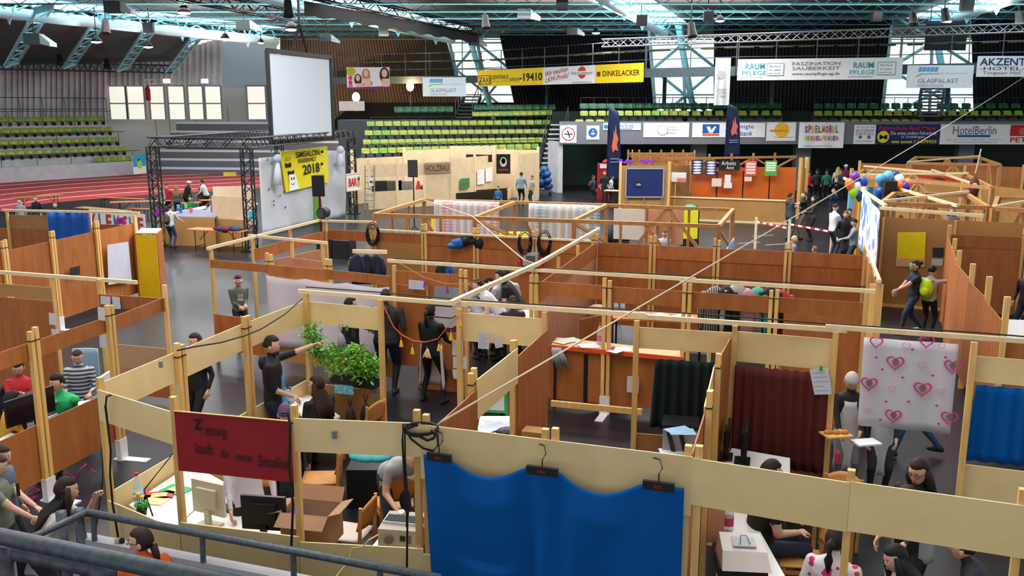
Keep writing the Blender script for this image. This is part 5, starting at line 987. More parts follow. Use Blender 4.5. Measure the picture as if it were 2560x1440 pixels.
# balloons
bal = [('5a2ea0', 2137, 447, 26), ('e87028', 2125, 462, 26), ('1c4fb0', 2156, 458, 26), ('e4e8f4', 2140, 467, 26), ('9ccc30', 2134, 482, 26), ('dfe4f0', 2155, 478, 26), ('184a9c', 2149, 488, 26), ('58a8d8', 2201, 450, 26.4), ('62b4e0', 2220, 443, 26.4), ('143a70', 2237, 443, 26.6), ('e0e4f0', 2247, 452, 26.4), ('f08838', 2268, 462, 26.4), ('4a2a9a', 2262, 471, 26.2), ('e87028', 2246, 468, 26.2), ('1c56b8', 2253, 486, 26.2), ('e6eaf2', 2266, 486, 26.3), ('5a30a8', 2244, 494, 26.2), ('1e5ab8', 2201, 482, 26.4), ('e07830', 2200, 468, 26.5)]
names = {'5a2ea0': 'violet', 'e87028': 'orange', '1c4fb0': 'blue', 'e4e8f4': 'white', '9ccc30': 'lime green', 'dfe4f0': 'white', '184a9c': 'dark blue', '58a8d8': 'light blue', '62b4e0': 'light blue', '143a70': 'navy blue', 'e0e4f0': 'white', 'f08838': 'orange', '4a2a9a': 'violet', '1c56b8': 'blue', 'e6eaf2': 'white', '5a30a8': 'violet', '1e5ab8': 'blue', 'e07830': 'orange'}
pos = ['at the top', 'at the left', 'at the upper right', 'in the middle', 'at the lower left', 'lower, beside the lime one', 'at the bottom', 'at the left', 'at the top left', 'at the top', 'at the upper right', 'at the far right', 'right of the speaker, upper', 'touching the speaker on the right', 'low on the right', 'small, low at the far right', 'at the bottom right', 'left of the speaker, low', 'peeping out left of the speaker']
for i, (c_, x, y, Y) in enumerate(bal):
    p = Q(x, y, Y); th = thing('balloon', '%s balloon %s of the %s bunch' % (names[c_], pos[i], 'left' if i < 7 else 'right'), 'balloon', p, 'balloon bunches'); MB().lathe(p, [(.01, -.2), (.06, -.15), (.13, -.04), (.15, .05), (.12, .14), (.05, .19), (.01, .195)], 14).build('skin', C(c_, .2), th, smooth=True); MB().tube([p + V(0, 0, -.2), Q(2226 if i > 6 else 2146, 500, Y)], .006, 4).build('string', M['white'], th)
# long painted cloth banner and coloured posts beside the aisle
a, b = P(2150, 640), P(2190, 640); 
for i, (x, c_, lab) in enumerate(((2142, 'd89a30', 'yellow painted post in the aisle row'), (2163, '1f6f80', 'teal painted post in the aisle row, left'), (2180, '1f6f80', 'teal painted post in the aisle row, right'), (2150, '6aa8c8', 'pale blue painted post in the aisle row'))): p = P(x, 640 + i * 3); tag(MB().box((p.x, p.y + (i == 3) * 1.2, 1.15), (.14, .14, 2.3)).build('painted_post', C(c_)), lab, 'post')
hang_sheet('painted_banner', 'white cloth banner with blue painting below the left balloons', 'banner', P(2157, 465, 2.6), P(2200, 520, 2.6), .9, 2.5, spots('blue_painting', (.72, .72, .78), (.12, .30, .62), 2.2, .42), .04, 12)
hang_sheet('painted_banner', 'white cloth with violet scribbles beside the yellow poster wall', 'banner', P(2186, 560, 2.0), P(2196, 585, 2.0), .2, 1.9, spots('violet_scribble', (.70, .70, .78), (.35, .30, .62), 6, .4), .03, 10)
# ================================================================ PEOPLE
SKINS = {'light': mat('skin_light', (.66, .38, .27), .55), 'tan': mat('skin_tan', (.52, .28, .18), .55), 'dark': mat('skin_brown', (.20, .09, .05), .55)}
EYEW, EYED, LIP = C('e8e4e0', .3), C('181210', .3), C('a04a44')
PQ = []
def capsule(mb, p, q, r1, r2, m=0, n=10):
    p, q = Vector(p), Vector(q); d = q - p; L = d.length; d = d / L if L > 1e-6 else V(0, 0, 1); pts = []; rs = []
    for t in (-1, -.8, -.4, 0): pts.append(p + d * r1 * t); rs.append(max(.002, r1 * math.sqrt(max(0, 1 - t * t))))
    for t in (0, .4, .8, 1): pts.append(q + d * r2 * t); rs.append(max(.002, r2 * math.sqrt(max(0, 1 - t * t))))
    mb.tube(pts, rs, n, m)
def loft(mb, rings, n=16, m=0):           # rings: (centre, right vec*halfwidth, fwd vec*halfdepth)
    vs = []; fs = []
    for c, a, b in rings:
        for j in range(n):
            t = 2 * math.pi * j / n; cx, sx = math.cos(t), math.sin(t); e = .82
            vs.append(Vector(c) + Vector(a) * math.copysign(abs(cx) ** e, cx) + Vector(b) * math.copysign(abs(sx) ** e, sx))
    for i in range(len(rings) - 1):
        for j in range(n): q = (j + 1) % n; fs.append((i * n + j, i * n + q, (i + 1) * n + q, (i + 1) * n + j))
    fs.append(tuple(range(n))[::-1]); fs.append(tuple((len(rings) - 1) * n + j for j in range(n))); mb.add(vs, fs, m)
def ik(a, t, l1, l2, pole):
    a, t, pole = Vector(a), Vector(t), Vector(pole); d = t - a; L = d.length
    if L > (l1 + l2) * .995: d = d * ((l1 + l2) * .995 / L); t = a + d; L = d.length
    L = max(L, abs(l1 - l2) + .02); x = (l1 * l1 - l2 * l2 + L * L) / (2 * L); hgt = math.sqrt(max(0, l1 * l1 - x * x)); d = d.normalized()
    pp_ = pole - d * pole.dot(d); pp_ = pp_.normalized() if pp_.length > 1e-4 else V(0, 0, 1)
    return a + d * x + pp_ * hgt, t
def head_verts(n, k, hair=False):
    vs = []
    for i in range(k + 1):
        th = math.pi * i / k
        for j in range(n):
            ph = 2 * math.pi * j / n; x, y, z = math.sin(th) * math.cos(ph), math.sin(th) * math.sin(ph), math.cos(th)
            X, Y_, Z = x * .076, y * .098, z * .118
            if z < 0:
                X *= 1 + .30 * z; Y_ = Y_ * (1 + .22 * z) + (-z) * .012 
                if y < 0: Y_ *= 1 + .25 * z
            if y > .2 and not hair:
                Y_ = min(Y_, .088 + .006 * (1 - abs(z)))
                if abs(x) < .25 and -.35 < z < .12: Y_ += .016 * (1 - abs(x) / .25) * (1 - max(0, (z + .22)) / .34 if z > -.22 else 1 - (-.22 - z) / .13)
                if .1 < abs(x) < .55 and 0 < z < .25: Y_ -= .006
            vs.append(V(X, Y_, Z))
    fs = [(i * n + j, (i + 1) * n + j, (i + 1) * n + (j + 1) % n, i * n + (j + 1) % n) for i in range(k) for j in range(n)]
    return vs, fs
def hand(mb, w, d, side, palmn, s, curl, m, point=False):
    d = Vector(d).normalized(); palmn = Vector(palmn); palmn = (palmn - d * palmn.dot(d)).normalized(); a = d.cross(palmn).normalized() * side
    c0 = w + d * .015 * s; c1 = w + d * .085 * s
    loft(mb, [(w, a * .022 * s, palmn * .017 * s), (c0, a * .028 * s, palmn * .018 * s), (w + d * .05 * s, a * .042 * s, palmn * .016 * s), (c1, a * .040 * s, palmn * .013 * s), (c1 + d * .006 * s, a * .034 * s, palmn * .008 * s)], 10, m)
    for i, (o, L) in enumerate(((-.032, .068), (-.011, .078), (.011, .073), (.031, .056))):
        cu = curl * (1 + .12 * i); 
        if point and i == 0: cu = .05
        elif point: cu = 1.5
        p = c1 + a * o * s; d1 = (d * math.cos(cu * .6) + palmn * math.sin(cu * .6)); d2 = (d * math.cos(cu * 1.5) + palmn * math.sin(cu * 1.5)); q = p + d1 * L * .52 * s; r = q + d2 * L * .48 * s
        mb.tube([p, q, r, r + d2 * .006 * s], [.0095 * s, .009 * s, .0075 * s, .003 * s], 6, m)
    p = w + d * .03 * s - a * .03 * s; q = p - a * .028 * s + d * .025 * s + palmn * .012 * s; r = q + d * .032 * s + palmn * .012 * s; mb.tube([p, q, r, r + d * .005 * s], [.0125 * s, .0115 * s, .009 * s, .004 * s], 6, m)
def person(label, x, y, z=0.0, yaw=0.0, h=1.72, shirt='303438', pants='1c2230', shoe='17181a', hair='1c1410', style='short', skin='light', sleeve='long', lean=0.0, side=0.0, sit=None, lh=None, rh=None, lf=None, rf=None, head=(0, 0), curl=.6, point=None, detail=1, skirt=None, fat=1.0, torso_tw=0.0, parts=()):
    k = h / 1.75; hk = k * (1.07 + max(0, 1.75 - h) * .34); ca, sa = math.cos(math.radians(yaw)), math.sin(math.radians(yaw)); base = V(x, y, z)
    T = lambda p: V(base.x + p.x * ca - p.y * sa, base.y + p.x * sa + p.y * ca, base.z + p.z)
    R3 = Matrix(((ca, -sa, 0), (sa, ca, 0), (0, 0, 1)))
    mt = lambda c: C(c) if isinstance(c, str) else c
    hz = (.95 * k if sit is None else sit + .10 * k); le, sd_ = math.radians(lean), math.radians(side)
    Hc = V(0, 0, hz); U = V(math.sin(sd_), math.sin(le) * math.cos(sd_), math.cos(le) * math.cos(sd_)).normalized(); tw = math.radians(torso_tw)
    Rv = (V(math.cos(tw), math.sin(tw), 0) - U * U.dot(V(math.cos(tw), math.sin(tw), 0))).normalized(); Fv = U.cross(Rv).normalized()
    def tz(u, fw=0.0): return Hc + U * u * k + Fv * fw * k
    mats = [mt(shirt), mt(pants), mt(shoe), SKINS[skin], EYEW, EYED, LIP]; prims = []; mb = MB()
    f_ = k * fat * 1.07
    loft(mb, [(tz(-.06), Rv * .15 * f_, Fv * .105 * f_), (tz(.02), Rv * .165 * f_, Fv * .12 * f_), (tz(.14), Rv * .15 * f_, Fv * .11 * f_), (tz(.26), Rv * .16 * f_, Fv * .115 * f_), (tz(.38), Rv * .178 * f_, Fv * .12 * f_), (tz(.47, -.005), Rv * .175 * f_, Fv * .10 * f_), (tz(.52, -.01), Rv * .11 * k, Fv * .075 * k), (tz(.545, -.01), Rv * .06 * k, Fv * .055 * k)])
    prims += [(tz(.0), tz(.47), .16 * f_, .16 * f_, 0), (tz(-.12), tz(-.06), .15 * f_, .15 * f_, 1)]
    loft(mb, [(Hc - V(0, 0, .13 * k), V(.13 * f_, 0, 0), V(0, .10 * f_, 0)), (Hc - V(0, 0, .05 * k), V(.168 * f_, 0, 0), V(0, .12 * f_, 0)), (tz(.03), Rv * .15 * f_, Fv * .11 * f_)])
    neck0, hd = tz(.53, -.005), None; hy, hp = math.radians(head[0]), math.radians(head[1])
    nd = (U * .7 + V(0, 0, .5) + Fv * (.10 + .25 * math.sin(-hp))).normalized(); hc = neck0 + nd * .142 * k + V(0, 0, .015) * k
    capsule(mb, neck0 - U * .04 * k, hc - nd * .06 * k, .055 * k, .052 * k); prims.append((neck0 + U * .035 * k, hc, .053 * k, .05 * k, 3))
    hands = []
    for s_, tgt, nm in ((-1, lh, 'l'), (1, rh, 'r')):
        sh = tz(.45) + Rv * s_ * .185 * f_; tgt = V(*[c * k for c in tgt]) if tgt else sh + V(s_ * .08, .06, -.50) * k
        el, wr = ik(sh, tgt, .29 * k, .25 * k, V(s_ * .3, -.7, -.5) if tgt.z < sh.z + .1 else V(s_ * .8, -.1, -.6))
        r1, r2, r3 = .056 * f_, .046 * k, .030 * k; capsule(mb, sh, el, r1, r2); capsule(mb, el, wr, r2 * .98, r3)
        if sleeve == 'long': prims += [(sh, el, r1, r2, 0), (el, el.lerp(wr, .86), r2, r3, 0), (el.lerp(wr, .93), wr, r3, r3, 3)]
        elif sleeve == 'elbow': prims += [(sh, el, r1, r2, 0), (el.lerp(wr, .12), wr, r2, r3, 3)]
        elif sleeve == 'short': prims += [(sh, sh.lerp(el, .55), r1, r2, 0), (sh.lerp(el, .7), el, r2, r2, 3), (el, wr, r2, r3, 3)]
        else: prims += [(sh.lerp(el, .3), el, r1, r2, 3), (el, wr, r2, r3, 3)]
        hands.append((wr, (wr - el).normalized(), s_, nm))
    for s_, tgt in ((-1, lf), (1, rf)):
        hp_ = Hc + V(s_ * .09 * f_, 0, -.05 * k)
        if tgt is None: tgt = (s_ * .10, .02, .075) if sit is None else (s_ * .12, .42, .075)
        t = V(tgt[0] * k, tgt[1] * k, tgt[2] * k); kn, an = ik(hp_, t, .44 * k, .435 * k, V(s_ * .12, 1, .25))
        capsule(mb, hp_, kn, .092 * f_, .060 * f_); capsule(mb, kn, an, .058 * f_, .042 * k); toe = an + V(s_ * .025, .15, -.035) * k if t.z < .3 * k or sit is not None else an + V(0, .08, -.12) * k
        heel = an + V(0, -.03, -.035) * k; capsule(mb, heel, toe, .042 * k, .036 * k); prims += [(hp_, kn, .088 * f_, .058 * f_, 1), (kn, an + (kn - an) * .08, .058 * f_, .042 * k, 1), (heel, toe, .045 * k, .04 * k, 2)]
    if skirt: pass
    tmp = MB(); tmp.v = [tuple(T(Vector(v))) for v in mb.v]; tmp.f = mb.f; tmp.m = mb.m
    me = bpy.data.meshes.new('tmp'); me.from_pydata(tmp.v, [], tmp.f); o = bpy.data.objects.new('tmp', me); COL.objects.link(o)
    rm_ = o.modifiers.new('r', 'REMESH'); rm_.mode = 'VOXEL'; rm_.voxel_size = (.017 if detail > 1 else .024 if detail else .034) * max(k, .8); rm_.use_smooth_shade = True
    sm = o.modifiers.new('s', 'SMOOTH'); sm.factor = .5; sm.iterations = 3
    # head and hands
    ex = MB(); n1, n2 = (22, 18) if detail > 1 else (16, 12); hv, hf = head_verts(n1, n2)
    Rh = R3 @ Matrix.Rotation(hy, 3, 'Z') @ Matrix.Rotation(hp + le * .35, 3, 'X').to_3x3()
    Hw = T(hc); put = lambda v: Hw + Rh @ (v * hk)
    ex.add([put(v) for v in hv], hf, 3)
    for s_ in (-1, 1):
        ex.ell(put(V(s_ * .078, -.008, -.01)), (.012 * hk, .022 * hk, .032 * hk), 8, 6, 3, Rh)
        if detail:
            ex.ell(put(V(s_ * .030, .083, .012)), (.014 * hk, .008 * hk, .008 * hk), 8, 5, 4, Rh); ex.ell(put(V(s_ * .030, .089, .012)), (.0065 * hk, .004 * hk, .0065 * hk), 8, 5, 5, Rh); ex.ell(put(V(s_ * .031, .090, .031)), (.018 * hk, .005 * hk, .0035 * hk), 8, 4, 5, Rh)
    if detail: ex.ell(put(V(0, .088, -.058)), (.022 * hk, .008 * hk, .006 * hk), 8, 5, 6, Rh)
    for wr, d, s_, nm in hands:
        pn = V(-s_ * .7, .1, -.4) if d.z < -.5 else V(-s_ * .25, 0, -1); hand(ex, T(wr - d * .005), R3 @ d, s_, R3 @ pn, k * 1.0, curl, 3, point == nm)
    PQ.append(dict(o=o, ex=ex, prims=prims, T=T, mats=mats, label=label, base=base))
    rec = PQ[-1]; rec['hair'] = None
    rec['inv'] = (ca, sa)
    # hair
    hb = MB()
    if style != 'bald':
        hv2, hf2 = head_verts(18, 14, True); nv = []
        for v in hv2:
            u = V(v.x / .076, v.y / .098, v.z / .118); line = .56 if style in ('short', 'buzz', 'flat') else .44
            face = u.y > .12 and u.z < line + .25 * (abs(u.x) < .3) * 0 or u.z < (-.12 if style in ('short', 'buzz', 'flat', 'cap') else -.5)
            g_ = 1.13 if style != 'buzz' else 1.05
            if style == 'curly': g_ = 1.28 + .08 * math.sin(u.x * 19 + u.z * 23) * math.cos(u.y * 21)
            if style == 'flat' and u.z > .6: g_ = 1.2
            if detail and style in ('short', 'flat'): g_ += .025 * math.sin(u.x * 26 + u.y * 9) * math.sin(u.y * 17 + u.z * 8)
            nv.append(v * (.86 if face else g_))
        hb.add([put(v) for v in nv], hf2)
        dn = R3 @ (-(U)); bk = R3 @ (-Fv)
        if style in ('long', 'longfront'):
            for i in range(9):
                t = (i - 4) / 4; p0 = put(V(t * .072, -.055 + .05 * abs(t), .03)); p1 = put(V(t * .088, -.075 + .06 * abs(t), -.09)); p2 = T(tz(.40, -.135 + .03 * abs(t)) + Rv * t * .11 * k); p3 = T(tz(.22, -.14) + Rv * t * .10 * k)
                hb.tube([p0, p1, p2, p3], [.034 * hk, .042 * hk, .038 * hk, .012 * hk], 7)
        if style == 'longfront':
            for t in (-1, 1): hb.tube([put(V(t * .07, .02, .05)), put(V(t * .088, .03, -.08)), T(tz(.40, .09) + Rv * t * .09 * k), T(tz(.26, .11) + Rv * t * .09 * k)], [.03 * hk, .034 * hk, .03 * hk, .01 * hk], 7)
        if style == 'bun': hb.ell(put(V(0, -.115, .05)), (.045 * hk, .045 * hk, .045 * hk), 10, 8)
        if style == 'pony': hb.tube([put(V(0, -.10, .03)), put(V(0, -.16, .0)), put(V(0, -.16, -.12)), put(V(0, -.13, -.24))], [.025 * hk, .04 * hk, .038 * hk, .01 * hk], 8)
        if style == 'braid': hb.tube([put(V(0, -.10, -.04)), put(V(0, -.12, -.14)), put(V(.02, -.11, -.24)), put(V(.05, -.09, -.36))], [.035 * hk, .03 * hk, .028 * hk, .012 * hk], 8)
        if style == 'curlylong':
            for i in range(26): hb.ell(put(V(.095 * math.cos(i * 2.4), -.06 + .07 * math.sin(i * 2.4), .06 - .011 * i)), (.045 * hk,) * 3, 7, 5)
        rec['hair'] = (hb, mt(hair))
    rec['frame'] = dict(T=T, tz=tz, Rv=Rv, Fv=Fv, U=U, k=k, put=put, R3=R3, Hc=Hc, hk=hk, Rh=Rh)
    rec['kids'] = list(parts); return rec
def flush_people():
    bpy.context.view_layer.update(); dg = bpy.context.evaluated_depsgraph_get()
    ms = [bpy.data.meshes.new_from_object(r['o'].evaluated_get(dg)) for r in PQ]
    for r, me in zip(PQ, ms):
        n = len(me.vertices); co = np.empty(n * 3); me.vertices.foreach_get('co', co); co = co.reshape(-1, 3)
        nf = len(me.polygons); cen = np.empty(nf * 3); me.polygons.foreach_get('center', cen); cen = cen.reshape(-1, 3)
        ca, sa = r['inv']; b = r['base']; d = cen - np.array(b); loc = np.stack([d[:, 0] * ca + d[:, 1] * sa, -d[:, 0] * sa + d[:, 1] * ca, d[:, 2]], 1)
        best = np.full(nf, 1e9); mi = np.zeros(nf, int)
        for p, q, r1, r2, m in r['prims']:
            p, q = np.array(p), np.array(q); v = q - p; L = max(v @ v, 1e-9); t = np.clip((loc - p) @ v / L, 0, 1); ds = np.linalg.norm(loc - (p + t[:, None] * v), axis=1) - (r1 + (r2 - r1) * t)
            k = ds < best; best[k] = ds[k]; mi[k] = m
        faces = [tuple(p.vertices) for p in me.polygons]; ex = r['ex']; o0 = n
        verts = [tuple(c) for c in (co - np.array(b))] + [(v[0] - b.x, v[1] - b.y, v[2] - b.z) for v in ex.v]
        nm = bpy.data.meshes.new('person'); nm.from_pydata(verts, [], faces + [tuple(i + o0 for i in f) for f in ex.f])
        for q in r['mats']: nm.materials.append(q)
        nm.polygons.foreach_set('material_index', list(map(int, mi)) + ex.m); nm.polygons.foreach_set('use_smooth', [True] * len(nm.polygons)); nm.update()
        ob = bpy.data.objects.new('person', nm); COL.objects.link(ob); ob.location = b; r['ob'] = ob; tag(ob, r['label'], 'person')
        if r['hair']: r['hair'][0].build('hair', r['hair'][1], ob, smooth=True)
        for nm_, fn, m_ in r['kids']:
            mb = MB(); fn(mb, r['frame']); mb.build(nm_, m_, ob, smooth=True)
        o = r['o']; m0 = o.data; bpy.data.objects.remove(o); bpy.data.meshes.remove(m0); bpy.data.meshes.remove(me)
# clothing pieces worn by people
def apron(mb, f):
    k = f['k']; T, tz, Rv, Fv = f['T'], f['tz'], f['Rv'], f['Fv']
    def g(u, v):
        a = (u - .5) * 2.1; zz = .42 - 1.0 * v; w = (.155 if v > .3 else .10 + .18 * v) * k * (1 + .35 * max(0, v - .4)); p = tz(max(zz, 0)) if zz > 0 else f['Hc'] + V(0, 0, zz * k)
        return T(p + Rv * math.sin(a) * w * 1.12 + Fv * (math.cos(a) * .135 * k + .01 + .03 * math.sin(u * 20) * max(0, v - .4)))
    mb.grid(g, 16, 12, .01)
def half_apron(mb, f):
    k = f['k']; T, Rv, Fv = f['T'], f['Rv'], f['Fv']
    def g(u, v):
        a = (u - .5) * 3.6; w = (.19 + .05 * v) * k; return T(f['Hc'] + V(0, 0, (.1 - .78 * v) * k) + Rv * math.sin(a) * w + Fv * (math.cos(a) * (.15 + .05 * v) * k))
    mb.grid(g, 18, 8, .01)
def hood(mb, f):
    k = f['k']; mb.ell(f['T'](f['tz'](.47, -.11)), (.11 * k, .06 * k, .10 * k), 12, 8, 0, f['R3'])
def open_jacket(mb, f):
    k = f['k']; T, tz, Rv, Fv = f['T'], f['tz'], f['Rv'], f['Fv']
    def g(u, v):
        a = .75 + (u) * (2 * math.pi - 1.5); w = .185 * k; return T(tz(.46 - .62 * v) + Rv * math.sin(a) * w * (1 + .1 * v) + Fv * math.cos(a) * .14 * k)
    mb.grid(g, 20, 8, .012)
def specs(mb, f):
    for s_ in (-1, 1):
        pts = [f['put'](V(s_ * .034 + .026 * math.cos(t * .7854), .1, .012 + .018 * math.sin(t * .7854))) for t in range(9)]; mb.tube(pts, .003, 5); mb.tube([f['put'](V(s_ * .058, .1, .014)), f['put'](V(s_ * .084, .0, .01))], .003, 5)
def net_cap(mb, f):
    hv, hf = head_verts(16, 12, True); mb.add([f['put'](v * (1.18 if v.z > .02 or v.y < 0 else .9)) for v in hv], hf)
def cap_brim(mb, f):
    hv, hf = head_verts(16, 12, True); mb.add([f['put'](v * (1.17 if v.z > .03 else .9)) for v in hv], hf); mb.ell(f['put'](V(0, .12, .05)), (.07 * f['hk'], .07 * f['hk'], .012), 10, 5, 0, f['Rh'])
def mask(mb, f): mb.ell(f['put'](V(0, .075, -.01)), (.072 * f['hk'], .04 * f['hk'], .095 * f['hk']), 12, 8, 0, f['Rh'])
def headband(mb, f): mb.tube([f['put'](V(.083 * math.cos(t * .5236), .103 * math.sin(t * .5236), .012)) for t in range(13)], .011, 6)
def chest_print(mb, f):
    k = f['k']; mb.grid(lambda u, v: f['T'](f['tz'](.22 + .16 * v, .0) + f['Rv'] * (u - .5) * .18 * k + f['Fv'] * (.128 + .012 * math.sin(u * math.pi)) * k), 6, 4, .006)
def backpack(label, rec, col, straps=True, s=1.0, drop=.28):
    f = rec['frame']; k = f['k'] * s; T, tz = f['T'], f['tz']; c = T(tz(drop, -.21)); th = thing('backpack', label, 'backpack', c); Rm = f['R3']
    mb = MB(); mb.ell(c, (.15 * k, .10 * k, .21 * k), 12, 9, 0, Rm); mb.build('bag', C(col), th, smooth=True); mb = MB(); mb.ell(c + Rm @ V(0, -.08 * k, -.06 * k), (.11 * k, .05 * k, .1 * k), 10, 7, 0, Rm); mb.build('pocket', C(col), th, smooth=True)
    for s_ in (-1, 1): mb = MB(); mb.tube([T(tz(.44, -.14) + f['Rv'] * s_ * .09 * f['k']), T(tz(.5, -.0) + f['Rv'] * s_ * .11 * f['k']), T(tz(.38, .135) + f['Rv'] * s_ * .12 * f['k']), T(tz(.18, .02) + f['Rv'] * s_ * .17 * f['k'])], .014 * k, 6); mb.build('strap', M['black'], th)
def top(px, py, h): return P(px, py, h)
def at(px, py, h): p = P(px, py, h); return p.x, p.y       # a standing person's place from the top of the head
def atf(px, py): p = P(px, py, 0); return p.x, p.y         # ... from the feet
PL = person
# --- left stalls
x, y = at(42, 890, 1.30); PL('child in a red checked shirt holding a phone at the left edge', x, y, yaw=200, h=1.5, sit=.45, shirt=spots('red_check', (.5, .02, .03), (.12, .01, .02), 14, .3), hair='20140e', lh=(-.08, .32, .95), rh=(.08, .32, .95), head=(0, -20), detail=1)
x, y = at(15, 968, 1.32); PL('child with dark curly hair in a yellow shirt at the left desk', x, y - .1, yaw=-40, h=1.5, sit=.47, shirt='d8a020', skin='dark', hair='120c0a', style='curly', sleeve='short', lean=12, lh=(-.2, .35, .85), rh=(.2, .35, .85))
x, y = at(160, 922, 1.34); green = PL('boy in a bright green t-shirt sitting at the white desk', x, y, yaw=165, h=1.66, fat=1.15, sit=.45, shirt=mat('green_tee', (.03, .46, .16), .8, var=.35, scale=9), hair='14100e', style='flat', sleeve='short', lean=14, lh=(-.02, .24, 1.0), rh=(.26, .34, .84), head=(-10, -6), detail=2)
x, y = at(180, 876, 1.36); PL('boy in a navy striped sweater behind the boy in green', x, y + .15, yaw=190, h=1.5, sit=.55, shirt=stripes('navy_stripes', [(.03, .04, .08), (.45, .45, .50)], 5.5, 'Z'), hair='3a2618', style='buzz', lh=(-.22, .3, .85), rh=(.16, .3, .85), head=(10, -22), detail=2)
# --- foreground left, at the railing
x, y = at(168, 1216, 1.44); PL('girl with long dark hair in a grey t-shirt leaning over the railing', x - .24, y - .1, yaw=-68, h=1.56, shirt='b8b4ac', sleeve='short', hair='22140e', style='longfront', lean=26, lh=(-.1, .52, 1.40), rh=(.2, .22, 1.05), head=(-10, -12), detail=2)
x, y = at(358, 1346, 1.38); PL('girl with a brown braid in an orange sweater leaning on the white ledge', x, y, yaw=38, h=1.42, shirt='dc5a1c', pants='20242c', hair='2c1a10', style='braid', lh=(-.12, .26, 1.17), rh=(.30, .16, 1.16), head=(55, -4), lean=8, detail=2, parts=[('glasses', specs, C('5a2a30'))])
PL('child with brown hair holding up a phone at the lower left edge', *at(-14, 1150, 1.42), yaw=-80, h=1.45, shirt='6a7468', hair='3a2a1c', sleeve='short', lh=(.02, .42, 1.08), rh=(.16, .40, 1.02), head=(5, -15), detail=2)
PL('child at the left edge behind the phone holder', *at(-4, 1118, 1.5), yaw=-85, h=1.5, shirt='4a5a70', hair='2a2018', head=(0, -8))
# --- aisle and newspaper office
x, y = at(487, 836, 1.62); PL('woman in black with a shoulder bag walking behind the pale wall', x, y, yaw=150, h=1.62, shirt='121316', pants='101114', hair='241611', style='long', lf=(-.12, .12, .075), rf=(.12, -.12, .1))
x, y = at(594, 690, 1.45); PL('boy in a grey green printed sweater with a headband standing in the aisle', x, y, yaw=215, h=1.45, shirt='58645c', pants='1e2026', hair='2c1e16', lh=(-.07, .24, 1.06), rh=(.07, .26, 1.04), head=(-25, -12), detail=2, parts=[('headband', headband, C('c8b89a')), ])
cool = PQ[-1]
x, y = at(676, 843, 1.82); PL('bearded man in a black hooded jacket pointing with his left arm', x, y, yaw=-80, h=1.82, shirt='14171b', pants='1f2c44', hair='241a14', lh=(-.22, .62, 1.60), rh=(.16, .25, 1.0), sleeve='elbow', head=(-5, -4), curl=.9, point='l', detail=2, parts=[('hood', hood, C('14171b')), ('beard', lambda mb, f: mb.ell(f['put'](V(0, .045, -.085)), (.058 * f['hk'], .05 * f['hk'], .035 * f['hk']), 12, 7, 0, f['Rh']), C('2a1c14')), ('blue_shirt', lambda mb, f: mb.grid(lambda u, v: f['T'](f['tz'](.3 - .62 * v, .125 + .02 * math.sin(u * 6)) + f['Rv'] * ((u - .5) * (.06 + .1 * v) + .03)), 6, 8, .012), C('4a9ad8'))])
x, y = at(712, 1015, 1.30); PL('person with purple dyed hair sitting behind the red sign', x, y, yaw=20, h=1.65, sit=.46, shirt='2a2c34', hair='5a3a68', style='short')
x, y = at(806, 946, 1.32); PL('woman with very long brown hair sitting at the office table', x, y, yaw=48, h=1.68, sit=.46, shirt='101114', hair='2a170f', style='long', lean=12, lh=(-.15, .38, .78), rh=(.12, .36, .78), head=(25, -8), detail=2)
x, y = at(985, 1095, 1.18); PL('person in a grey shirt and jeans bending over behind the front wall', x, y - .25, yaw=-150, h=1.65, shirt='9a9ca0', pants='24384e', hair='1a1512', lean=62, sleeve='short', lh=(-.2, .62, .75), rh=(.2, .62, .75))
x, y = at(570, 1090, 1.62); PL('person in a white lab coat and dark trousers behind the red sign', x + .1, y + .2, yaw=200, h=1.62, shirt='d0d0d8', pants='14161a', hair='241a14', rh=(.2, .32, .85))
x, y = at(963, 724, 1.82); PL('man in a dark grey hooded sweater seen from behind', x, y, yaw=-8, h=1.82, shirt='26292c', pants='141c2c', shoe='1c3450', hair='1a1614', style='buzz', lh=(-.3, .12, 1.05), rh=(.26, .2, 1.08), detail=2, fat=1.18, parts=[('hood', hood, C('2b2f32'))])
x, y = at(1075, 766, 1.66); PL('woman in black with a white half apron seen from behind', x, y + .1, yaw=-25, h=1.66, shirt='0e0f12', pants='0f1013', shoe='15171a', hair='120e0d', style='pony', lf=(-.2, .02, .075), rf=(.2, .02, .075), lh=(-.16, .26, .98), rh=(.2, .34, 1.02), detail=2, parts=[('apron', half_apron, C('c4c6cc')), ('apron_bow', lambda mb, f: [mb.tube([f['T'](f['tz'](.06, -.13)), f['T'](f['tz'](-.1, -.16) + f['Rv'] * s * .07)], [.012, .02], 6) for s in (-1, .3, 1)], C('dcdce0'))])
x, y = at(875, 745, 1.72); PL('dark haired person in black behind the pale board in the aisle', x, y, yaw=-60, h=1.72, shirt='101115', hair='1c1412')
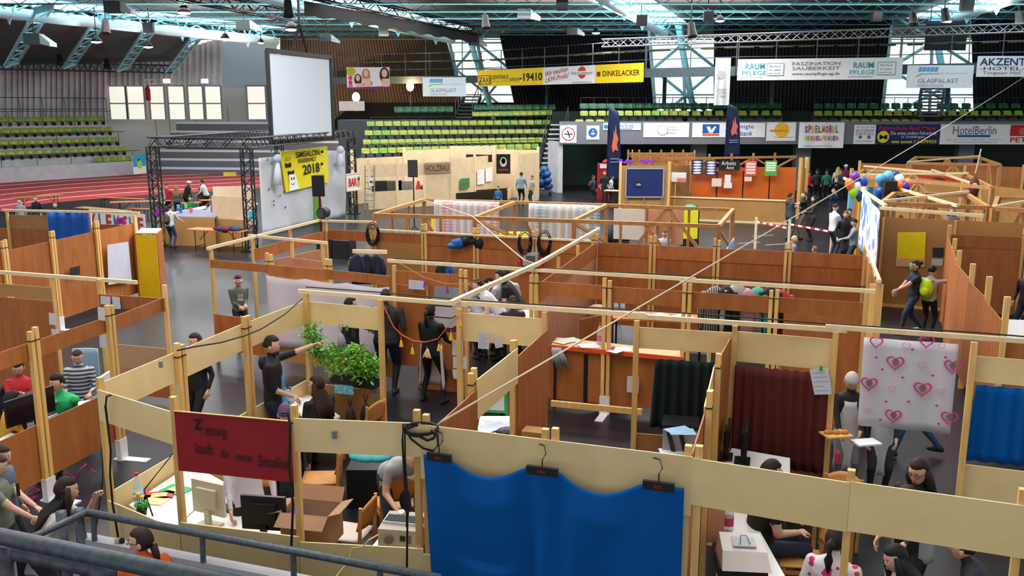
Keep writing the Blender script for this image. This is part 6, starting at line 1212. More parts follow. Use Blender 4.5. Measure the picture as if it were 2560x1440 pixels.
# --- print shop group
x, y = at(1190, 690, 1.58); PL('boy with dark hair in a striped shirt at the printing table, leftmost', x, y, yaw=-110, h=1.62, shirt=stripes('black_white_bands', [(.02, .02, .025), (.6, .6, .62)], 4.2, 'Z'), hair='120e0c', lean=25, lh=(-.1, .4, .95), rh=(.15, .4, .95), head=(0, -30), detail=2)
x, y = at(1232, 690, 1.58); PL('person with a blue black band in the dark hair at the printing table', x, y + .3, yaw=-120, h=1.62, shirt='b8bac4', hair='14100e', lean=20, head=(0, -28))
x, y = at(1250, 700, 1.52); PL('person in a white t-shirt bending over the printing table', x, y - .25, yaw=100, h=1.74, shirt='d4d6de', pants='1d2634', hair='1a1412', sleeve='short', lean=42, lh=(-.12, .48, .88), rh=(.2, .45, .85), head=(0, -20), detail=2)
x, y = at(1300, 683, 1.6); PL('person in a black t-shirt bending over the printing table', x, y - .1, yaw=80, h=1.78, shirt='0d0e10', pants='12151c', hair='15110f', sleeve='short', lean=36, lh=(-.1, .45, .86), rh=(.28, .32, .84), head=(0, -25), detail=2)
x, y = at(1268, 672, 1.68); PL('person with short dark hair at the back of the printing table', x, y + .2, yaw=175, h=1.68, shirt='c0c2c8', hair='1a1412', lean=15, head=(0, -25))
x, y = at(1206, 745, 1.22); PL('person in a light grey hooded sweater stooping at the table edge', x, y, yaw=40, h=1.6, shirt='9aa0a8', pants='20242c', hair='5a4a3c', lean=50, lh=(-.2, .5, .85), rh=(.2, .5, .85), parts=[('hood', hood, C('9aa0a8'))])
x, y = at(1285, 738, 1.35); PL('girl with dark tied hair sitting at the near side of the printing table', x, y - .1, yaw=10, h=1.6, sit=.5, shirt='2a1620', hair='15100e', style='bun', lean=15)
x, y = at(1235, 950, 1.1); PL('person in black crouching under the print shop board', x, y, yaw=30, h=1.6, sit=.25, shirt='121318', hair='1c1512', lean=30)
# --- front right office
x, y = at(1935, 1150, 1.42); PL('man in a black t-shirt and jeans sitting at the right front desk', x - .12, y, yaw=-84, h=1.8, sit=.48, shirt='0e0f12', pants='1c2c42', hair='181311', sleeve='short', lean=8, lh=(-.1, .35, .72), rh=(.16, .34, .70), lf=(-.1, .5, .08), rf=(.12, .45, .08), head=(10, -10), detail=2)
x, y = at(2302, 1150, 1.68); PL('woman with long dark hair and glasses in a grey jacket', x, y, yaw=120, h=1.68, shirt='121216', pants='14161c', hair='241510', style='long', head=(8, -14), lh=(-.1, .3, 1.0), rh=(.2, .25, .95), detail=2, parts=[('glasses', specs, C('3a1c1c')), ('jacket', open_jacket, C('9a9c9e'))])
x, y = at(2090, 1325, 1.30); PL('woman in a white blouse with red flowers, dark hair tied back', x, y, yaw=-35, h=1.62, sit=.47, shirt=spots('red_flowers', (.68, .64, .66), (.55, .03, .10), 13, .33), hair='1a1210', style='pony', head=(0, -8), detail=2)
x, y = at(2240, 1340, 1.30); PL('person with black hair in a white shirt bending forward at the bottom', x + .27, y, yaw=100, h=1.6, sit=.47, shirt='d8d8d6', hair='0e0b0b', style='longfront', lean=28, head=(0, -25), detail=2)
x, y = at(2510, 1372, 1.0); PL('person in jeans crouching at the bottom right corner', x, y, yaw=60, h=1.6, sit=.3, shirt='23282f', pants='22405e', hair='1a1512', lean=35)
# --- bakery group
x, y = atf(2108, 1226); PL('person with a hair net and white apron carrying a tray', x, y, yaw=165, h=1.56, shirt='0f1014', pants='6c7078', hair='6a5a4a', lh=(-.12, .36, 1.0), rh=(.14, .36, 1.0), head=(5, -28), detail=2, parts=[('apron', apron, C('c2c4c2')), ('hair_net', net_cap, C('b4b2ae'))])
x, y = atf(2188, 1238); PL('person in black with a long plastic apron holding a white sheet', x, y, yaw=170, h=1.52, shirt='101115', pants='23262e', hair='241812', lh=(-.14, .34, .92), rh=(.22, .2, .82), detail=2, parts=[('apron', apron, C('b8bcc2'))])
x, y = atf(2285, 1142); PL('person in jeans striding behind the heart curtain', x, y, yaw=75, h=1.7, shirt='141519', pants='1d466a', hair='2a1c14', lf=(-.1, .3, .075), rf=(.1, -.35, .14))
# --- right aisle
x, y = atf(2275, 835); PL('girl with a painted green face and hair bun walking left', x, y, yaw=85, h=1.6, shirt='1c2130', pants='1f3a58', shoe='c8c8cc', hair='2c1c14', style='bun', sleeve='short', lh=(-.1, .5, 1.02), rh=(.2, .35, .95), lf=(-.1, .25, .075), rf=(.1, -.28, .13), head=(0, -8), detail=2, parts=[('face_mask', mask, C('6f9a70'))])
x, y = atf(2315, 838); rec = PL('boy in a light grey sweater reaching up to the wall', x, y, yaw=-50, h=1.5, shirt='a4a6ac', pants='14161a', hair='0f0d0d', style='cap', rh=(.38, .42, 1.55), lh=(-.22, .1, .9), detail=1, parts=[('beanie', cap_brim, C('101114'))]); backpack('neon yellow backpack worn by the boy reaching up', rec, 'b8e020', s=1.15)
x, y = at(2556, 690, 1.4); PL('person in dark clothes at the right edge of the picture', x + .15, y, yaw=120, h=1.6, shirt='241420', hair='1a1210')
# --- group by the aisle in the background
x, y = at(1976, 484, 1.72); PL('young man in a grey hooded sweater with folded arms and jeans', x, y, yaw=-70, h=1.72, shirt='3c4044', pants='20466e', hair='15110f', lh=(.1, .28, 1.22), rh=(-.05, .3, 1.2), detail=1, parts=[('hood', hood, C('3c4044'))])
x, y = at(2011, 480, 1.76); PL('young man in a black t-shirt and beige trousers reaching left', x, y, yaw=85, h=1.76, shirt='0f1012', pants='6a5f52', hair='4a3020', sleeve='short', lh=(-.1, .55, 1.3), rh=(.1, .4, 1.25), detail=1)
x, y = at(2036, 490, 1.66); PL('woman with long curly hair in dark grey clothes', x, y, yaw=85, h=1.66, shirt='2f3338', pants='0f1012', hair='1a1210', style='curlylong', lh=(-.05, .3, 1.15), rh=(.02, .3, 1.12), detail=1)
x, y = at(2084, 474, 1.5); PL('person in a navy jacket taking a photograph', x, y, yaw=170, h=1.55, shirt='18243c', pants='182032', hair='3a281c', lh=(-.07, .3, 1.5), rh=(.07, .3, 1.5), detail=1)
x, y = at(2088, 510, 1.78); PL('tall boy in a white t-shirt looking at his phone', x, y, yaw=-75, h=1.78, shirt='d2d6dc', pants='2c3138', hair='18120f', sleeve='short', lh=(-.02, .36, 1.2), rh=(.1, .36, 1.2), head=(0, -22), detail=1)
x, y = at(2115, 528, 1.68); PL('red haired boy in black with a neck pouch', x, y, yaw=190, h=1.68, shirt='101116', pants='161b28', hair='6a3c20', head=(0, -15), lh=(-.2, .2, .95), detail=1)
x, y = at(2118, 530, 1.66); PL('dark haired boy behind the red haired one', x + .25, y + .5, yaw=190, h=1.7, shirt='16181e', hair='14100e', head=(0, -12))
x, y = at(2138, 548, 1.6); PL('boy in a light grey sweater holding his phone', x, y, yaw=75, h=1.6, shirt='7f858c', pants='2b3036', hair='17120f', lh=(-.08, .38, 1.1), rh=(.1, .36, 1.08), head=(0, -25), detail=1)
x, y = at(1997, 598, 1.28); PL('blond bald looking child behind the fourth row wall', x, y + .4, yaw=-100, h=1.3, shirt='7a7a80', hair='c8a474', style='buzz', skin='light'); x, y = at(2047, 622, 1.15); PL('small child with light brown hair behind the fourth row wall', x, y + .3, yaw=20, h=1.15, shirt='8a7a70', hair='6a4a30')
x, y = at(1663, 578, 1.35); PL('boy in a pale t-shirt inside the right frame room', x, y + .1, yaw=175, h=1.35, shirt='a8acb2', pants='50545c', hair='4a3022', sleeve='short', lh=(-.06, .28, .9), rh=(.1, .28, .9), head=(0, -12), detail=1)
x, y = at(2382, 518, 1.6); PL('woman in a grey jacket bending in the right timber stall', x, y, yaw=150, h=1.65, shirt='70747a', hair='2a1a14', style='long', lean=25); x, y = at(2259, 542, 1.3); PL('child head with dark hair behind the yellow poster wall', x, y + .2, yaw=10, h=1.3, shirt='4a3a30', hair='3a2418')
x, y = at(2468, 545, 1.2); PL('child in a bright blue shirt in the right timber stall', x, y + .3, yaw=160, h=1.25, shirt='2a86c8', hair='9a6a40')
# --- queue in the background
for i, (px, py, hh, c_, hc_, stl, lab) in enumerate([(2025, 428, 1.5, 'b01c30', '1c1512', 'short', 'child in a red jacket in the background queue'), (2008, 420, 1.6, '1a1c22', '14100e', 'short', 'dark clothed person at the left of the background queue'), (2068, 425, 1.6, '1f6a50', '15110f', 'short', 'child in a green hood and blue bag in the background queue'), (2096, 418, 1.66, 'b8b4ae', 'c09a5c', 'long', 'blond woman in a cream sweater in the background queue'), (2116, 412, 1.75, '8a1c48', '20180f', 'cap', 'person with a white helmet in the background queue'), (2044, 424, 1.6, '15171c', '120e0c', 'short', 'person in black between the red and green ones'), (2106, 424, 1.6, '3a3e46', '2a1c14', 'short', 'person in dark grey right of the blond woman')]):
    x, y = at(px, py, hh); PL(lab, x, y, yaw=[10, 30, 0, -20, 20, -10, 15][i], h=hh, shirt=c_, pants='1d3350' if i in (0, 3) else '15181e', hair=hc_, style=stl, detail=0, parts=[('helmet', cap_brim, C('d8d8dc'))] if stl == 'cap' else ())
# --- children near the gate
x, y = atf(1482, 508); rec = PL('child with a small backpack near the red cabinet', x, y, yaw=-60, h=1.4, shirt='3a3c42', pants='1a2230', hair='3a2418', detail=0); backpack('small dark red backpack of the child near the red cabinet', rec, '5a2028')
x, y = atf(1510, 509); PL('boy in a dark jacket standing by the small pale table', x, y, yaw=200, h=1.65, shirt='20242c', pants='16181c', hair='6a4830', detail=0); x, y = atf(1523, 508); PL('child in a white top leaning on the small pale table', x, y, yaw=-70, h=1.4, shirt='c4c6cc', pants='15171b', hair='241812', lean=15, detail=0)
x, y = .44, 45.3; PL('person in a blue patterned shirt working in the timber stall', x, y, yaw=-20, h=1.65, shirt='7f98a8', pants='15181e', hair='14100e', lean=8, rh=(.2, .4, 1.0), detail=0); PL('child beside the person in the timber stall', 1.0, 45.6, yaw=120, h=1.45, shirt='a8a29a', pants='20242c', hair='4a3020', detail=0); x, y = at(1215, 470, .9); PL('child in a blue top sitting by the dark crate', x + .6, y, yaw=160, h=1.3, sit=.3, shirt='2f6aa8', hair='14100e', detail=0)
# --- stage children
stg = [(402, 462, 1.45, 'a8a6aa', '2a2c32', '8a6a40', 150, 'boy with light hair in a black and white shirt at the stage'), (416, 462, 1.4, 'a82028', '1a1c22', '2a1c14', 200, 'boy in a red shirt at the stage'), (440, 468, 1.35, '5a5a60', '1d2430', '9a7448', 20, 'long haired girl in grey at the stage'), (461, 452, 1.55, '15161a', '1a1c24', '241a14', -40, 'person in black with a white cap beside the track'), (514, 448, 1.6, 'd0d2da', '1a1d26', '3a2416', 80, 'boy in a white shirt reaching left beside the track'), (475, 492, 1.2, '2a9048', '20242c', '4a3020', 190, 'child in a green jacket at the paper cup table'), (527, 508, 1.2, 'a4a8ae', '23262e', '3a2418', 70, 'child reaching over the stage counter'), (572, 495, 1.3, '1c3a8a', '161a28', '3a2416', 10, 'child in a blue jacket from behind at the wash table'), (505, 470, 1.2, '3a241c', '1c1a1c', '2a1810', 60, 'dark clad child sitting near the track')]
for px, py, hh, sc_, pc_, hc_, yw, lab in stg: x, y = at(px, py, hh); PL(lab, x, y, yaw=yw, h=hh, shirt=sc_, pants=pc_, hair=hc_, style='long' if 'long' in lab else 'cap' if 'cap' in lab else 'short', lh=(-.25, .42, .95) if 'reach' in lab else None, rh=(.2, .42, .98) if 'reach' in lab else None, lean=22 if 'track' in lab or 'reach' in lab else 4, detail=0, parts=[('cap', cap_brim, C('d8d4d0'))] if 'cap' in lab else ())
x, y = at(408, 500, 1.4); PL('child with dark hair behind the magenta sheet', x, y, yaw=180, h=1.4, shirt='2a2c30', hair='15110f', detail=0)
x, y = atf(429, 621); rec = PL('boy in a white and black sweater leaning on the stage counter', x, y, yaw=-18, h=1.52, shirt='b0b4ba', pants='1f3a58', shoe='14161a', hair='1a1410', lean=10, lh=(-.15, .4, 1.05), rh=(.25, .45, 1.05), detail=1); backpack('brown backpack of the boy at the stage counter', rec, '3a322c', drop=.2)
for px, py, c_, hc_, lab in ((48, 494, '8a909c', '3a281c', 'child in pale grey sitting behind the left stall'), (88, 488, '16181c', '8a5a30', 'child in black sitting behind the blue cloth stall'), (137, 503, '14161a', '6a4426', 'child in black looking away behind the blue cloth')): x, y = at(px, py, 1.25); PL(lab, x, y, yaw=170, h=1.45, sit=.45, shirt=c_, hair=hc_, detail=0)
flush_people()
f = cool['frame']; R3_, k_ = f['R3'], f['k']
for i, st in enumerate(('COOL', 'FEEL')): text(cool['ob'], st, f['T'](f['tz'](.30 - .1 * i, .125) + f['Rv'] * .075 * k_), -(R3_ @ f['Rv']) * .15 * k_, (R3_ @ f['U']) * .075 * k_, WH, 'printed_letters', .012, .02)
# ================================================================ CLOTHS AND SIGNS ON THE STALLS
f = Face(F_[1], F_[2], 1.52, 2.09); f = Face(f.at(.04, 0, .07), f.at(.985, 0, .07), 1.515, 2.09)
s = banner('newspaper_sign', 'big red wooden sign hand lettered Zeitung', 'sign', f, mat('red_paint', (.30, .010, .016), .5, var=.06)); mb = MB(); f.rect(mb, 0, 1, 1, 1.012, -.01, .02); mb.build('top_edge', M['post'], s)
f.text(s, 'Z', .17, .73, .245, .91, BK, .012, .035); f.text(s, 'eitung', .27, .6, .455, .82, BK, .012); f.text(s, 'kauft', .175, .33, .325, .52, BK, .012); f.text(s, 'die', .395, .31, .465, .46, BK, .012); f.text(s, 'neue', .53, .28, .665, .38, BK, .012); f.text(s, 'Simsaline', .72, .22, .975, .41, BK, .012)
# blue cloth
Pa, Pb, Pc = Vector((*F_[3], 0)), Vector((*F_[4], 0)), Vector((*F_[5], 0)); bnr = (Pc - Pa).normalized(); bn = Vector((bnr.y, -bnr.x, 0))
def fpath(u): return Pa.lerp(Pb, u * 2) if u < .5 else Pb.lerp(Pc, u * 2 - 1)
def bluetop(u):
    hs_ = [.06, .46, .54, .93]
    for a, b, sg in ((.10, .42, .11), (.54, .86, .12)):
        if a < u < b: t = (u - a) / (b - a); return 1.87 - sg * math.sin(t * math.pi) ** 1.1
    return 1.87
def bluef(u, v):
    zt_ = bluetop(u); z = .55 + (zt_ - .55) * v; dn = 1 - v
    w_ = .05 * math.cos((u - .48) * 46) * math.exp(-((u - .48) / .13) ** 2) * (.3 + dn) + .035 * math.sin(u * 23 + dn * 2) * dn
    bl2 = .10 * math.sin(math.pi * min(1, max(0, (u - .10) / .32))) * (1 - abs(2 * v - 1.6) if v > .3 else .4) * (u < .42) + .10 * math.sin(math.pi * min(1, max(0, (u - .54) / .32))) * (1 - abs(2 * v - 1.6) if v > .3 else .4) * (u > .54)
    e = .035 * dn * (u < .12) * (1 - u / .12)
    p = fpath(.03 + .95 * u + e) + bn * (.13 + w_ + bl2 * .8); p.z = z; return p
blue_m = mat('royal_blue_cloth', (.002, .092, .36), .8, var=.05, scale=3, spec=.12)
bc = thing('blue_cloth', 'large royal blue cloth hanging on hangers at the front wall', 'cloth', (*(fpath(.5) + bn * .13).xy, .55)); MB().grid(bluef, 90, 34, .006).build('sheet', blue_m, bc, smooth=True)
for u0, u1, lab in ((.03, .13, 'left'), (.43, .55, 'middle'), (.86, .97, 'right')):
    a, b = fpath(.03 + .95 * u0) + bn * .2, fpath(.03 + .95 * u1) + bn * .2; a.z = b.z = 1.89; th = thing('clothes_hanger', 'black clip hanger holding the blue cloth, %s one' % lab, 'hanger', a.lerp(b, .5)); MB().beam(a, b, .035, .07).build('bar', M['black'], th)
    c_ = a.lerp(b, .5); MB().tube([c_ + V(0, 0, .03), c_ + V(0, 0, .1), c_ + V(.03, .02, .14), c_ + V(.02, .1, .18), c_ + V(-.02, .16, .17)], .006, 6).build('hook', M['black'], th); ff = Face(a, b, 1.855, 1.925); ff.text(th, 'UNLIMITED', .36, .3, .62, .7, C('c02028'), .022)
def curtain(name, label, A, B, px0, px1, pyt, pyb, mt, off=-.06, amp=.035, fr=40, ragged=0, cat='curtain', skew=0, dz=0):
    p0, p1 = on(A, B, (px0, pyt)), on(A, B, (px1, pyt)); q0 = on(A, B, (px0 - skew, pyb)); zt_, zb_ = p0.z + dz, q0.z; Fh = Face(p0, p1, zb_, zt_); mb = MB()
    mb.grid(lambda u, v: Fh.at(u + (-.06 * (1 - v) if skew and u < .3 else 0) * (1 - u / .3), v, off + amp * math.sin(u * fr + .9 * math.sin(u * 7)) * (1.1 - .4 * v)) + V(0, 0, ragged * math.sin(u * 60) * (v > .95)), max(24, int(fr * 1.6)), 10, .008)
    return tag(mb.build(name, mt, smooth=True), label, cat)
curtain('stall_curtain', 'dark green black curtain hanging under the pale board', R2[4], R2[5], 1640, 1798, 893, 1062, mat('dark_green_cloth', (.004, .014, .013), .9), off=.07, amp=.03, skew=20)
curtain('stall_curtain', 'dark red curtain hanging under the pale board', R2[5], R2[6], 1840, 2076, 909, 1150, mat('dark_red_cloth', (.085, .010, .008), .85), off=.07, amp=.022, ragged=.006, fr=55)
A_, B_ = R2[6], R2[7]; hc_ = curtain('heart_curtain', 'white plastic curtain printed with pink hearts and horses', A_, B_, 2160, 2398, 842, 1062, mat('white_plastic', (.66, .64, .70), .35, alpha=.9), off=.03, amp=.012, fr=16)
hw, hl, hh_, hbr = C('d83a8a'), C('e89ab8'), C('c83a78'), C('8a6a58')
def heart(u, v, s_, t=1.0):
    pts = []
    for i in range(24):
        a = 2 * math.pi * i / 24; pts.append((16 * math.sin(a) ** 3 / 17 * s_ * t, (13 * math.cos(a) - 5 * math.cos(2 * a) - 2 * math.cos(3 * a) - math.cos(4 * a)) / 17 * s_ * t))
    return pts
p0, p1 = on(A_, B_, (2160, 845)), on(A_, B_, (2398, 860)); zb_ = on(A_, B_, (2160, 1060)).z; Fh = Face(p0, p1, zb_, p0.z)
def put_heart(px, py, s_, mt, out=True):
    p = on(A_, B_, (px, py)); dd = Fh.d; nn = Fh.n; o1 = heart(0, 0, s_); mb = MB()
    ring = [p + dd * a + V(0, 0, b) + nn * .062 for a, b in o1]
    if out:
        inn = [p + dd * a + V(0, 0, b) + nn * .062 for a, b in heart(0, 0, s_, .78)]; k_ = len(ring); mb.add(ring + inn + [q + nn * .004 for q in ring + inn], [(i, (i + 1) % k_, k_ + (i + 1) % k_, k_ + i) for i in range(k_)] + [(2 * k_ + i, 3 * k_ + i, 3 * k_ + (i + 1) % k_, 2 * k_ + (i + 1) % k_) for i in range(k_)])
    else: mb.poly(ring, nn, .004)
    mb.build('printed_heart', mt, hc_)
    if out and s_ > .09:
        mb = MB(); mb.poly([p + dd * a * s_ + V(0, 0, b * s_) + nn * .060 for a, b in ((-.35, .1), (-.1, .5), (.25, .45), (.4, 0), (.2, -.3), (-.05, -.45), (-.2, -.2))], nn, .004); mb.build('printed_horse', hbr, hc_)
for px, py, s_ in ((2237, 903, .105), (2305, 968, .105), (2172, 955, .10), (2380, 912, .10), (2232, 1035, .10), (2372, 1040, .10), (2190, 852, .08), (2315, 850, .09)): put_heart(px, py, s_, hw)
for px, py, s_ in ((2305, 910, .055), (2265, 862, .05), (2228, 968, .045), (2168, 1022, .04), (2350, 975, .045), (2352, 862, .04)): put_heart(px, py, s_, hl)
for px, py in ((2205, 920), (2280, 870), (2340, 1010), (2200, 1045), (2270, 1000), (2345, 1055), (2255, 940), (2330, 935), (2190, 890), (2362, 890), (2214, 1000)): put_heart(px, py, .018, hh_, False)
curtain('stall_curtain', 'royal blue curtain at the right edge under a pale board', R2[7], R2[8], 2442, 2600, 965, 1155, blue_m, amp=.02, fr=26, skew=14)
mb = MB(); wa, wb_ = (-4.43, 16.27), (-2.05, 15.15); Fw = Face(wa, wb_, .5, 1.82)
sheer = mat('sheer_white_sheet', (.72, .66, .72), .9, alpha=.8)
MBs = MB(); MBs.grid(lambda u, v: Fw.at(u, v, .07 + .035 * math.sin(u * 19 + v * 2)) + V(0, 0, -.05 * abs(math.sin(u * 9.4)) * v), 60, 10, .006); tag(MBs.build('sheer_sheet', sheer, smooth=True), 'sheer white sheet hanging across the craft stall front', 'cloth')
Fb_ = Face((-11.83, 23.0), (-10.73, 22.9), 1.2, 2.2); mb = MB(); mb.grid(lambda u, v: Fb_.at(u, v, .06 + .04 * math.sin(u * 22)) + V(0, 0, .0), 40, 6, .008); tag(mb.build('blue_cloth', C('1c5ab8'), smooth=True), 'small bright blue cloth hanging from the far left stall rail', 'cloth')
W1a, W1b = (-9.67, 20.92), (-9.40, 22.4)
def sheet_on(A, B, px, label, mt, name='paper_sheet', cat='paper', off=.06, lines=0, th_=.005):
    """px: top left, top right, bottom right, bottom left"""
    q = [on(A, B, p) for p in px]; F0_ = Face(A, B, 0, 1); n = F0_.n; q = [p + n * off for p in q]; t_ = thing(name, label, cat, q[3]); MB().poly([q[3], q[2], q[1], q[0]], n, th_).build('sheet', mt, t_)
    if lines:
        mb = MB()
        for i in range(lines):
            v = .85 - .7 * i / max(1, lines - 1); a, b = q[3].lerp(q[0], v), q[2].lerp(q[1], v); l_, r_ = .12, (.88 if i % 3 else .6); hh = (q[0] - q[3]) * .018
            mb.poly([a.lerp(b, l_) + n * (th_ + .001), a.lerp(b, r_) + n * (th_ + .001), a.lerp(b, r_) + n * (th_ + .001) + hh, a.lerp(b, l_) + n * (th_ + .001) + hh], n, .001)
        mb.build('printed_line', C('9a9ea8'), t_)
    return t_
sheet_on(W1a, W1b, [(260, 612), (313, 604), (322, 702), (263, 712)], 'long white paper sheet taped to the tall brown wall', C('c8cce0'), off=.08)
sheet_on((-9.93, 19.36), (-9.67, 20.92), [(168, 670), (193, 664), (194, 686), (169, 689)], 'small black and white pirate picture on the brown wall', C('22242a'), 'picture', 'picture')
mb = MB(); a, b = V(-9.38, 22.42, 0), V(-9.0, 20.95, 0); a2 = P(402, 738); 
yc = thing('yellow_cabinet', 'tall cabinet with a yellow door at the end of the brown wall', 'cabinet', P(372, 755)); yf, yb_ = P(352, 757), P(403, 757); MB().slab(yf, yb_, .02, 1.72, .03).build('door', C('f4cc06'), yc); d_ = V(-.2, .9, 0); MB().slab(yf + V(-.03, 0, 0), yf + d_, 0, 1.74, .03).build('side', M['brown'], yc); MB().slab(yb_, yb_ + d_, 0, 1.74, .03).build('side', M['brown'], yc); q = [Vector((v.x, v.y, 1.74)) for v in (yf, yb_, yb_ + d_, yf + d_)]; MB().hexa(q + [v + V(0, 0, .03) for v in q]).build('top', M['bpale'], yc)
# paper notices
sheet_on(P(250, 734, 2.0), (-5.21, 13.3), [(259, 738), (283, 740), (283, 760), (259, 758)], 'white notice under the upper brown board, left of two', C('c8cad4')); sheet_on(P(250, 734, 2.0), (-5.21, 13.3), [(287, 739), (306, 741), (309, 770), (290, 770)], 'white notice under the upper brown board, right of two', C('c8cad4'))
c0 = P(150, 830)
for i, (x, y0, y1, lab) in enumerate(((131, 782, 813, 'white note on the post under the long batten, upper'), (137, 822, 840, 'white note on the post under the long batten, lower'), (253, 768, 802, 'white note on the middle stall post, upper'), (257, 836, 870, 'white note on the middle stall post, lower'))):
    Yn = 13.0 if i < 2 else 11.75; a = Q(x - 9, y1, Yn); b = Q(x + 9, y1, Yn); sheet_on((a.x, a.y), (b.x, b.y + .01), [(x - 9, y0), (x + 8, y0 + 3), (x + 10, y1), (x - 7, y1 - 2)], lab, C('c4c8d4'), off=0)
sheet_on(R2[2], R2[3], [(1200, 829), (1228, 830), (1226, 870), (1199, 868)], 'printed white notice hanging from the pale print shop board', C('bfc3ce'), lines=7); sheet_on(R2[2], R2[3], [(1236, 839), (1252, 838), (1262, 864), (1243, 868)], 'small tilted white notice on the pale print shop board', C('bfc3ce'), lines=2)
sheet_on(R2[1], R2[2], [(1132, 850), (1158, 850), (1158, 890), (1131, 888)], 'white notice hanging in the print shop doorway, top', C('c4c8d2'), lines=5, off=.0); sheet_on(R2[1], R2[2], [(1133, 892), (1166, 892), (1167, 922), (1133, 920)], 'white notice hanging in the print shop doorway, middle', C('c4c8d2'), lines=4, off=.0); sheet_on(R2[1], R2[2], [(1131, 924), (1155, 924), (1150, 950), (1134, 946)], 'white notice hanging in the print shop doorway, bottom', C('c4c8d2'), lines=2, off=.0)
sheet_on(R3[0], R3[1], [(1026, 698), (1066, 701), (1066, 723), (1026, 720)], 'white lettered notice on the third row wall', C('c8ccd8'), lines=4)
sheet_on(R2[5], R2[6], [(2025, 918), (2072, 916), (2080, 980), (2037, 981)], 'white notice pinned with a green clip on the dark red curtain', C('ccd0dc'), lines=5, off=.09)
t_ = on(R2[5], R2[6], (2048, 916)); tag(MB().box(t_ + V(-.02, -.12, .01), (.03, .02, .06)).build('green_clip', C('2fa850')), 'green clip on the notice at the dark red curtain', 'clip')
sheet_on(R3[3], R3[4], [(1570, 938), (1599, 938), (1598, 980), (1569, 977)], 'white notice on the low brown counter front', C('c8ccd4'), lines=5)
ta, tb = P(2192, 764), P(2368, 778)
yp = sheet_on(ta, tb, [(2244, 580), (2315, 580), (2311, 666), (2241, 664)], 'yellow handwritten poster on the tan wall', C('f6e614'), 'yellow_poster', 'poster', .03); sheet_on(ta, tb, [(2240, 645), (2312, 647), (2311, 667), (2239, 665)], 'pale paper strip along the bottom of the yellow poster', C('d8b890'), off=.045)
sheet_on(ta, tb, [(2331, 619), (2360, 619), (2358, 643), (2332, 642)], 'dark photo picture beside the yellow poster', C('2a2c38'), 'picture', 'picture', .03); sheet_on(ta, tb, [(2329, 647), (2358, 647), (2355, 664), (2329, 663)], 'white caption sheet under the dark photo picture', C('c8ccd8'), off=.03, lines=3)
tag(MB().slab(P(2362, 775), P(2372, 740), .5, 1.9, .05).build('red_board', C('c02838')), 'red painted board edge beside the aisle wall', 'board')
mb = MB(); p = Q(608, 910, 0 + 8.9); 
for i, (A2, B2, px, lab) in enumerate((((-4.08, 8.6), (-2.92, 12.54), (390, 910), 'small grey door stop fixed on the pale side wall'), (F_[2], F_[3], (841, 1081), 'small grey metal plate on the pale front board'), (R2[0], R2[1], (873, 818), 'small green sticker on the pale second row board'))):
    q = on(A2, B2, px); fc = Face(A2, B2, 0, 1); tag(MB().beam(q + fc.n * .06 - V(0, 0, .035), q + fc.n * .06 + V(0, 0, .035), .04, .02).build('small_plate', C('3a9a48') if i == 2 else C('7a7e80')), lab, 'plate')
# ================================================================ ROPES AND CABLES
def cable(name, label, pts, r=.008, mt=None, cat='cable', sm=0):
    tag(MB().tube(pts, r, 6).build(name, mt or M['cord'], smooth=True), label, cat)
def sag(a, b, s_, n=14): a, b = Vector(a), Vector(b); return [a.lerp(b, i / n) - V(0, 0, s_ * 4 * (i / n) * (1 - i / n)) for i in range(n + 1)]
cable('rope', 'long pale rope slanting from the front wall up to the right gallery', sag((-.62, 7.42, 2.14), Q(2600, 166, 45), .12, 30), .010, M['rope'], 'rope')
zl_ = lambda px, o=.07: on((-4.08, 8.6), (-2.92, 12.54), px) + Face((-4.08, 8.6), (-2.92, 12.54), 0, 1).n * o
cable('power_cable', 'black cable sagging along the pale side wall', [zl_(p) for p in ((745, 745), (700, 785), (640, 822), (600, 838), (540, 855), (470, 866), (430, 875))], .010)
f01 = lambda px, o=.09: on(F_[0], F_[1], px) + Face(F_[0], F_[1], 0, 1).n * o
cable('power_cable', 'black cable hanging over the left front board', [f01(p) for p in ((298, 982), (288, 985), (285, 1010), (291, 1060), (298, 1120), (296, 1180), (302, 1250), (315, 1330), (318, 1400))], .011)
cable('power_cable', 'thin black cable running down to the white desk at the left', [f01((322, 1070), -.3), f01((340, 1150), -.5), P(360, 1225, .95), P(382, 1290, .76)], .008)
cable('power_cable', 'thin black cable on the floor side of the left front board', [f01((243, 1075), -.05), f01((246, 1200), -.05), f01((250, 1330), .05)], .007)
f12 = lambda px, o=.12: on(F_[1], F_[2], px) + Face(F_[1], F_[2], 0, 1).n * o
cable('power_cable', 'black cable hanging down the post right of the red sign', [f12(p) for p in ((722, 1022), (737, 1020), (742, 1060), (739, 1150), (748, 1250), (744, 1350), (746, 1480))], .012)
f23 = lambda px, o=.12: on(F_[2], F_[3], px) + Face(F_[2], F_[3], 0, 1).n * o
cable('power_cable', 'black cable hanging straight down left of the blue cloth', [f23(p) for p in ((1030, 1050), (1016, 1048), (1014, 1090), (1020, 1200), (1026, 1300), (1024, 1470))], .010); cable('power_cable', 'second black cable beside the post left of the blue cloth', [f23(p, .13) for p in ((1035, 1052), (1020, 1060), (1022, 1150), (1030, 1260), (1024, 1300))], .008)
coil = thing('cable_coil', 'coil of black cable lying over the front wall post', 'cable', f23((1055, 1065)))
for i in range(6):
    pts = [f23((1012 + 45 + 44 * math.cos(t * .5236) * (1 - .03 * i), 1062 + 9 * math.sin(t * .5236) + i * 1.5 + (12 if t in (1, 2) and i > 3 else 0)), .08 + .05 * math.sin(t * .5236)) for t in range(13)]; MB().tube(pts, .010, 6).build('loop', M['cord'], coil, smooth=True)
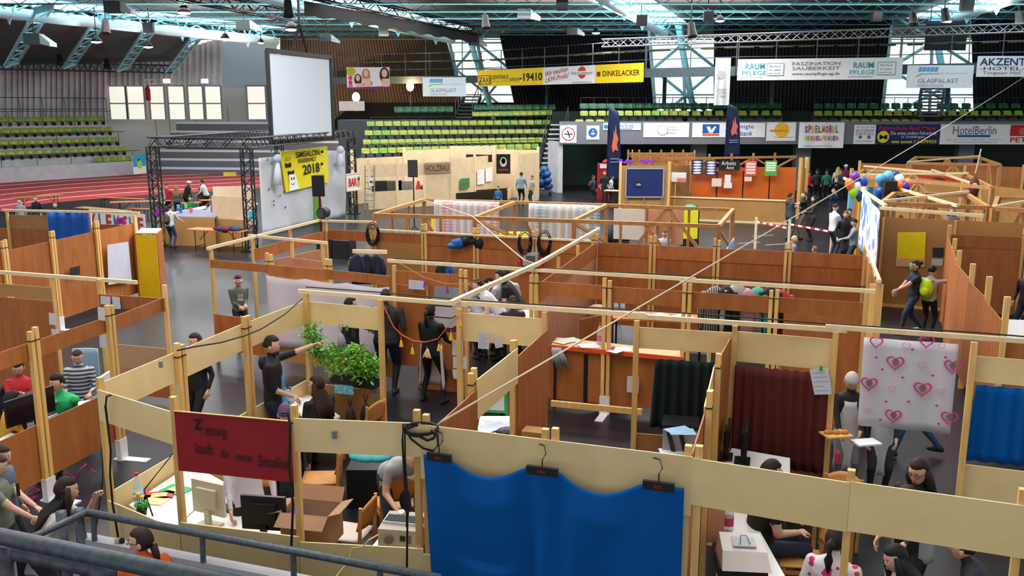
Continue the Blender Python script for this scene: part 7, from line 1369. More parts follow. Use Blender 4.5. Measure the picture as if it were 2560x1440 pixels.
MB().tube([f23(p) for p in ((1015, 1050), (1035, 1085), (1065, 1108), (1090, 1115), (1102, 1100), (1100, 1075), (1085, 1062))], .010, 6).build('loop', M['cord'], coil, smooth=True)
for lab, c_, rr in (('coil of black hose hanging on the fourth row post, left', R4[4], -.22), ('coil of black hose hanging on the fourth row post, right', R4[4], .2), ('coil of black cable hanging on the craft stall post', R4[1], 0)):
    th = thing('cable_coil', lab, 'cable', (c_[0] + rr, c_[1] - .1, 1.9))
    for i in range(10): MB().tube([(c_[0] + rr + (.10 + .007 * i) * math.cos(t * .5236), c_[1] - .1 - .012 * (i % 4), 1.98 - .012 * (i % 5) + (.20 + .009 * i) * math.sin(t * .5236)) for t in range(13)], .008, 5).build('loop', M['cord'], th, smooth=True)
for i, (r_, lab) in enumerate(((R3, 'third'), (R2, 'second'))):
    cable('power_cable', 'thin black cable tied along the top of the %s row rail' % lab, [(p[0], p[1] + .02, (2.315 if i else 2.31) + .012 * math.sin(j * 2)) for j, p in enumerate(r_)], .009)
cable('power_cable', 'pale hose running from the frame rooms down to the print shop', [P(1060, 500, 2.3), P(1180, 540, 2.3), P(1250, 600, 2.2), P(1310, 650, 2.1), P(1340, 660, 2.1)], .012, M['rope'])
cable('ethernet_cable', 'pink cable tangle lying on the floor beside the left stall', [P(15, 1255, .02), P(60, 1240, .05), P(100, 1225, .02), P(70, 1215, .06), P(120, 1195, .03), P(150, 1205, .02), P(165, 1180, .12), P(190, 1195, .02), P(200, 1175, .2), P(215, 1160, .25), P(225, 1175, .05), P(240, 1180, .02)], .008, C('d02a80')); cable('ethernet_cable', 'second pink cable loop on the floor at the left edge', [P(10, 1275, .02), P(50, 1270, .02), P(80, 1250, .04), P(95, 1240, .02), P(60, 1250, .06), P(20, 1265, .02)], .008, C('d02a80'))
cable('yellow_cable', 'thin yellow cable looping over the lower front board to the railing', [P(958, 1330, .8), f23((930, 1335)), f23((915, 1352)), f23((890, 1355)), f23((882, 1385)), f23((862, 1400), .4), f23((870, 1410), .5)], .006, C('d8c860'))
# ================================================================ RAILINGS AND LEDGE OF THE STAND
lz = 1.15; la, lb = P(215, 1331, lz), P(1000, 1482, lz); ln = (lb - la).normalized(); lnn = Vector((ln.y, -ln.x, 0))
lg = thing('stand_ledge', 'white topped ledge wall in front of the lower stand', 'ledge', (la.x, la.y, 0)); q = [la, lb, lb + lnn * .11, la + lnn * .11]; MB().hexa([v - V(0, 0, .05) for v in q] + q).build('ledge_top', C('a4a6ae'), lg); q = [la + lnn * .1, lb + lnn * .1, lb + lnn * .06, la + lnn * .06]; MB().hexa([(v.x, v.y, 0) for v in q] + [(v.x, v.y, lz - .05) for v in q]).build('ledge_face', C('34363c'), lg)
rz = lz + .24
rl = thing('railing', 'grey tubular railing on the white ledge', 'railing', (la.x, la.y, lz)); ra, rb = P(218, 1281, rz), P(1100, 1446, rz); MB().tube([ra, rb], .034, 10).build('handrail', M['galv'], rl, smooth=True)
for t in (.02, .36, .62, .85): p = ra.lerp(rb, t); MB().tube([p, (p.x, p.y - .02, lz)], .024, 8).build('rail_post', M['galv'], rl)
rc = P(50, 1357, rz); MB().tube([ra, rc], .03, 10).build('handrail', M['galv'], rl, smooth=True)
for p, zz in ((ra + V(-.07, 0, 0), .2), (ra + V(-.2, -.05, 0), .2)): MB().tube([p + V(0, 0, .03), (p.x, p.y, zz)], .045, 10).build('corner_post', M['galv'], rl, smooth=True)
r2 = thing('railing', 'thick grey tubular railing nearest to the camera', 'railing', P(0, 1350, 3.3)); MB().tube([P(-160, 1308, 3.3), P(0, 1341, 3.3), P(640, 1474, 3.3)], .030, 12).build('handrail', M['galv'], r2, smooth=True); e = P(248, 1424, 3.22); MB().tube([P(-160, 1338, 3.22), P(0, 1372, 3.22), e], .030, 12).build('lower_rail', M['galv'], r2, smooth=True); MB().ell(e + V(.01, 0, -.01), (.045, .04, .045), 12, 8).build('end_cap', M['galv'], r2, smooth=True)
p = P(8, 1365, 3.25); MB().tube([p, (p.x, p.y, 1.2)], .035, 10).build('rail_post', M['galv'], r2, smooth=True)
for i, (x, c_) in enumerate(((293, 'c8a890'), (305, '1a1a1c'))): tag(MB().ell(P(x, 1352, lz + .02), (.025, .02, .03)).build('small_figure', C(c_)), ['tiny beige figure on the white ledge', 'tiny black figure on the white ledge'][i], 'toy')
# ================================================================ FURNITURE
def table(label, quad, z, mt, name='office_desk', legm=None, t=.03, cat='desk'):
    q = [P(x, y, z) for x, y in quad]; c_ = sum(q, Vector()) / 4; th = thing(name, label, cat, (c_.x, c_.y, 0)); MB().hexa([v - V(0, 0, t) for v in q] + q).build('table_top', mt, th)
    for v in q: w_ = v.lerp(c_, .07); MB().tube([(w_.x, w_.y, 0), (w_.x, w_.y, z - t)], .022, 6).build('leg', legm or M['galv'], th)
    return th
def chair(label, x, y, yaw, mt=None, seatm=None, z=.45):
    th = thing('wooden_chair', label, 'chair', (x, y, 0)); ca, sa = math.cos(math.radians(yaw)), math.sin(math.radians(yaw)); T = lambda a, b, c: V(x + a * ca - b * sa, y + a * sa + b * ca, c); mt = mt or M['seatwood']; sm = seatm or mt
    mb = MB(); mb.grid(lambda u, v: T((u - .5) * .42 * (1 - .1 * v), (.5 - v) * .42, z - .015 * math.sin(u * math.pi)), 6, 6, .02); mb.build('seat', sm, th, smooth=True)
    mb = MB(); mb.grid(lambda u, v: T((u - .5) * .40, -.2 - .05 * math.sin(u * math.pi) - .06 * v, z + .12 + .3 * v * (1 - .25 * (2 * u - 1) ** 2)), 10, 6, .016); mb.build('backrest', mt, th, smooth=True)
    for a, b in ((-.19, .18), (.19, .18)): MB().beam(T(a, b, 0), T(a, b, z), .035, .035).build('leg', mt, th)
    for a in (-.19, .19): MB().beam(T(a, -.2, 0), T(a, -.25, z + .38), .035, .03).build('leg', mt, th)
    for a in (-.19, .19): MB().beam(T(a, .18, z - .06), T(a, -.2, z - .06), .02, .045).build('side_rail', mt, th)
    return th
def bottle(label, p, s=1.0, cap='c02a30', lab='8ac0e0', h=.32):
    p = Vector(p); th = thing('water_bottle', label, 'bottle', p); MB().lathe(p, [(.03 * s, 0), (.042 * s, .02), (.042 * s, h * .6), (.03 * s, h * .78), (.014 * s, h * .9), (.014 * s, h * .95)], 12).build('body', mat('clear_plastic', (.55, .72, .82), .1, alpha=.45) if 'btl' not in M else M['btl'], th, smooth=True); MB().lathe(p, [(.0435 * s, h * .2), (.0435 * s, h * .45)], 12).build('paper_label', C(lab), th); MB().lathe(p + V(0, 0, h * .94), [(.017 * s, 0), (.017 * s, .03)], 10).build('cap', C(cap), th)
M['btl'] = mat('clear_plastic', (.55, .72, .82), .1, alpha=.45)
def monitor(label, x, y, z, yaw, w_=.46, h_=.32, mt=None, back=True):
    th = thing('computer_monitor', label, 'monitor', (x, y, z)); a = math.radians(yaw); mt = mt or M['black']; ca, sa = math.cos(a), math.sin(a); T = lambda p, q, r: V(x + p * ca - q * sa, y + p * sa + q * ca, z + r)
    def bx_(mb, c, d): xx, yy, zz = d[0] / 2, d[1] / 2, d[2] / 2; mb.hexa([T(c[0] + i * xx, c[1] + j * yy, c[2] + k * zz) for k in (-1, 1) for i, j in ((-1, -1), (1, -1), (1, 1), (-1, 1))]); return mb
    bx_(MB(), (0, 0, .12 + h_ / 2), (w_, .035, h_)).build('housing', mt, th); bx_(MB(), (0, .03, .12 + h_ / 2), (w_ * .6, .04, h_ * .6)).build('back_cover', mt, th); bx_(MB(), (0, -.019, .12 + h_ / 2), (w_ * .92, .004, h_ * .9)).build('screen', C('14161c', .2), th); bx_(MB(), (0, .03, .09), (.06, .04, .18)).build('neck', mt, th); bx_(MB(), (0, .03, .01), (.24, .18, .02)).build('foot', mt, th); return th
def keyboard(label, x, y, z, yaw, mt=None, keym=None):
    th = thing('keyboard', label, 'keyboard', (x, y, z)); a = math.radians(yaw); MB().box((x, y, z + .012), (.45, .16, .024), a).build('base', mt or M['black'], th); mb = MB(); ca, sa = math.cos(a), math.sin(a)
    for r in range(5):
        for c_ in range(15): u, v = -.2 + c_ * .0285, -.055 + r * .028; mb.box((x + u * ca - v * sa, y + u * sa + v * ca, z + .029), (.022, .021, .01), a)
    mb.build('keys', keym or C('2a2c30'), th)
def papers(label, px, z, n=1, col='d4d6de', s=1.0, yaw=0):
    p = P(*px, z); th = thing('paper_sheets', label, 'paper', p)
    for i in range(n): a = math.radians(yaw + i * 23); MB().box((p.x + .07 * i * math.cos(i * 2), p.y + .06 * math.sin(i * 2.3), z + .004 + .003 * i), (.30 * s, .21 * s, .003), a).build('sheet', C(col), th)
DZ = .74
table('long white desk along the left wall of the newspaper office', [(322, 1262), (478, 1160), (560, 1205), (425, 1330)], DZ, M['desk']); table('white desk with monitors behind the red sign', [(430, 1328), (545, 1225), (745, 1262), (735, 1365)], DZ, M['desk'])
b_ = P(348, 1265, DZ); bottle('water bottle with a red cap on the left white desk', b_, 1.15, h=.36)
fv = P(356, 1290, DZ); th = thing('potted_flower', 'small green pot plant with yellow flowers on the left desk', 'plant', fv); MB().lathe(fv, [(.04, 0), (.055, .08)], 10).build('pot', M['black'], th)
for i in range(12): a = i * 2.4; MB().ell(fv + V(.05 * math.cos(a), .05 * math.sin(a), .10 + .02 * (i % 3)), (.03, .02, .012), 6, 4).build('leaf', C('2f8a2c'), th)
for i in range(3): MB().ell(fv + V(-.06 + .03 * i, .02, .2 + .03 * (i % 2)), (.028, .028, .016), 8, 5).build('flower', C('e8b818'), th); MB().tube([fv + V(0, 0, .08), fv + V(-.06 + .03 * i, .02, .2)], .004, 4).build('stem', C('3a8a2c'), th)
for i, (x, y, c_, w_, lab) in enumerate(((441, 1226, '3fae6a', -25, 'green magazine on the left white desk'), (398, 1240, 'd84a3a', 12, 'red and orange magazine on the left white desk'), (384, 1252, 'e8d8b0', -10, 'pale folder beside the water bottle'))): p = P(x, y, DZ); th = thing('magazine', lab, 'magazine', p); MB().box((p.x, p.y, DZ + .006), (.3, .2, .012), math.radians(w_)).build('pages', C(c_), th); MB().box((p.x, p.y, DZ + .013), (.16, .1, .003), math.radians(w_)).build('picture', C('d8c890'), th)
p = P(527, 1312, DZ); monitor('cream coloured monitor seen from behind on the office desk', p.x, p.y, DZ, 155, .40, .34, C('c8c0a8')); p = P(664, 1352, DZ); monitor('black monitor seen from behind on the office desk', p.x, p.y, DZ, 172, .44, .34)
p = P(590, 1275, DZ); keyboard('black keyboard on the office desk behind the red sign', p.x, p.y, DZ, 170)
# cardboard box
bp = P(782, 1348, DZ); cbx = thing('cardboard_box', 'open brown cardboard box with papers on the office desk', 'box', bp); cm = mat('cardboard', (.36, .20, .11), .85, var=.06); a = math.radians(-12); ca, sa = math.cos(a), math.sin(a)
def bt(u, v, z): return V(bp.x + u * ca - v * sa, bp.y + u * sa + v * ca, z)
bw, bd, bh = .24, .17, .33
for nm, pts in (('side', ((-bw, -bd), (bw, -bd))), ('side', ((bw, -bd), (bw, bd))), ('side', ((bw, bd), (-bw, bd))), ('side', ((-bw, bd), (-bw, -bd)))): MB().slab(bt(*pts[0], 0), bt(*pts[1], 0), DZ, DZ + bh, .008).build(nm, cm, cbx)
MB().hexa([bt(-bw, -bd, DZ), bt(bw, -bd, DZ), bt(bw, bd, DZ), bt(-bw, bd, DZ), bt(-bw, -bd, DZ + .15), bt(bw, -bd, DZ + .15), bt(bw, bd, DZ + .15), bt(-bw, bd, DZ + .15)]).build('contents', C('b8c0d0'), cbx)
for pts, o in ((((-bw, -bd), (bw, -bd)), (0, -.14, -.08)), (((bw, bd), (bw, -bd)), (.12, 0, .04)), (((-bw, -bd), (-bw, bd)), (-.13, 0, -.03)), (((bw, bd), (-bw, bd)), (0, .08, .12))): p0, p1 = bt(*pts[0], DZ + bh), bt(*pts[1], DZ + bh); ov_ = bt(o[0], o[1], 0) - bt(0, 0, 0); ov_.z = o[2]; MB().poly([p0, p1, p1 + ov_, p0 + ov_], (p1 - p0).cross(ov_), .006).build('flap', cm, cbx)
for i in range(6): p0 = bt(-bw + .06 + .012 * i, -.05, DZ + .15); MB().beam(p0, p0 + V(0, 0, .14), .004, .16).build('blue_booklet', C('3a62c0'), cbx)
x, y = P(650, 1265, .45).xy; chair('wooden chair with a rounded back behind the red sign', x, y, 200); x, y = P(868, 1330, .45).xy; chair('wooden chair with a pale seat right of the cardboard box', x, y, 75, seatm=C('c8b8b0')); x, y = P(800, 1195, .45).xy; chair('wooden chair standing sideways behind the pale front board', x, y, 95); x, y = P(985, 1255, .45).xy; chair('wooden chair left of the post at the computer desk', x, y, 20); x, y = P(905, 1040, .6).xy; chair('wooden chair behind the long haired woman', x, y, 60)
table('small white computer desk at the lower front board', [(930, 1365), (985, 1300), (1060, 1310), (1050, 1400)], DZ, M['desk'])
p = P(1012, 1352, DZ); dc = thing('desktop_computer', 'beige desktop computer case lying flat with two fans', 'computer', p); MB().box((p.x, p.y + .05, DZ + .09), (.42, .40, .18), -.15).build('case', C('a8a294'), dc); 
for sx in (-.11, .1): MB().tube([(p.x + sx - .02, p.y - .155, DZ + .09), (p.x + sx - .02, p.y - .165, DZ + .09)], .045, 14).build('fan', C('6a665c'), dc)
MB().box((p.x + .0, p.y - .155, DZ + .1), (.05, .02, .05), -.15).build('port_panel', M['black'], dc); keyboard('white keyboard lying on the beige computer case', p.x + .03, p.y + .03, DZ + .18, -12, C('c8c8cc'), C('3a3c40')); tag(MB().ell((p.x - .05, p.y + .2, DZ + .2), (.035, .055, .018)).build('computer_mouse', C('d8d8dc'), smooth=True), 'white mouse on the beige computer case', 'mouse')
table('white coffee table of the office with bottles and a cup', [(690, 1030), (770, 985), (850, 1040), (760, 1085)], DZ, M['desk']); bottle('water bottle with a green cap on the coffee table', P(728, 1025, DZ), 1.0, '2a9a80'); bottle('slim bottle with a red cap on the coffee table', P(716, 1018, DZ), .8, 'b02030')
cp = P(748, 1012, DZ); th = thing('coffee_cup', 'white coffee cup on the coffee table', 'cup', cp); MB().lathe(cp, [(.03, 0), (.045, .09), (.042, .09), (.028, .01)], 14).build('cup', M['white'], th, smooth=True); MB().tube([cp + V(.045, 0, .07), cp + V(.07, 0, .06), cp + V(.07, 0, .03), cp + V(.04, 0, .02)], .006, 6).build('handle', M['white'], th)
# plants in boxes on the second row wall
def bush(label, px, z, w_, h_, n, seed):
    rg = random.Random(seed); p = P(*px, z); th = thing('balcony_plant', label, 'plant', p); MB().box((p.x, p.y, z + .06), (w_ * .8, .18, .14), -.35).build('planter_box', C('1c1c1e'), th)
    mb = MB(); lm = C('6cab38', .5)
    for i in range(n):
        c_ = p + V(rg.uniform(-.5, .5) * w_, rg.uniform(-.16, .14), .12 + rg.random() ** .8 * h_); d = V(rg.uniform(-1, 1), rg.uniform(-1, .5), rg.uniform(-.7, .6)).normalized(); u = d.cross(V(rg.uniform(-1, 1), rg.uniform(-1, 1), rg.uniform(-1, 1))).normalized(); L = rg.uniform(.05, .10); ww = L * .22
        mb.add([c_, c_ + d * L * .5 + u * ww, c_ + d * L, c_ + d * L * .5 - u * ww, c_ + d * L * .5 + d.cross(u) * .006], [(0, 1, 4), (1, 2, 4), (2, 3, 4), (3, 0, 4), (0, 3, 2, 1)])
    o = mb.build('foliage', lm, th); o['kind'] = 'stuff'
    for i in range(5): MB().tube([p + V((i - 2) * w_ * .15, 0, .1), p + V((i - 2) * w_ * .2, -.03, .1 + h_ * .6), p + V((i - 2) * w_ * .24, -.05, .1 + h_ * .85)], .006, 5).build('stem', C('4a6a2a'), th)
bush('bushy green balcony plant in the left planter at the pale board', (868, 955), 1.0, .55, .42, 620, 1); bush('bushy green balcony plant in the right planter at the pale board', (918, 965), .95, .4, .30, 700, 2)
rg = random.Random(5); th = thing('trailing_plant', 'green trailing plant hanging at the office corner post', 'plant', P(790, 860, 1.6)); mb = MB(); path = [on(R2[0], R2[1], q) + V(0, -.1, 0) for q in ((778, 815), (790, 845), (800, 870), (815, 895))]
for i in range(900):
    t = rg.random() * 2.999; a = path[int(t)].lerp(path[int(t) + 1], t % 1); c_ = a + V(rg.gauss(0, .07), rg.gauss(0, .06), rg.gauss(0, .05)); d = V(rg.uniform(-1, 1), rg.uniform(-1, .5), rg.uniform(-1, .4)).normalized(); u = d.cross(V(0, .3, 1)).normalized(); L = rg.uniform(.05, .09); mb.add([c_, c_ + d * L * .5 + u * L * .2, c_ + d * L, c_ + d * L * .5 - u * L * .2, c_ + d * L * .5 + V(0, -.005, .004)], [(0, 1, 4), (1, 2, 4), (2, 3, 4), (3, 0, 4), (0, 3, 2, 1)])
mb.build('foliage', C('74b440', .5), th)['kind'] = 'stuff'; MB().tube(path, .008, 5).build('vine', C('4a6a2a'), th)
tag(MB().slab(on(R2[0], R2[1], (842, 965)) + V(0, -.15, 0), on(R2[0], R2[1], (888, 972)) + V(0, -.15, 0), .86, .98, .02).build('blue_sign', spots('blue_white_script', (.12, .45, .58), (.7, .85, .9), 30, .3)), 'small turquoise sign with white script under the plants', 'sign')
def bag(label, px, z, w_, h_, col, name='cloth_bag'):
    p = on(R2[0], R2[1], px) + V(0, -.14, 0); th = thing(name, label, 'bag', p); MB().tube([p - V(0, 0, h_), p - V(0, 0, h_ * .6), p - V(0, 0, h_ * .2), p], [w_ * .5, w_ * .55, w_ * .35, w_ * .08], 9).build('bag', C(col), th, smooth=True); MB().tube([p, p + V(-.03, 0, .12), p + V(.03, 0, .12), p], .008, 5).build('strap', C(col), th)
bag('black bag hanging on the office wall under the plants', (918, 1000), 0, .16, .3, '101114'); bag('turquoise cloth hanging on the office wall under the plants', (940, 1000), 0, .12, .28, '1f7a8a'); bag('grey drawstring bag with a pink spot in the aisle', (857, 826), 0, .11, .2, '8a8e96'); bag('dark brown bag hanging by long straps on the office wall', (880, 1010), 0, .14, .26, '2a2422')
tc = thing('turquoise_jacket', 'turquoise jacket lying behind the pale front board', 'jacket', P(925, 1145, .9)); 
for i in range(4): MB().ell(P(905 + i * 14, 1140 + 3 * (i % 2), .9), (.16, .12, .05), 8, 5).build('fold', C('3a9aa8'), tc, smooth=True)
tag(MB().box(P(935, 1165, .45) - V(0, 0, .2), (.6, .5, .5)).build('storage_trunk', M['black']), 'dark trunk under the turquoise jacket', 'trunk')
# ================================================================ RIGHT FRONT OFFICE
table('white desk with the printer at the right front', [(1790, 1440), (1805, 1275), (1872, 1278), (1968, 1450)], DZ, M['desk']); table('white desk with the thin monitor before the dark red curtain', [(1800, 1180), (1830, 1120), (1975, 1145), (1975, 1195)], DZ, M['desk'])
p = P(1850, 1430, DZ); pr = thing('laser_printer', 'white laser printer with a black lower part on the right desk', 'printer', p); MB().box((p.x, p.y, DZ + .06), (.42, .36, .12), -.1).build('base', M['black'], pr); b = MB(); b.hexa([p + V(-.21, -.2, .12), p + V(.21, -.24, .12), p + V(.22, .16, .12), p + V(-.18, .2, .12), p + V(-.19, -.1, .26), p + V(.19, -.14, .26), p + V(.2, .14, .30), p + V(-.16, .18, .30)]); b.build('top_cover', C('d4d0cc'), pr); MB().box((p.x + .02, p.y + .02, DZ + .285), (.2, .2, .012), -.1).build('output_tray', C('b4b8bc'), pr); MB().tube([p + V(-.03, -.06, .3), p + V(0, .04, .33), p + V(.05, .04, .33), p + V(.06, -.06, .3)], .004, 5).build('paper_wire', M['galv'], pr)
bottle('blue water bottle on the right front desk', P(1820, 1328, DZ), 1.2, '8ab8d8', 'c03a58', .34); bottle('clear water bottle behind the wooden box', P(1796, 1295, DZ), 1.0, 'd8dce0', 'a8d0e8', .3)
p = P(1782, 1370, .60); wbx = thing('wooden_box', 'open narrow wooden box at the right front desk', 'box', p)
for dx, dy, sx, sy in ((-.075, 0, .012, .16), (.075, 0, .012, .16), (0, -.075, .16, .012), (0, .075, .16, .012)): MB().box((p.x + dx, p.y + dy, .95), (sx, sy, .5)).build('side', M['salmon'], wbx)
MB().box((p.x, p.y, .71), (.16, .16, .012)).build('bottom', M['salmon'], wbx)
p = P(1862, 1155, DZ); monitor('thin black monitor seen edge-on before the dark red curtain', p.x, p.y, DZ, 74, .5, .34); p = P(1848, 1150, DZ); monitor('second thin monitor seen edge-on behind the first', p.x - .12, p.y + .08, DZ, 74, .44, .3)
x, y = P(2000, 1395, .45).xy; chair('wooden chair under the man in the black t-shirt', x, y, 80); x, y = P(2096, 1240, .7).xy; chair('wooden chair with a green cloth behind the right front board', x, y, 150); tag(MB().tube([(x - .1, y - .1, .55), (x - .08, y - .1, .75), (x - .06, y - .08, .9)], [.11, .08, .02], 8).build('green_cloth', C('1f6a38'), smooth=True), 'green cloth on the chair behind the right front board', 'cloth')
table('white desk with the silver and black device', [(1650, 1150), (1672, 1105), (1755, 1105), (1770, 1160)], DZ, M['desk']); p = P(1700, 1115, DZ); dv = thing('copier', 'silver and black striped copier on the right inner desk', 'copier', p); MB().box((p.x, p.y, DZ + .14), (.42, .36, .28), -.2).build('body', C('9a9ea4'), dv); MB().box((p.x, p.y, DZ + .3), (.44, .38, .05), -.2).build('lid', M['black'], dv)
for sx in (-.14, .0, .15): b = MB(); b.hexa([p + V(sx, -.2, .0), p + V(sx + .05, -.21, 0), p + V(sx + .05, -.17, 0), p + V(sx, -.17, 0), p + V(sx - .07, -.2, .27), p + V(sx - .02, -.21, .27), p + V(sx - .02, -.17, .27), p + V(sx - .07, -.17, .27)]); b.build('black_stripe', M['black'], dv)
papers('blue and white papers on the copier', (1705, 1080), DZ + .33, 2, '9ac0e0'); papers('white sheet on the right inner desk', (1680, 1130), DZ, 1)
p = P(1583, 1135, .75); PLACE = p
# left stall desks
table('white desk of the left stall behind the brown boards', [(-60, 1130), (20, 1085), (250, 985), (300, 960)], .78, M['desk']); 
p = P(65, 1078, .78); monitor('black monitor on the left stall desk, left one', p.x, p.y, .78, 65, .5, .34); p = P(98, 1062, .78); monitor('black monitor on the left stall desk, right one', p.x, p.y, .78, 65, .5, .34)
x, y = P(60, 1030, .5).xy; chair('dark chair between the children in the left stall', x, y, 250, C('141a26'), C('141a26')); oc = thing('office_chair', 'pale blue office chair behind the striped boy', 'chair', P(212, 960, .5)); c_ = P(212, 960, .5); mb = MB(); mb.grid(lambda u, v: V(c_.x + (u - .5) * .4, c_.y + .1 + .04 * math.sin(u * 3.14), .55 + .5 * v), 8, 6, .04); mb.build('backrest', C('8ab0c8'), oc, smooth=True); MB().box((c_.x, c_.y - .15, .47), (.44, .42, .06)).build('seat', C('20242c'), oc); MB().tube([(c_.x, c_.y - .15, .05), (c_.x, c_.y - .15, .46)], .03, 8).build('column', M['black'], oc)
for k in range(5): a = k * 1.257; MB().tube([(c_.x, c_.y - .15, .1), (c_.x + .28 * math.cos(a), c_.y - .15 + .28 * math.sin(a), .04)], .02, 6).build('foot', M['black'], oc)
papers('white papers on the left stall desk', (220, 1010), .785, 3)
tag(MB().box(P(265, 960, .95), (.04, .3, .3)).build('standing_board', M['white']), 'white board edge standing behind the front corner post', 'board')
tag(MB().box(P(143, 1330, 1.0), (.15, .025, .055), .3).build('red_phone', C('d02028')), 'red phone held by the girl at the railing', 'phone'); tag(MB().box(P(45, 1224, 1.22), (.03, .012, .13)).build('smartphone', C('2a1c18')), 'smartphone held up by the child at the left edge', 'phone')
# ================================================================ PRINT SHOP AND CRAFT COUNTERS
table('print shop work table covered with sheets', [(1150, 800), (1170, 762), (1370, 775), (1365, 818)], .92, C('b8bcc8'), 'work_table', cat='table'); papers('scattered printed sheets on the print shop table', (1200, 785), .925, 4, 'c0c4d0', 1.2); papers('white printed sheet at the right end of the print shop table', (1335, 792), .925, 2, 'c8ccd6', 1.2)
def stack_printer(label, px, z0, cols, w_=.5, d_=.42):
    p = P(*px, z0); th = thing('office_printer', label, 'printer', p); z = z0
    for nm, hh, c_ in cols: MB().box((p.x, p.y, z + hh / 2), (w_, d_, hh), -.35).build(nm, C(c_), th); z += hh
    return p, z
p, z = stack_printer('tall white printer with a dark lid in the print shop', (1108, 830), 1.0, (('paper_tray', .14, '2a2c34'), ('lower_body', .16, 'b8bac2'), ('seam', .02, '202228'), ('upper_body', .18, 'c4c6cc'), ('scanner_lid', .06, '2c3038')))
stack_printer('grey printer standing in the print shop window', (1118, 752), 1.05, (('base', .05, '202428'), ('body', .28, '8a9298'), ('lid', .04, '9aa2a8')), .42, .3)
tag(MB().box((p.x, p.y + .1, .5), (.75, .55, 1.0), -.35).build('printer_stand', M['brown']), 'brown stand carrying the tall white printer', 'stand'); tb_ = P(1130, 860, .75); th = thing('turquoise_paper_box', 'open turquoise paper box beside the tall printer', 'box', tb_); MB().box((tb_.x, tb_.y, .82), (.3, .25, .14), -.3).build('box', C('7ac0d0'), th); MB().box((tb_.x, tb_.y, .9), (.27, .22, .04), -.3).build('paper', C('d0d4dc'), th)
# garland with tassels
gl = thing('tassel_garland', 'orange cord garland with yellow tassels across the print shop door', 'garland', P(1060, 880, 1.4)); ga, gb = R2[1], R2[2]; gp_ = [on(ga, gb, q) + V(0, -.05, 0) for q in ((960, 762), (985, 815), (1005, 835), (1035, 850), (1065, 853), (1095, 845), (1120, 815), (1145, 788))]; MB().tube(gp_, .007, 6).build('cord', C('e0603a'), gl)
for q in ((1004, 862), (1032, 880), (1068, 887), (1098, 872), (1128, 845), (1152, 810)):
    t_ = on(ga, gb, (q[0], q[1] - 14)) + V(0, -.05, 0); MB().tube([t_ + V(0, 0, .05), t_], .004, 4).build('thread', C('e0a040'), gl); MB().tube([t_, t_ - V(0, 0, .02), t_ - V(0, 0, .09)], [.010, .016, .03], 8).build('tassel', C('dcaa20'), gl)
g2 = thing('tassel_garland', 'pale orange cord garland with violet tassels inside the print shop', 'garland', P(1090, 700, 1.8)); pts = [on(R3[0], R3[1], q) + V(0, -.1, 0) for q in ((1000, 655), (1060, 690), (1110, 705), (1150, 708), (1200, 700))]; MB().tube(pts, .006, 5).build('cord', C('d89a70'), g2)
for q in ((1063, 698), (1119, 712), (1162, 722)): t_ = on(R3[0], R3[1], q) + V(0, -.1, 0); MB().tube([t_, t_ - V(0, 0, .12)], [.012, .03], 7).build('tassel', C('8a3ab0'), g2)
# wall unit, extinguishers
p = on(R4[3], R4[4], (1328, 645)) + V(0, -.12, 0); sg = thing('power_box', 'grey power distribution box on the fourth row wall', 'power box', p); MB().box(p, (.34, .16, .28), -.35).build('case', C('a8acb0'), sg); MB().box(p + V(-.02, -.09, .02), (.2, .02, .12), -.35).build('display', C('50585e'), sg)
for px, lab in (((1300, 660), 'small red fire extinguisher left of the power box'), ((1352, 655), 'small red fire extinguisher right of the power box')): q = on(R4[3], R4[4], px) + V(0, -.1, -.15); th = thing('fire_extinguisher', lab, 'fire extinguisher', q); MB().lathe(q, [(.05, 0), (.055, .03), (.055, .22), (.03, .28)], 10).build('tank', C('c01820', .3), th, smooth=True); MB().box(q + V(0, 0, .3), (.03, .08, .03)).build('valve', M['black'], th)
# craft counters
ta_ = [(1372, 850), (1400, 838), (1745, 885), (1700, 895)]; q = [P(x, y, 1.06) for x, y in ((1378, 862), (1392, 843), (1712, 878), (1705, 893))]
th = thing('counter_table', 'long orange edged counter table in the craft stall, front one', 'table', P(1550, 870, 0)); MB().hexa([v - V(0, 0, .035) for v in q] + q).build('table_top', mat('orange_wood_top', (.68, .33, .12), .5, var=.08), th); MB().beam(q[0] - V(0, .01, .03), q[3] - V(0, .01, .03), .03, .07).build('orange_edge', C('d8501c'), th)
for v in q: w_ = v.lerp(sum(q, Vector()) / 4, .06); MB().tube([(w_.x, w_.y, 0), (w_.x, w_.y, 1.02)], .02, 6).build('leg', M['steel'], th)
q = [P(x, y, .95) for x, y in ((1525, 795), (1535, 775), (1760, 785), (1758, 805))]; th = thing('counter_table', 'orange table with drawings at the back of the craft stall', 'table', P(1640, 790, 0)); MB().hexa([v - V(0, 0, .035) for v in q] + q).build('table_top', OR, th)
for v in q: w_ = v.lerp(sum(q, Vector()) / 4, .06); MB().tube([(w_.x, w_.y, 0), (w_.x, w_.y, .92)], .02, 6).build('leg', M['steel'], th)
for i, (px, lab) in enumerate((((1600, 788), 'left'), ((1650, 790), 'middle'), ((1705, 793), 'right'))): papers('white drawings on the back orange table, %s pile' % lab, px, .955, 3, 'ccd0dc', 1.25, 10 * i)
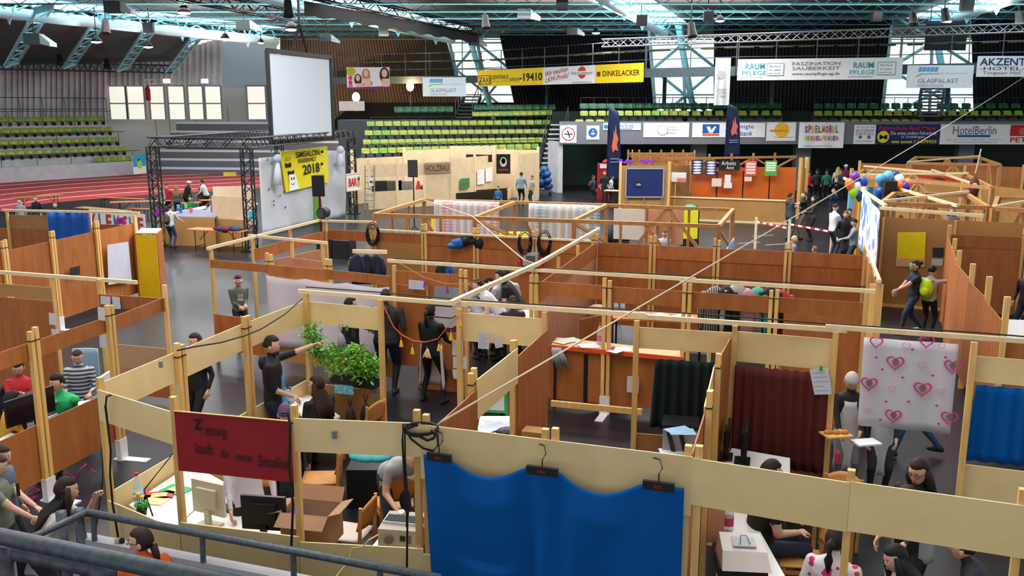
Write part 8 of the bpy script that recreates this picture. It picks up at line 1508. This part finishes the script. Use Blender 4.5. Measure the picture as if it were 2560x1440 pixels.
bottle('water bottle on the back orange table, left of two', P(1540, 782, .95), 1.1, 'd8d8e0', '90c0e0'); bottle('water bottle on the back orange table, right of two', P(1556, 783, .95), 1.1, 'd8d8e0', '90c0e0'); bottle('water bottle with a pink label on the front counter table', P(1499, 860, 1.06), 1.1, 'c82838', 'd05a9a', .34); p = P(1595, 783, .95); tag(MB().lathe(p, [(.03, 0), (.035, .08), (.01, .14)], 10).build('glue_bottle', C('e8a020')), 'small yellow topped glue bottle on the back orange table', 'bottle'); papers('blue folded sheet on the back orange table', (1578, 786), .955, 1, '2a4aa0', .7)
papers('green and white booklets on the front counter table, left end', (1425, 852), 1.065, 3, 'c8d0b8', 1.1); papers('white sheets on the front counter table beside the bottle', (1475, 866), 1.065, 2, 'd0d0e0'); papers('white sheets on the front counter table near the post', (1555, 875), 1.065, 3, 'd0d0e0'); th = thing('pink_toy', 'pink plush toy on the front counter table', 'toy', P(1530, 868, 1.06)); MB().ell(P(1530, 868, 1.11), (.04, .035, .05)).build('body', C('e8b0c0'), th, smooth=True); MB().ell(P(1532, 868, 1.19), (.035, .03, .035)).build('head', C('e89ab8'), th, smooth=True)
gs = thing('grey_scarf', 'light grey garment hanging over the front counter edge', 'garment', P(1400, 900, .6)); aa = on(R3[2], R3[3], (1385, 872)) + V(0, -.12, 0)
for i in range(5): b0 = aa + V(.03 * i - .02, -.02 * (i % 2), 0); MB().tube([b0 + V(0, .06, .03), b0, b0 - V(-.015 * i, .02, .12), b0 - V(-.03 * i, 0, .24 + .05 * (i % 3))], [.02, .03, .032, .012], 7).build('fold', C('8f949c'), gs, smooth=True)
bgp = P(1493, 780, .95); tag(MB().ell(bgp, (.22, .18, .15), 10, 7).build('cream_bundle', C('c0a888'), smooth=True), 'cream coloured cloth bundle beside the bottles', 'bundle'); tag(MB().slab(P(1450, 812, 1.0), P(1530, 795, 1.0), .1, 1.1, .03).build('dark_side_board', M['brown']), 'brown side board under the cream bundle', 'board')
tag(MB().slab(on(R3[2], R3[3], (1462, 800)), on(R3[3], R3[4], (1585, 930)) + V(0, .6, 0), .1, .95, .02).build('black_backing', C('14161c')), 'black backing under the craft counter', 'panel')
# coats
def coat(label, p, w_, h_, col, yaw=0, name='hanging_coat'):
    p = Vector(p); th = thing(name, label, 'coat', p - V(0, 0, h_)); mb = MB(); a = math.radians(yaw); r = V(math.cos(a), math.sin(a), 0); n = V(-r.y, r.x, 0)
    loft(mb, [(p, r * .02, n * .02), (p - V(0, 0, .03), r * w_ * .25, n * .05), (p - V(0, 0, .10), r * w_ * .5, n * .08), (p - V(0, 0, h_ * .5), r * w_ * .46, n * .09), (p - V(0, 0, h_), r * w_ * .52, n * .10)], 14); mb.build('body', mt_(col), th, smooth=True)
    for s_ in (-1, 1): mb = MB(); mb.tube([p + r * s_ * w_ * .42 - V(0, 0, .09), p + r * s_ * w_ * .58 - V(0, 0, h_ * .5), p + r * s_ * w_ * .56 - V(0, 0, h_ * .85)], [.06, .055, .045], 8); mb.build('sleeve', mt_(col), th, smooth=True)
def mt_(c): return C(c) if isinstance(c, str) else c
rk = thing('coat_rack', 'pale wooden coat rail at the third row wall', 'rack', on(R3[4], R3[5], (1880, 715))); ra_, rb_ = on(R3[4], R3[5], (1790, 706)) + V(0, .35, 0), on(R3[5], R3[6], (1980, 720)) + V(0, .35, 0); ra_.z = rb_.z = 2.06; MB().beam(ra_, rb_, .05, .05).build('rail', M['batten'], rk)
for t in (.02, .98): p = ra_.lerp(rb_, t); MB().box((p.x, p.y, 1.03), (.05, .05, 2.06)).build('stand', M['batten'], rk)
plaid = stripes('grey_check', [(.05, .05, .06), (.35, .35, .36)], 9, 'X')
for i, (c_, lab) in enumerate(((plaid, 'checked grey and black coat at the left of the rack'), ('0f1013', 'black coat with a fur collar on the rack'), ('a8a8a4', 'light grey coat on the rack'), ('b88a94', 'dusty pink coat on the rack'), ('2fa08c', 'turquoise coat on the rack'), ('15161a', 'black vest between the turquoise and red coats'), ('c02838', 'red coat at the right of the rack'))): coat(lab, ra_.lerp(rb_, .06 + .145 * i) + V(0, -.05 - .07 * (i % 2), .07 + .03 * (i % 3)), .36 - .08 * (i % 2), .78 + .12 * (i % 3), c_, [-5, -45, 15, -30, -60, -10, 5][i])
tag(MB().slab(P(1905, 826, 1.2), P(1980, 830, 1.2), .85, 1.12, .02).build('blue_board', C('1c6ab0')), 'blue board under the coats', 'board')
cr_ = P(925, 632, 2.0)
for i, c_ in enumerate(('12203c', '101828', '14243f')): coat('dark blue jacket on the short coat rail, %s' % ['left', 'middle', 'right'][i], P(893 + 24 * i, 634, 1.98), .26, .6, c_, -18)
tag(MB().ell(P(882, 662, 1.55), (.1, .08, .14), 8, 6).build('yellow_bag', C('c8d820'), smooth=True), 'neon yellow bag beside the dark blue jackets', 'bag')
jp = on(R4[2], R4[3], (1165, 605)); th = thing('thrown_jacket', 'black and blue jackets thrown over the fourth row wall', 'jacket', jp)
for i in range(9): MB().ell(jp + V(-.3 + .075 * i, -.06 + .04 * (i % 2), .05 - .025 * abs(i - 5) + .02 * (i % 2)), (.13, .12, .07 + .03 * (i % 3)), 9, 6, 0, Matrix.Rotation(.5 * i, 3, 'Y')).build('fold', C('1c5aa8') if i < 3 else C('15171c'), th, smooth=True)
for i, (px, c_) in enumerate((((1118, 655), '2058a0'), ((1108, 655), '101624'))): coat(['bright blue jacket hanging inside the print shop', 'dark jacket with a white stripe inside the print shop'][i], Q(px[0], 652, 17.6), .2, .42, c_, -18)
# bakery counter and trays
table('pale wooden bakery counter with folders', [(2098, 930), (2098, 865), (2165, 868), (2165, 935)], .95, M['bpale'], 'bakery_counter', cat='counter'); papers('green and turquoise folders on the bakery counter', (2140, 905), .955, 2, 'a8d8b0', 1.3); papers('white sheets on the bakery counter', (2145, 882), .955, 2, 'ccd4e4', 1.2)
def px_tray(label, px, z, w_, d_, c_): p = P(*px, z); th = thing('serving_tray', label, 'tray', p); MB().box((p.x, p.y, z + .01), (w_, d_, .02), .2).build('tray', C(c_), th); return th, p
th, p = px_tray('pale tray with rolls carried by the person in the hair net', (2090, 1088), 1.0, .32, .22, 'd8a860')
for i in range(3): MB().ell(p + V(-.1 + .1 * i, 0, .04), (.05, .04, .03)).build('bread_roll', C('c07a3a'), th, smooth=True)
px_tray('white sheet held by the person in the plastic apron', (2165, 1108), .92, .3, .2, 'd8dce4')
bt_ = P(2093, 1158, .72); tag(MB().lathe(bt_, [(.03, 0), (.03, .12), (.02, .15)], 10).build('red_blue_bottle', C('c02838')), 'small red and blue bottle behind the right post', 'bottle')
table('white table in the right stall', [(2420, 840), (2440, 795), (2560, 800), (2560, 850)], .8, M['desk']); tag(MB().ell(P(2436, 865, .6), (.18, .18, .25), 10, 7).build('lime_chair_shell', C('9ccc30'), smooth=True), 'lime green chair shell in the right stall', 'chair')
# barrier tape and small floor things near the fourth row
bp = [P(1888, 620), P(1975, 632), P(2080, 640)]; bt = thing('tape_barrier', 'red and white tape between short wooden posts on the dark floor', 'barrier', bp[0])
for q_ in ((1887, 622), (1970, 630), (2076, 640)): p = P(*q_); MB().box((p.x, p.y, .55), (.07, .07, 1.1)).build('post', M['batten'], bt)
for a, b in (((1887, 622), (1970, 630)), ((1970, 630), (2076, 640))):
    a, b = P(*a) + V(0, 0, .95), P(*b) + V(0, 0, .8)
    for i in range(10): MB().beam(a.lerp(b, i / 10), a.lerp(b, (i + 1) / 10), .01, .06).build('tape_piece', C('d02838') if i % 2 else M['white'], bt)
for i, (x, y) in enumerate(((1870, 608), (1940, 612), (1905, 590))):
    p = P(x, y); th = thing('floor_marking', 'white tape marking on the dark floor, %s' % ['left of the barrier post', 'right of the barrier post', 'behind the barrier tape'][i], 'marking', p); MB().box((p.x, p.y, .003), (.9, .06, .006), .3).build('tape', C('8a8a90'), th); MB().box((p.x + .1, p.y + .15, .003), (.9, .06, .006), .3).build('tape', C('8a8a90'), th)
tag(MB().slab(P(1815, 620, 1.6), P(1835, 590, 1.6), .8, 1.55, .02).build('blue_painting', spots('blue_paint', (.55, .65, .75), (.05, .2, .5), 5, .45)), 'blue and white painted board beside the frame room corner', 'painting')
fm_ = P(1540, 605); th = thing('folded_tarpaulin', 'dark blue folded tarpaulin inside the right frame room', 'tarpaulin', fm_)
for i in range(4): MB().tube([(fm_.x - .3 + .2 * i, fm_.y, .05), (fm_.x - .2 + .18 * i, fm_.y, .5), (fm_.x - .3 + .2 * i, fm_.y + .05, .85)], [.2, .15, .05], 8).build('fold', C('2a3444'), th, smooth=True)
# things in the print shop lower part
table('low white desk with green framed sheets behind the inner wall', [(1190, 1095), (1200, 1040), (1290, 1040), (1300, 1100)], .75, M['desk']); th = thing('framed_sheet', 'white sheet in a green frame behind the inner wall', 'frame', P(1235, 1045, .76)); p = P(1235, 1050, .76); MB().box((p.x, p.y + .1, .98), (.36, .02, .3), -.2).build('frame', C('2fa840'), th); MB().box((p.x, p.y + .085, .98), (.28, .01, .22), -.2).build('sheet', C('c8ccd0'), th); papers('blue and white papers before the green frame', (1240, 1070), .76, 4, 'c0d0e8')
p = P(1270, 1080, .76); tag(MB().ell(p, (.16, .12, .06), 10, 6).build('black_pouch', M['black'], smooth=True), 'black pouch beside the blue papers', 'pouch'); p = P(1335, 1100, 1.0); th = thing('small_carton', 'small brown carton behind the front wall post', 'box', p); MB().box(p + V(0, 0, .05), (.25, .2, .16), -.3).build('carton', M['tan'], th); MB().box(p + V(.1, -.08, .06), (.05, .03, .12), -.3).build('paper_label', C('d8d8dc'), th)
mb = MB(); a, b = P(1378, 1008, .35), P(1605, 1030, .35); mb.beam(a, b, .05, .09); tag(mb.build('low_batten', M['post']), 'low pine batten standing behind the front wall', 'batten')
flush_text()
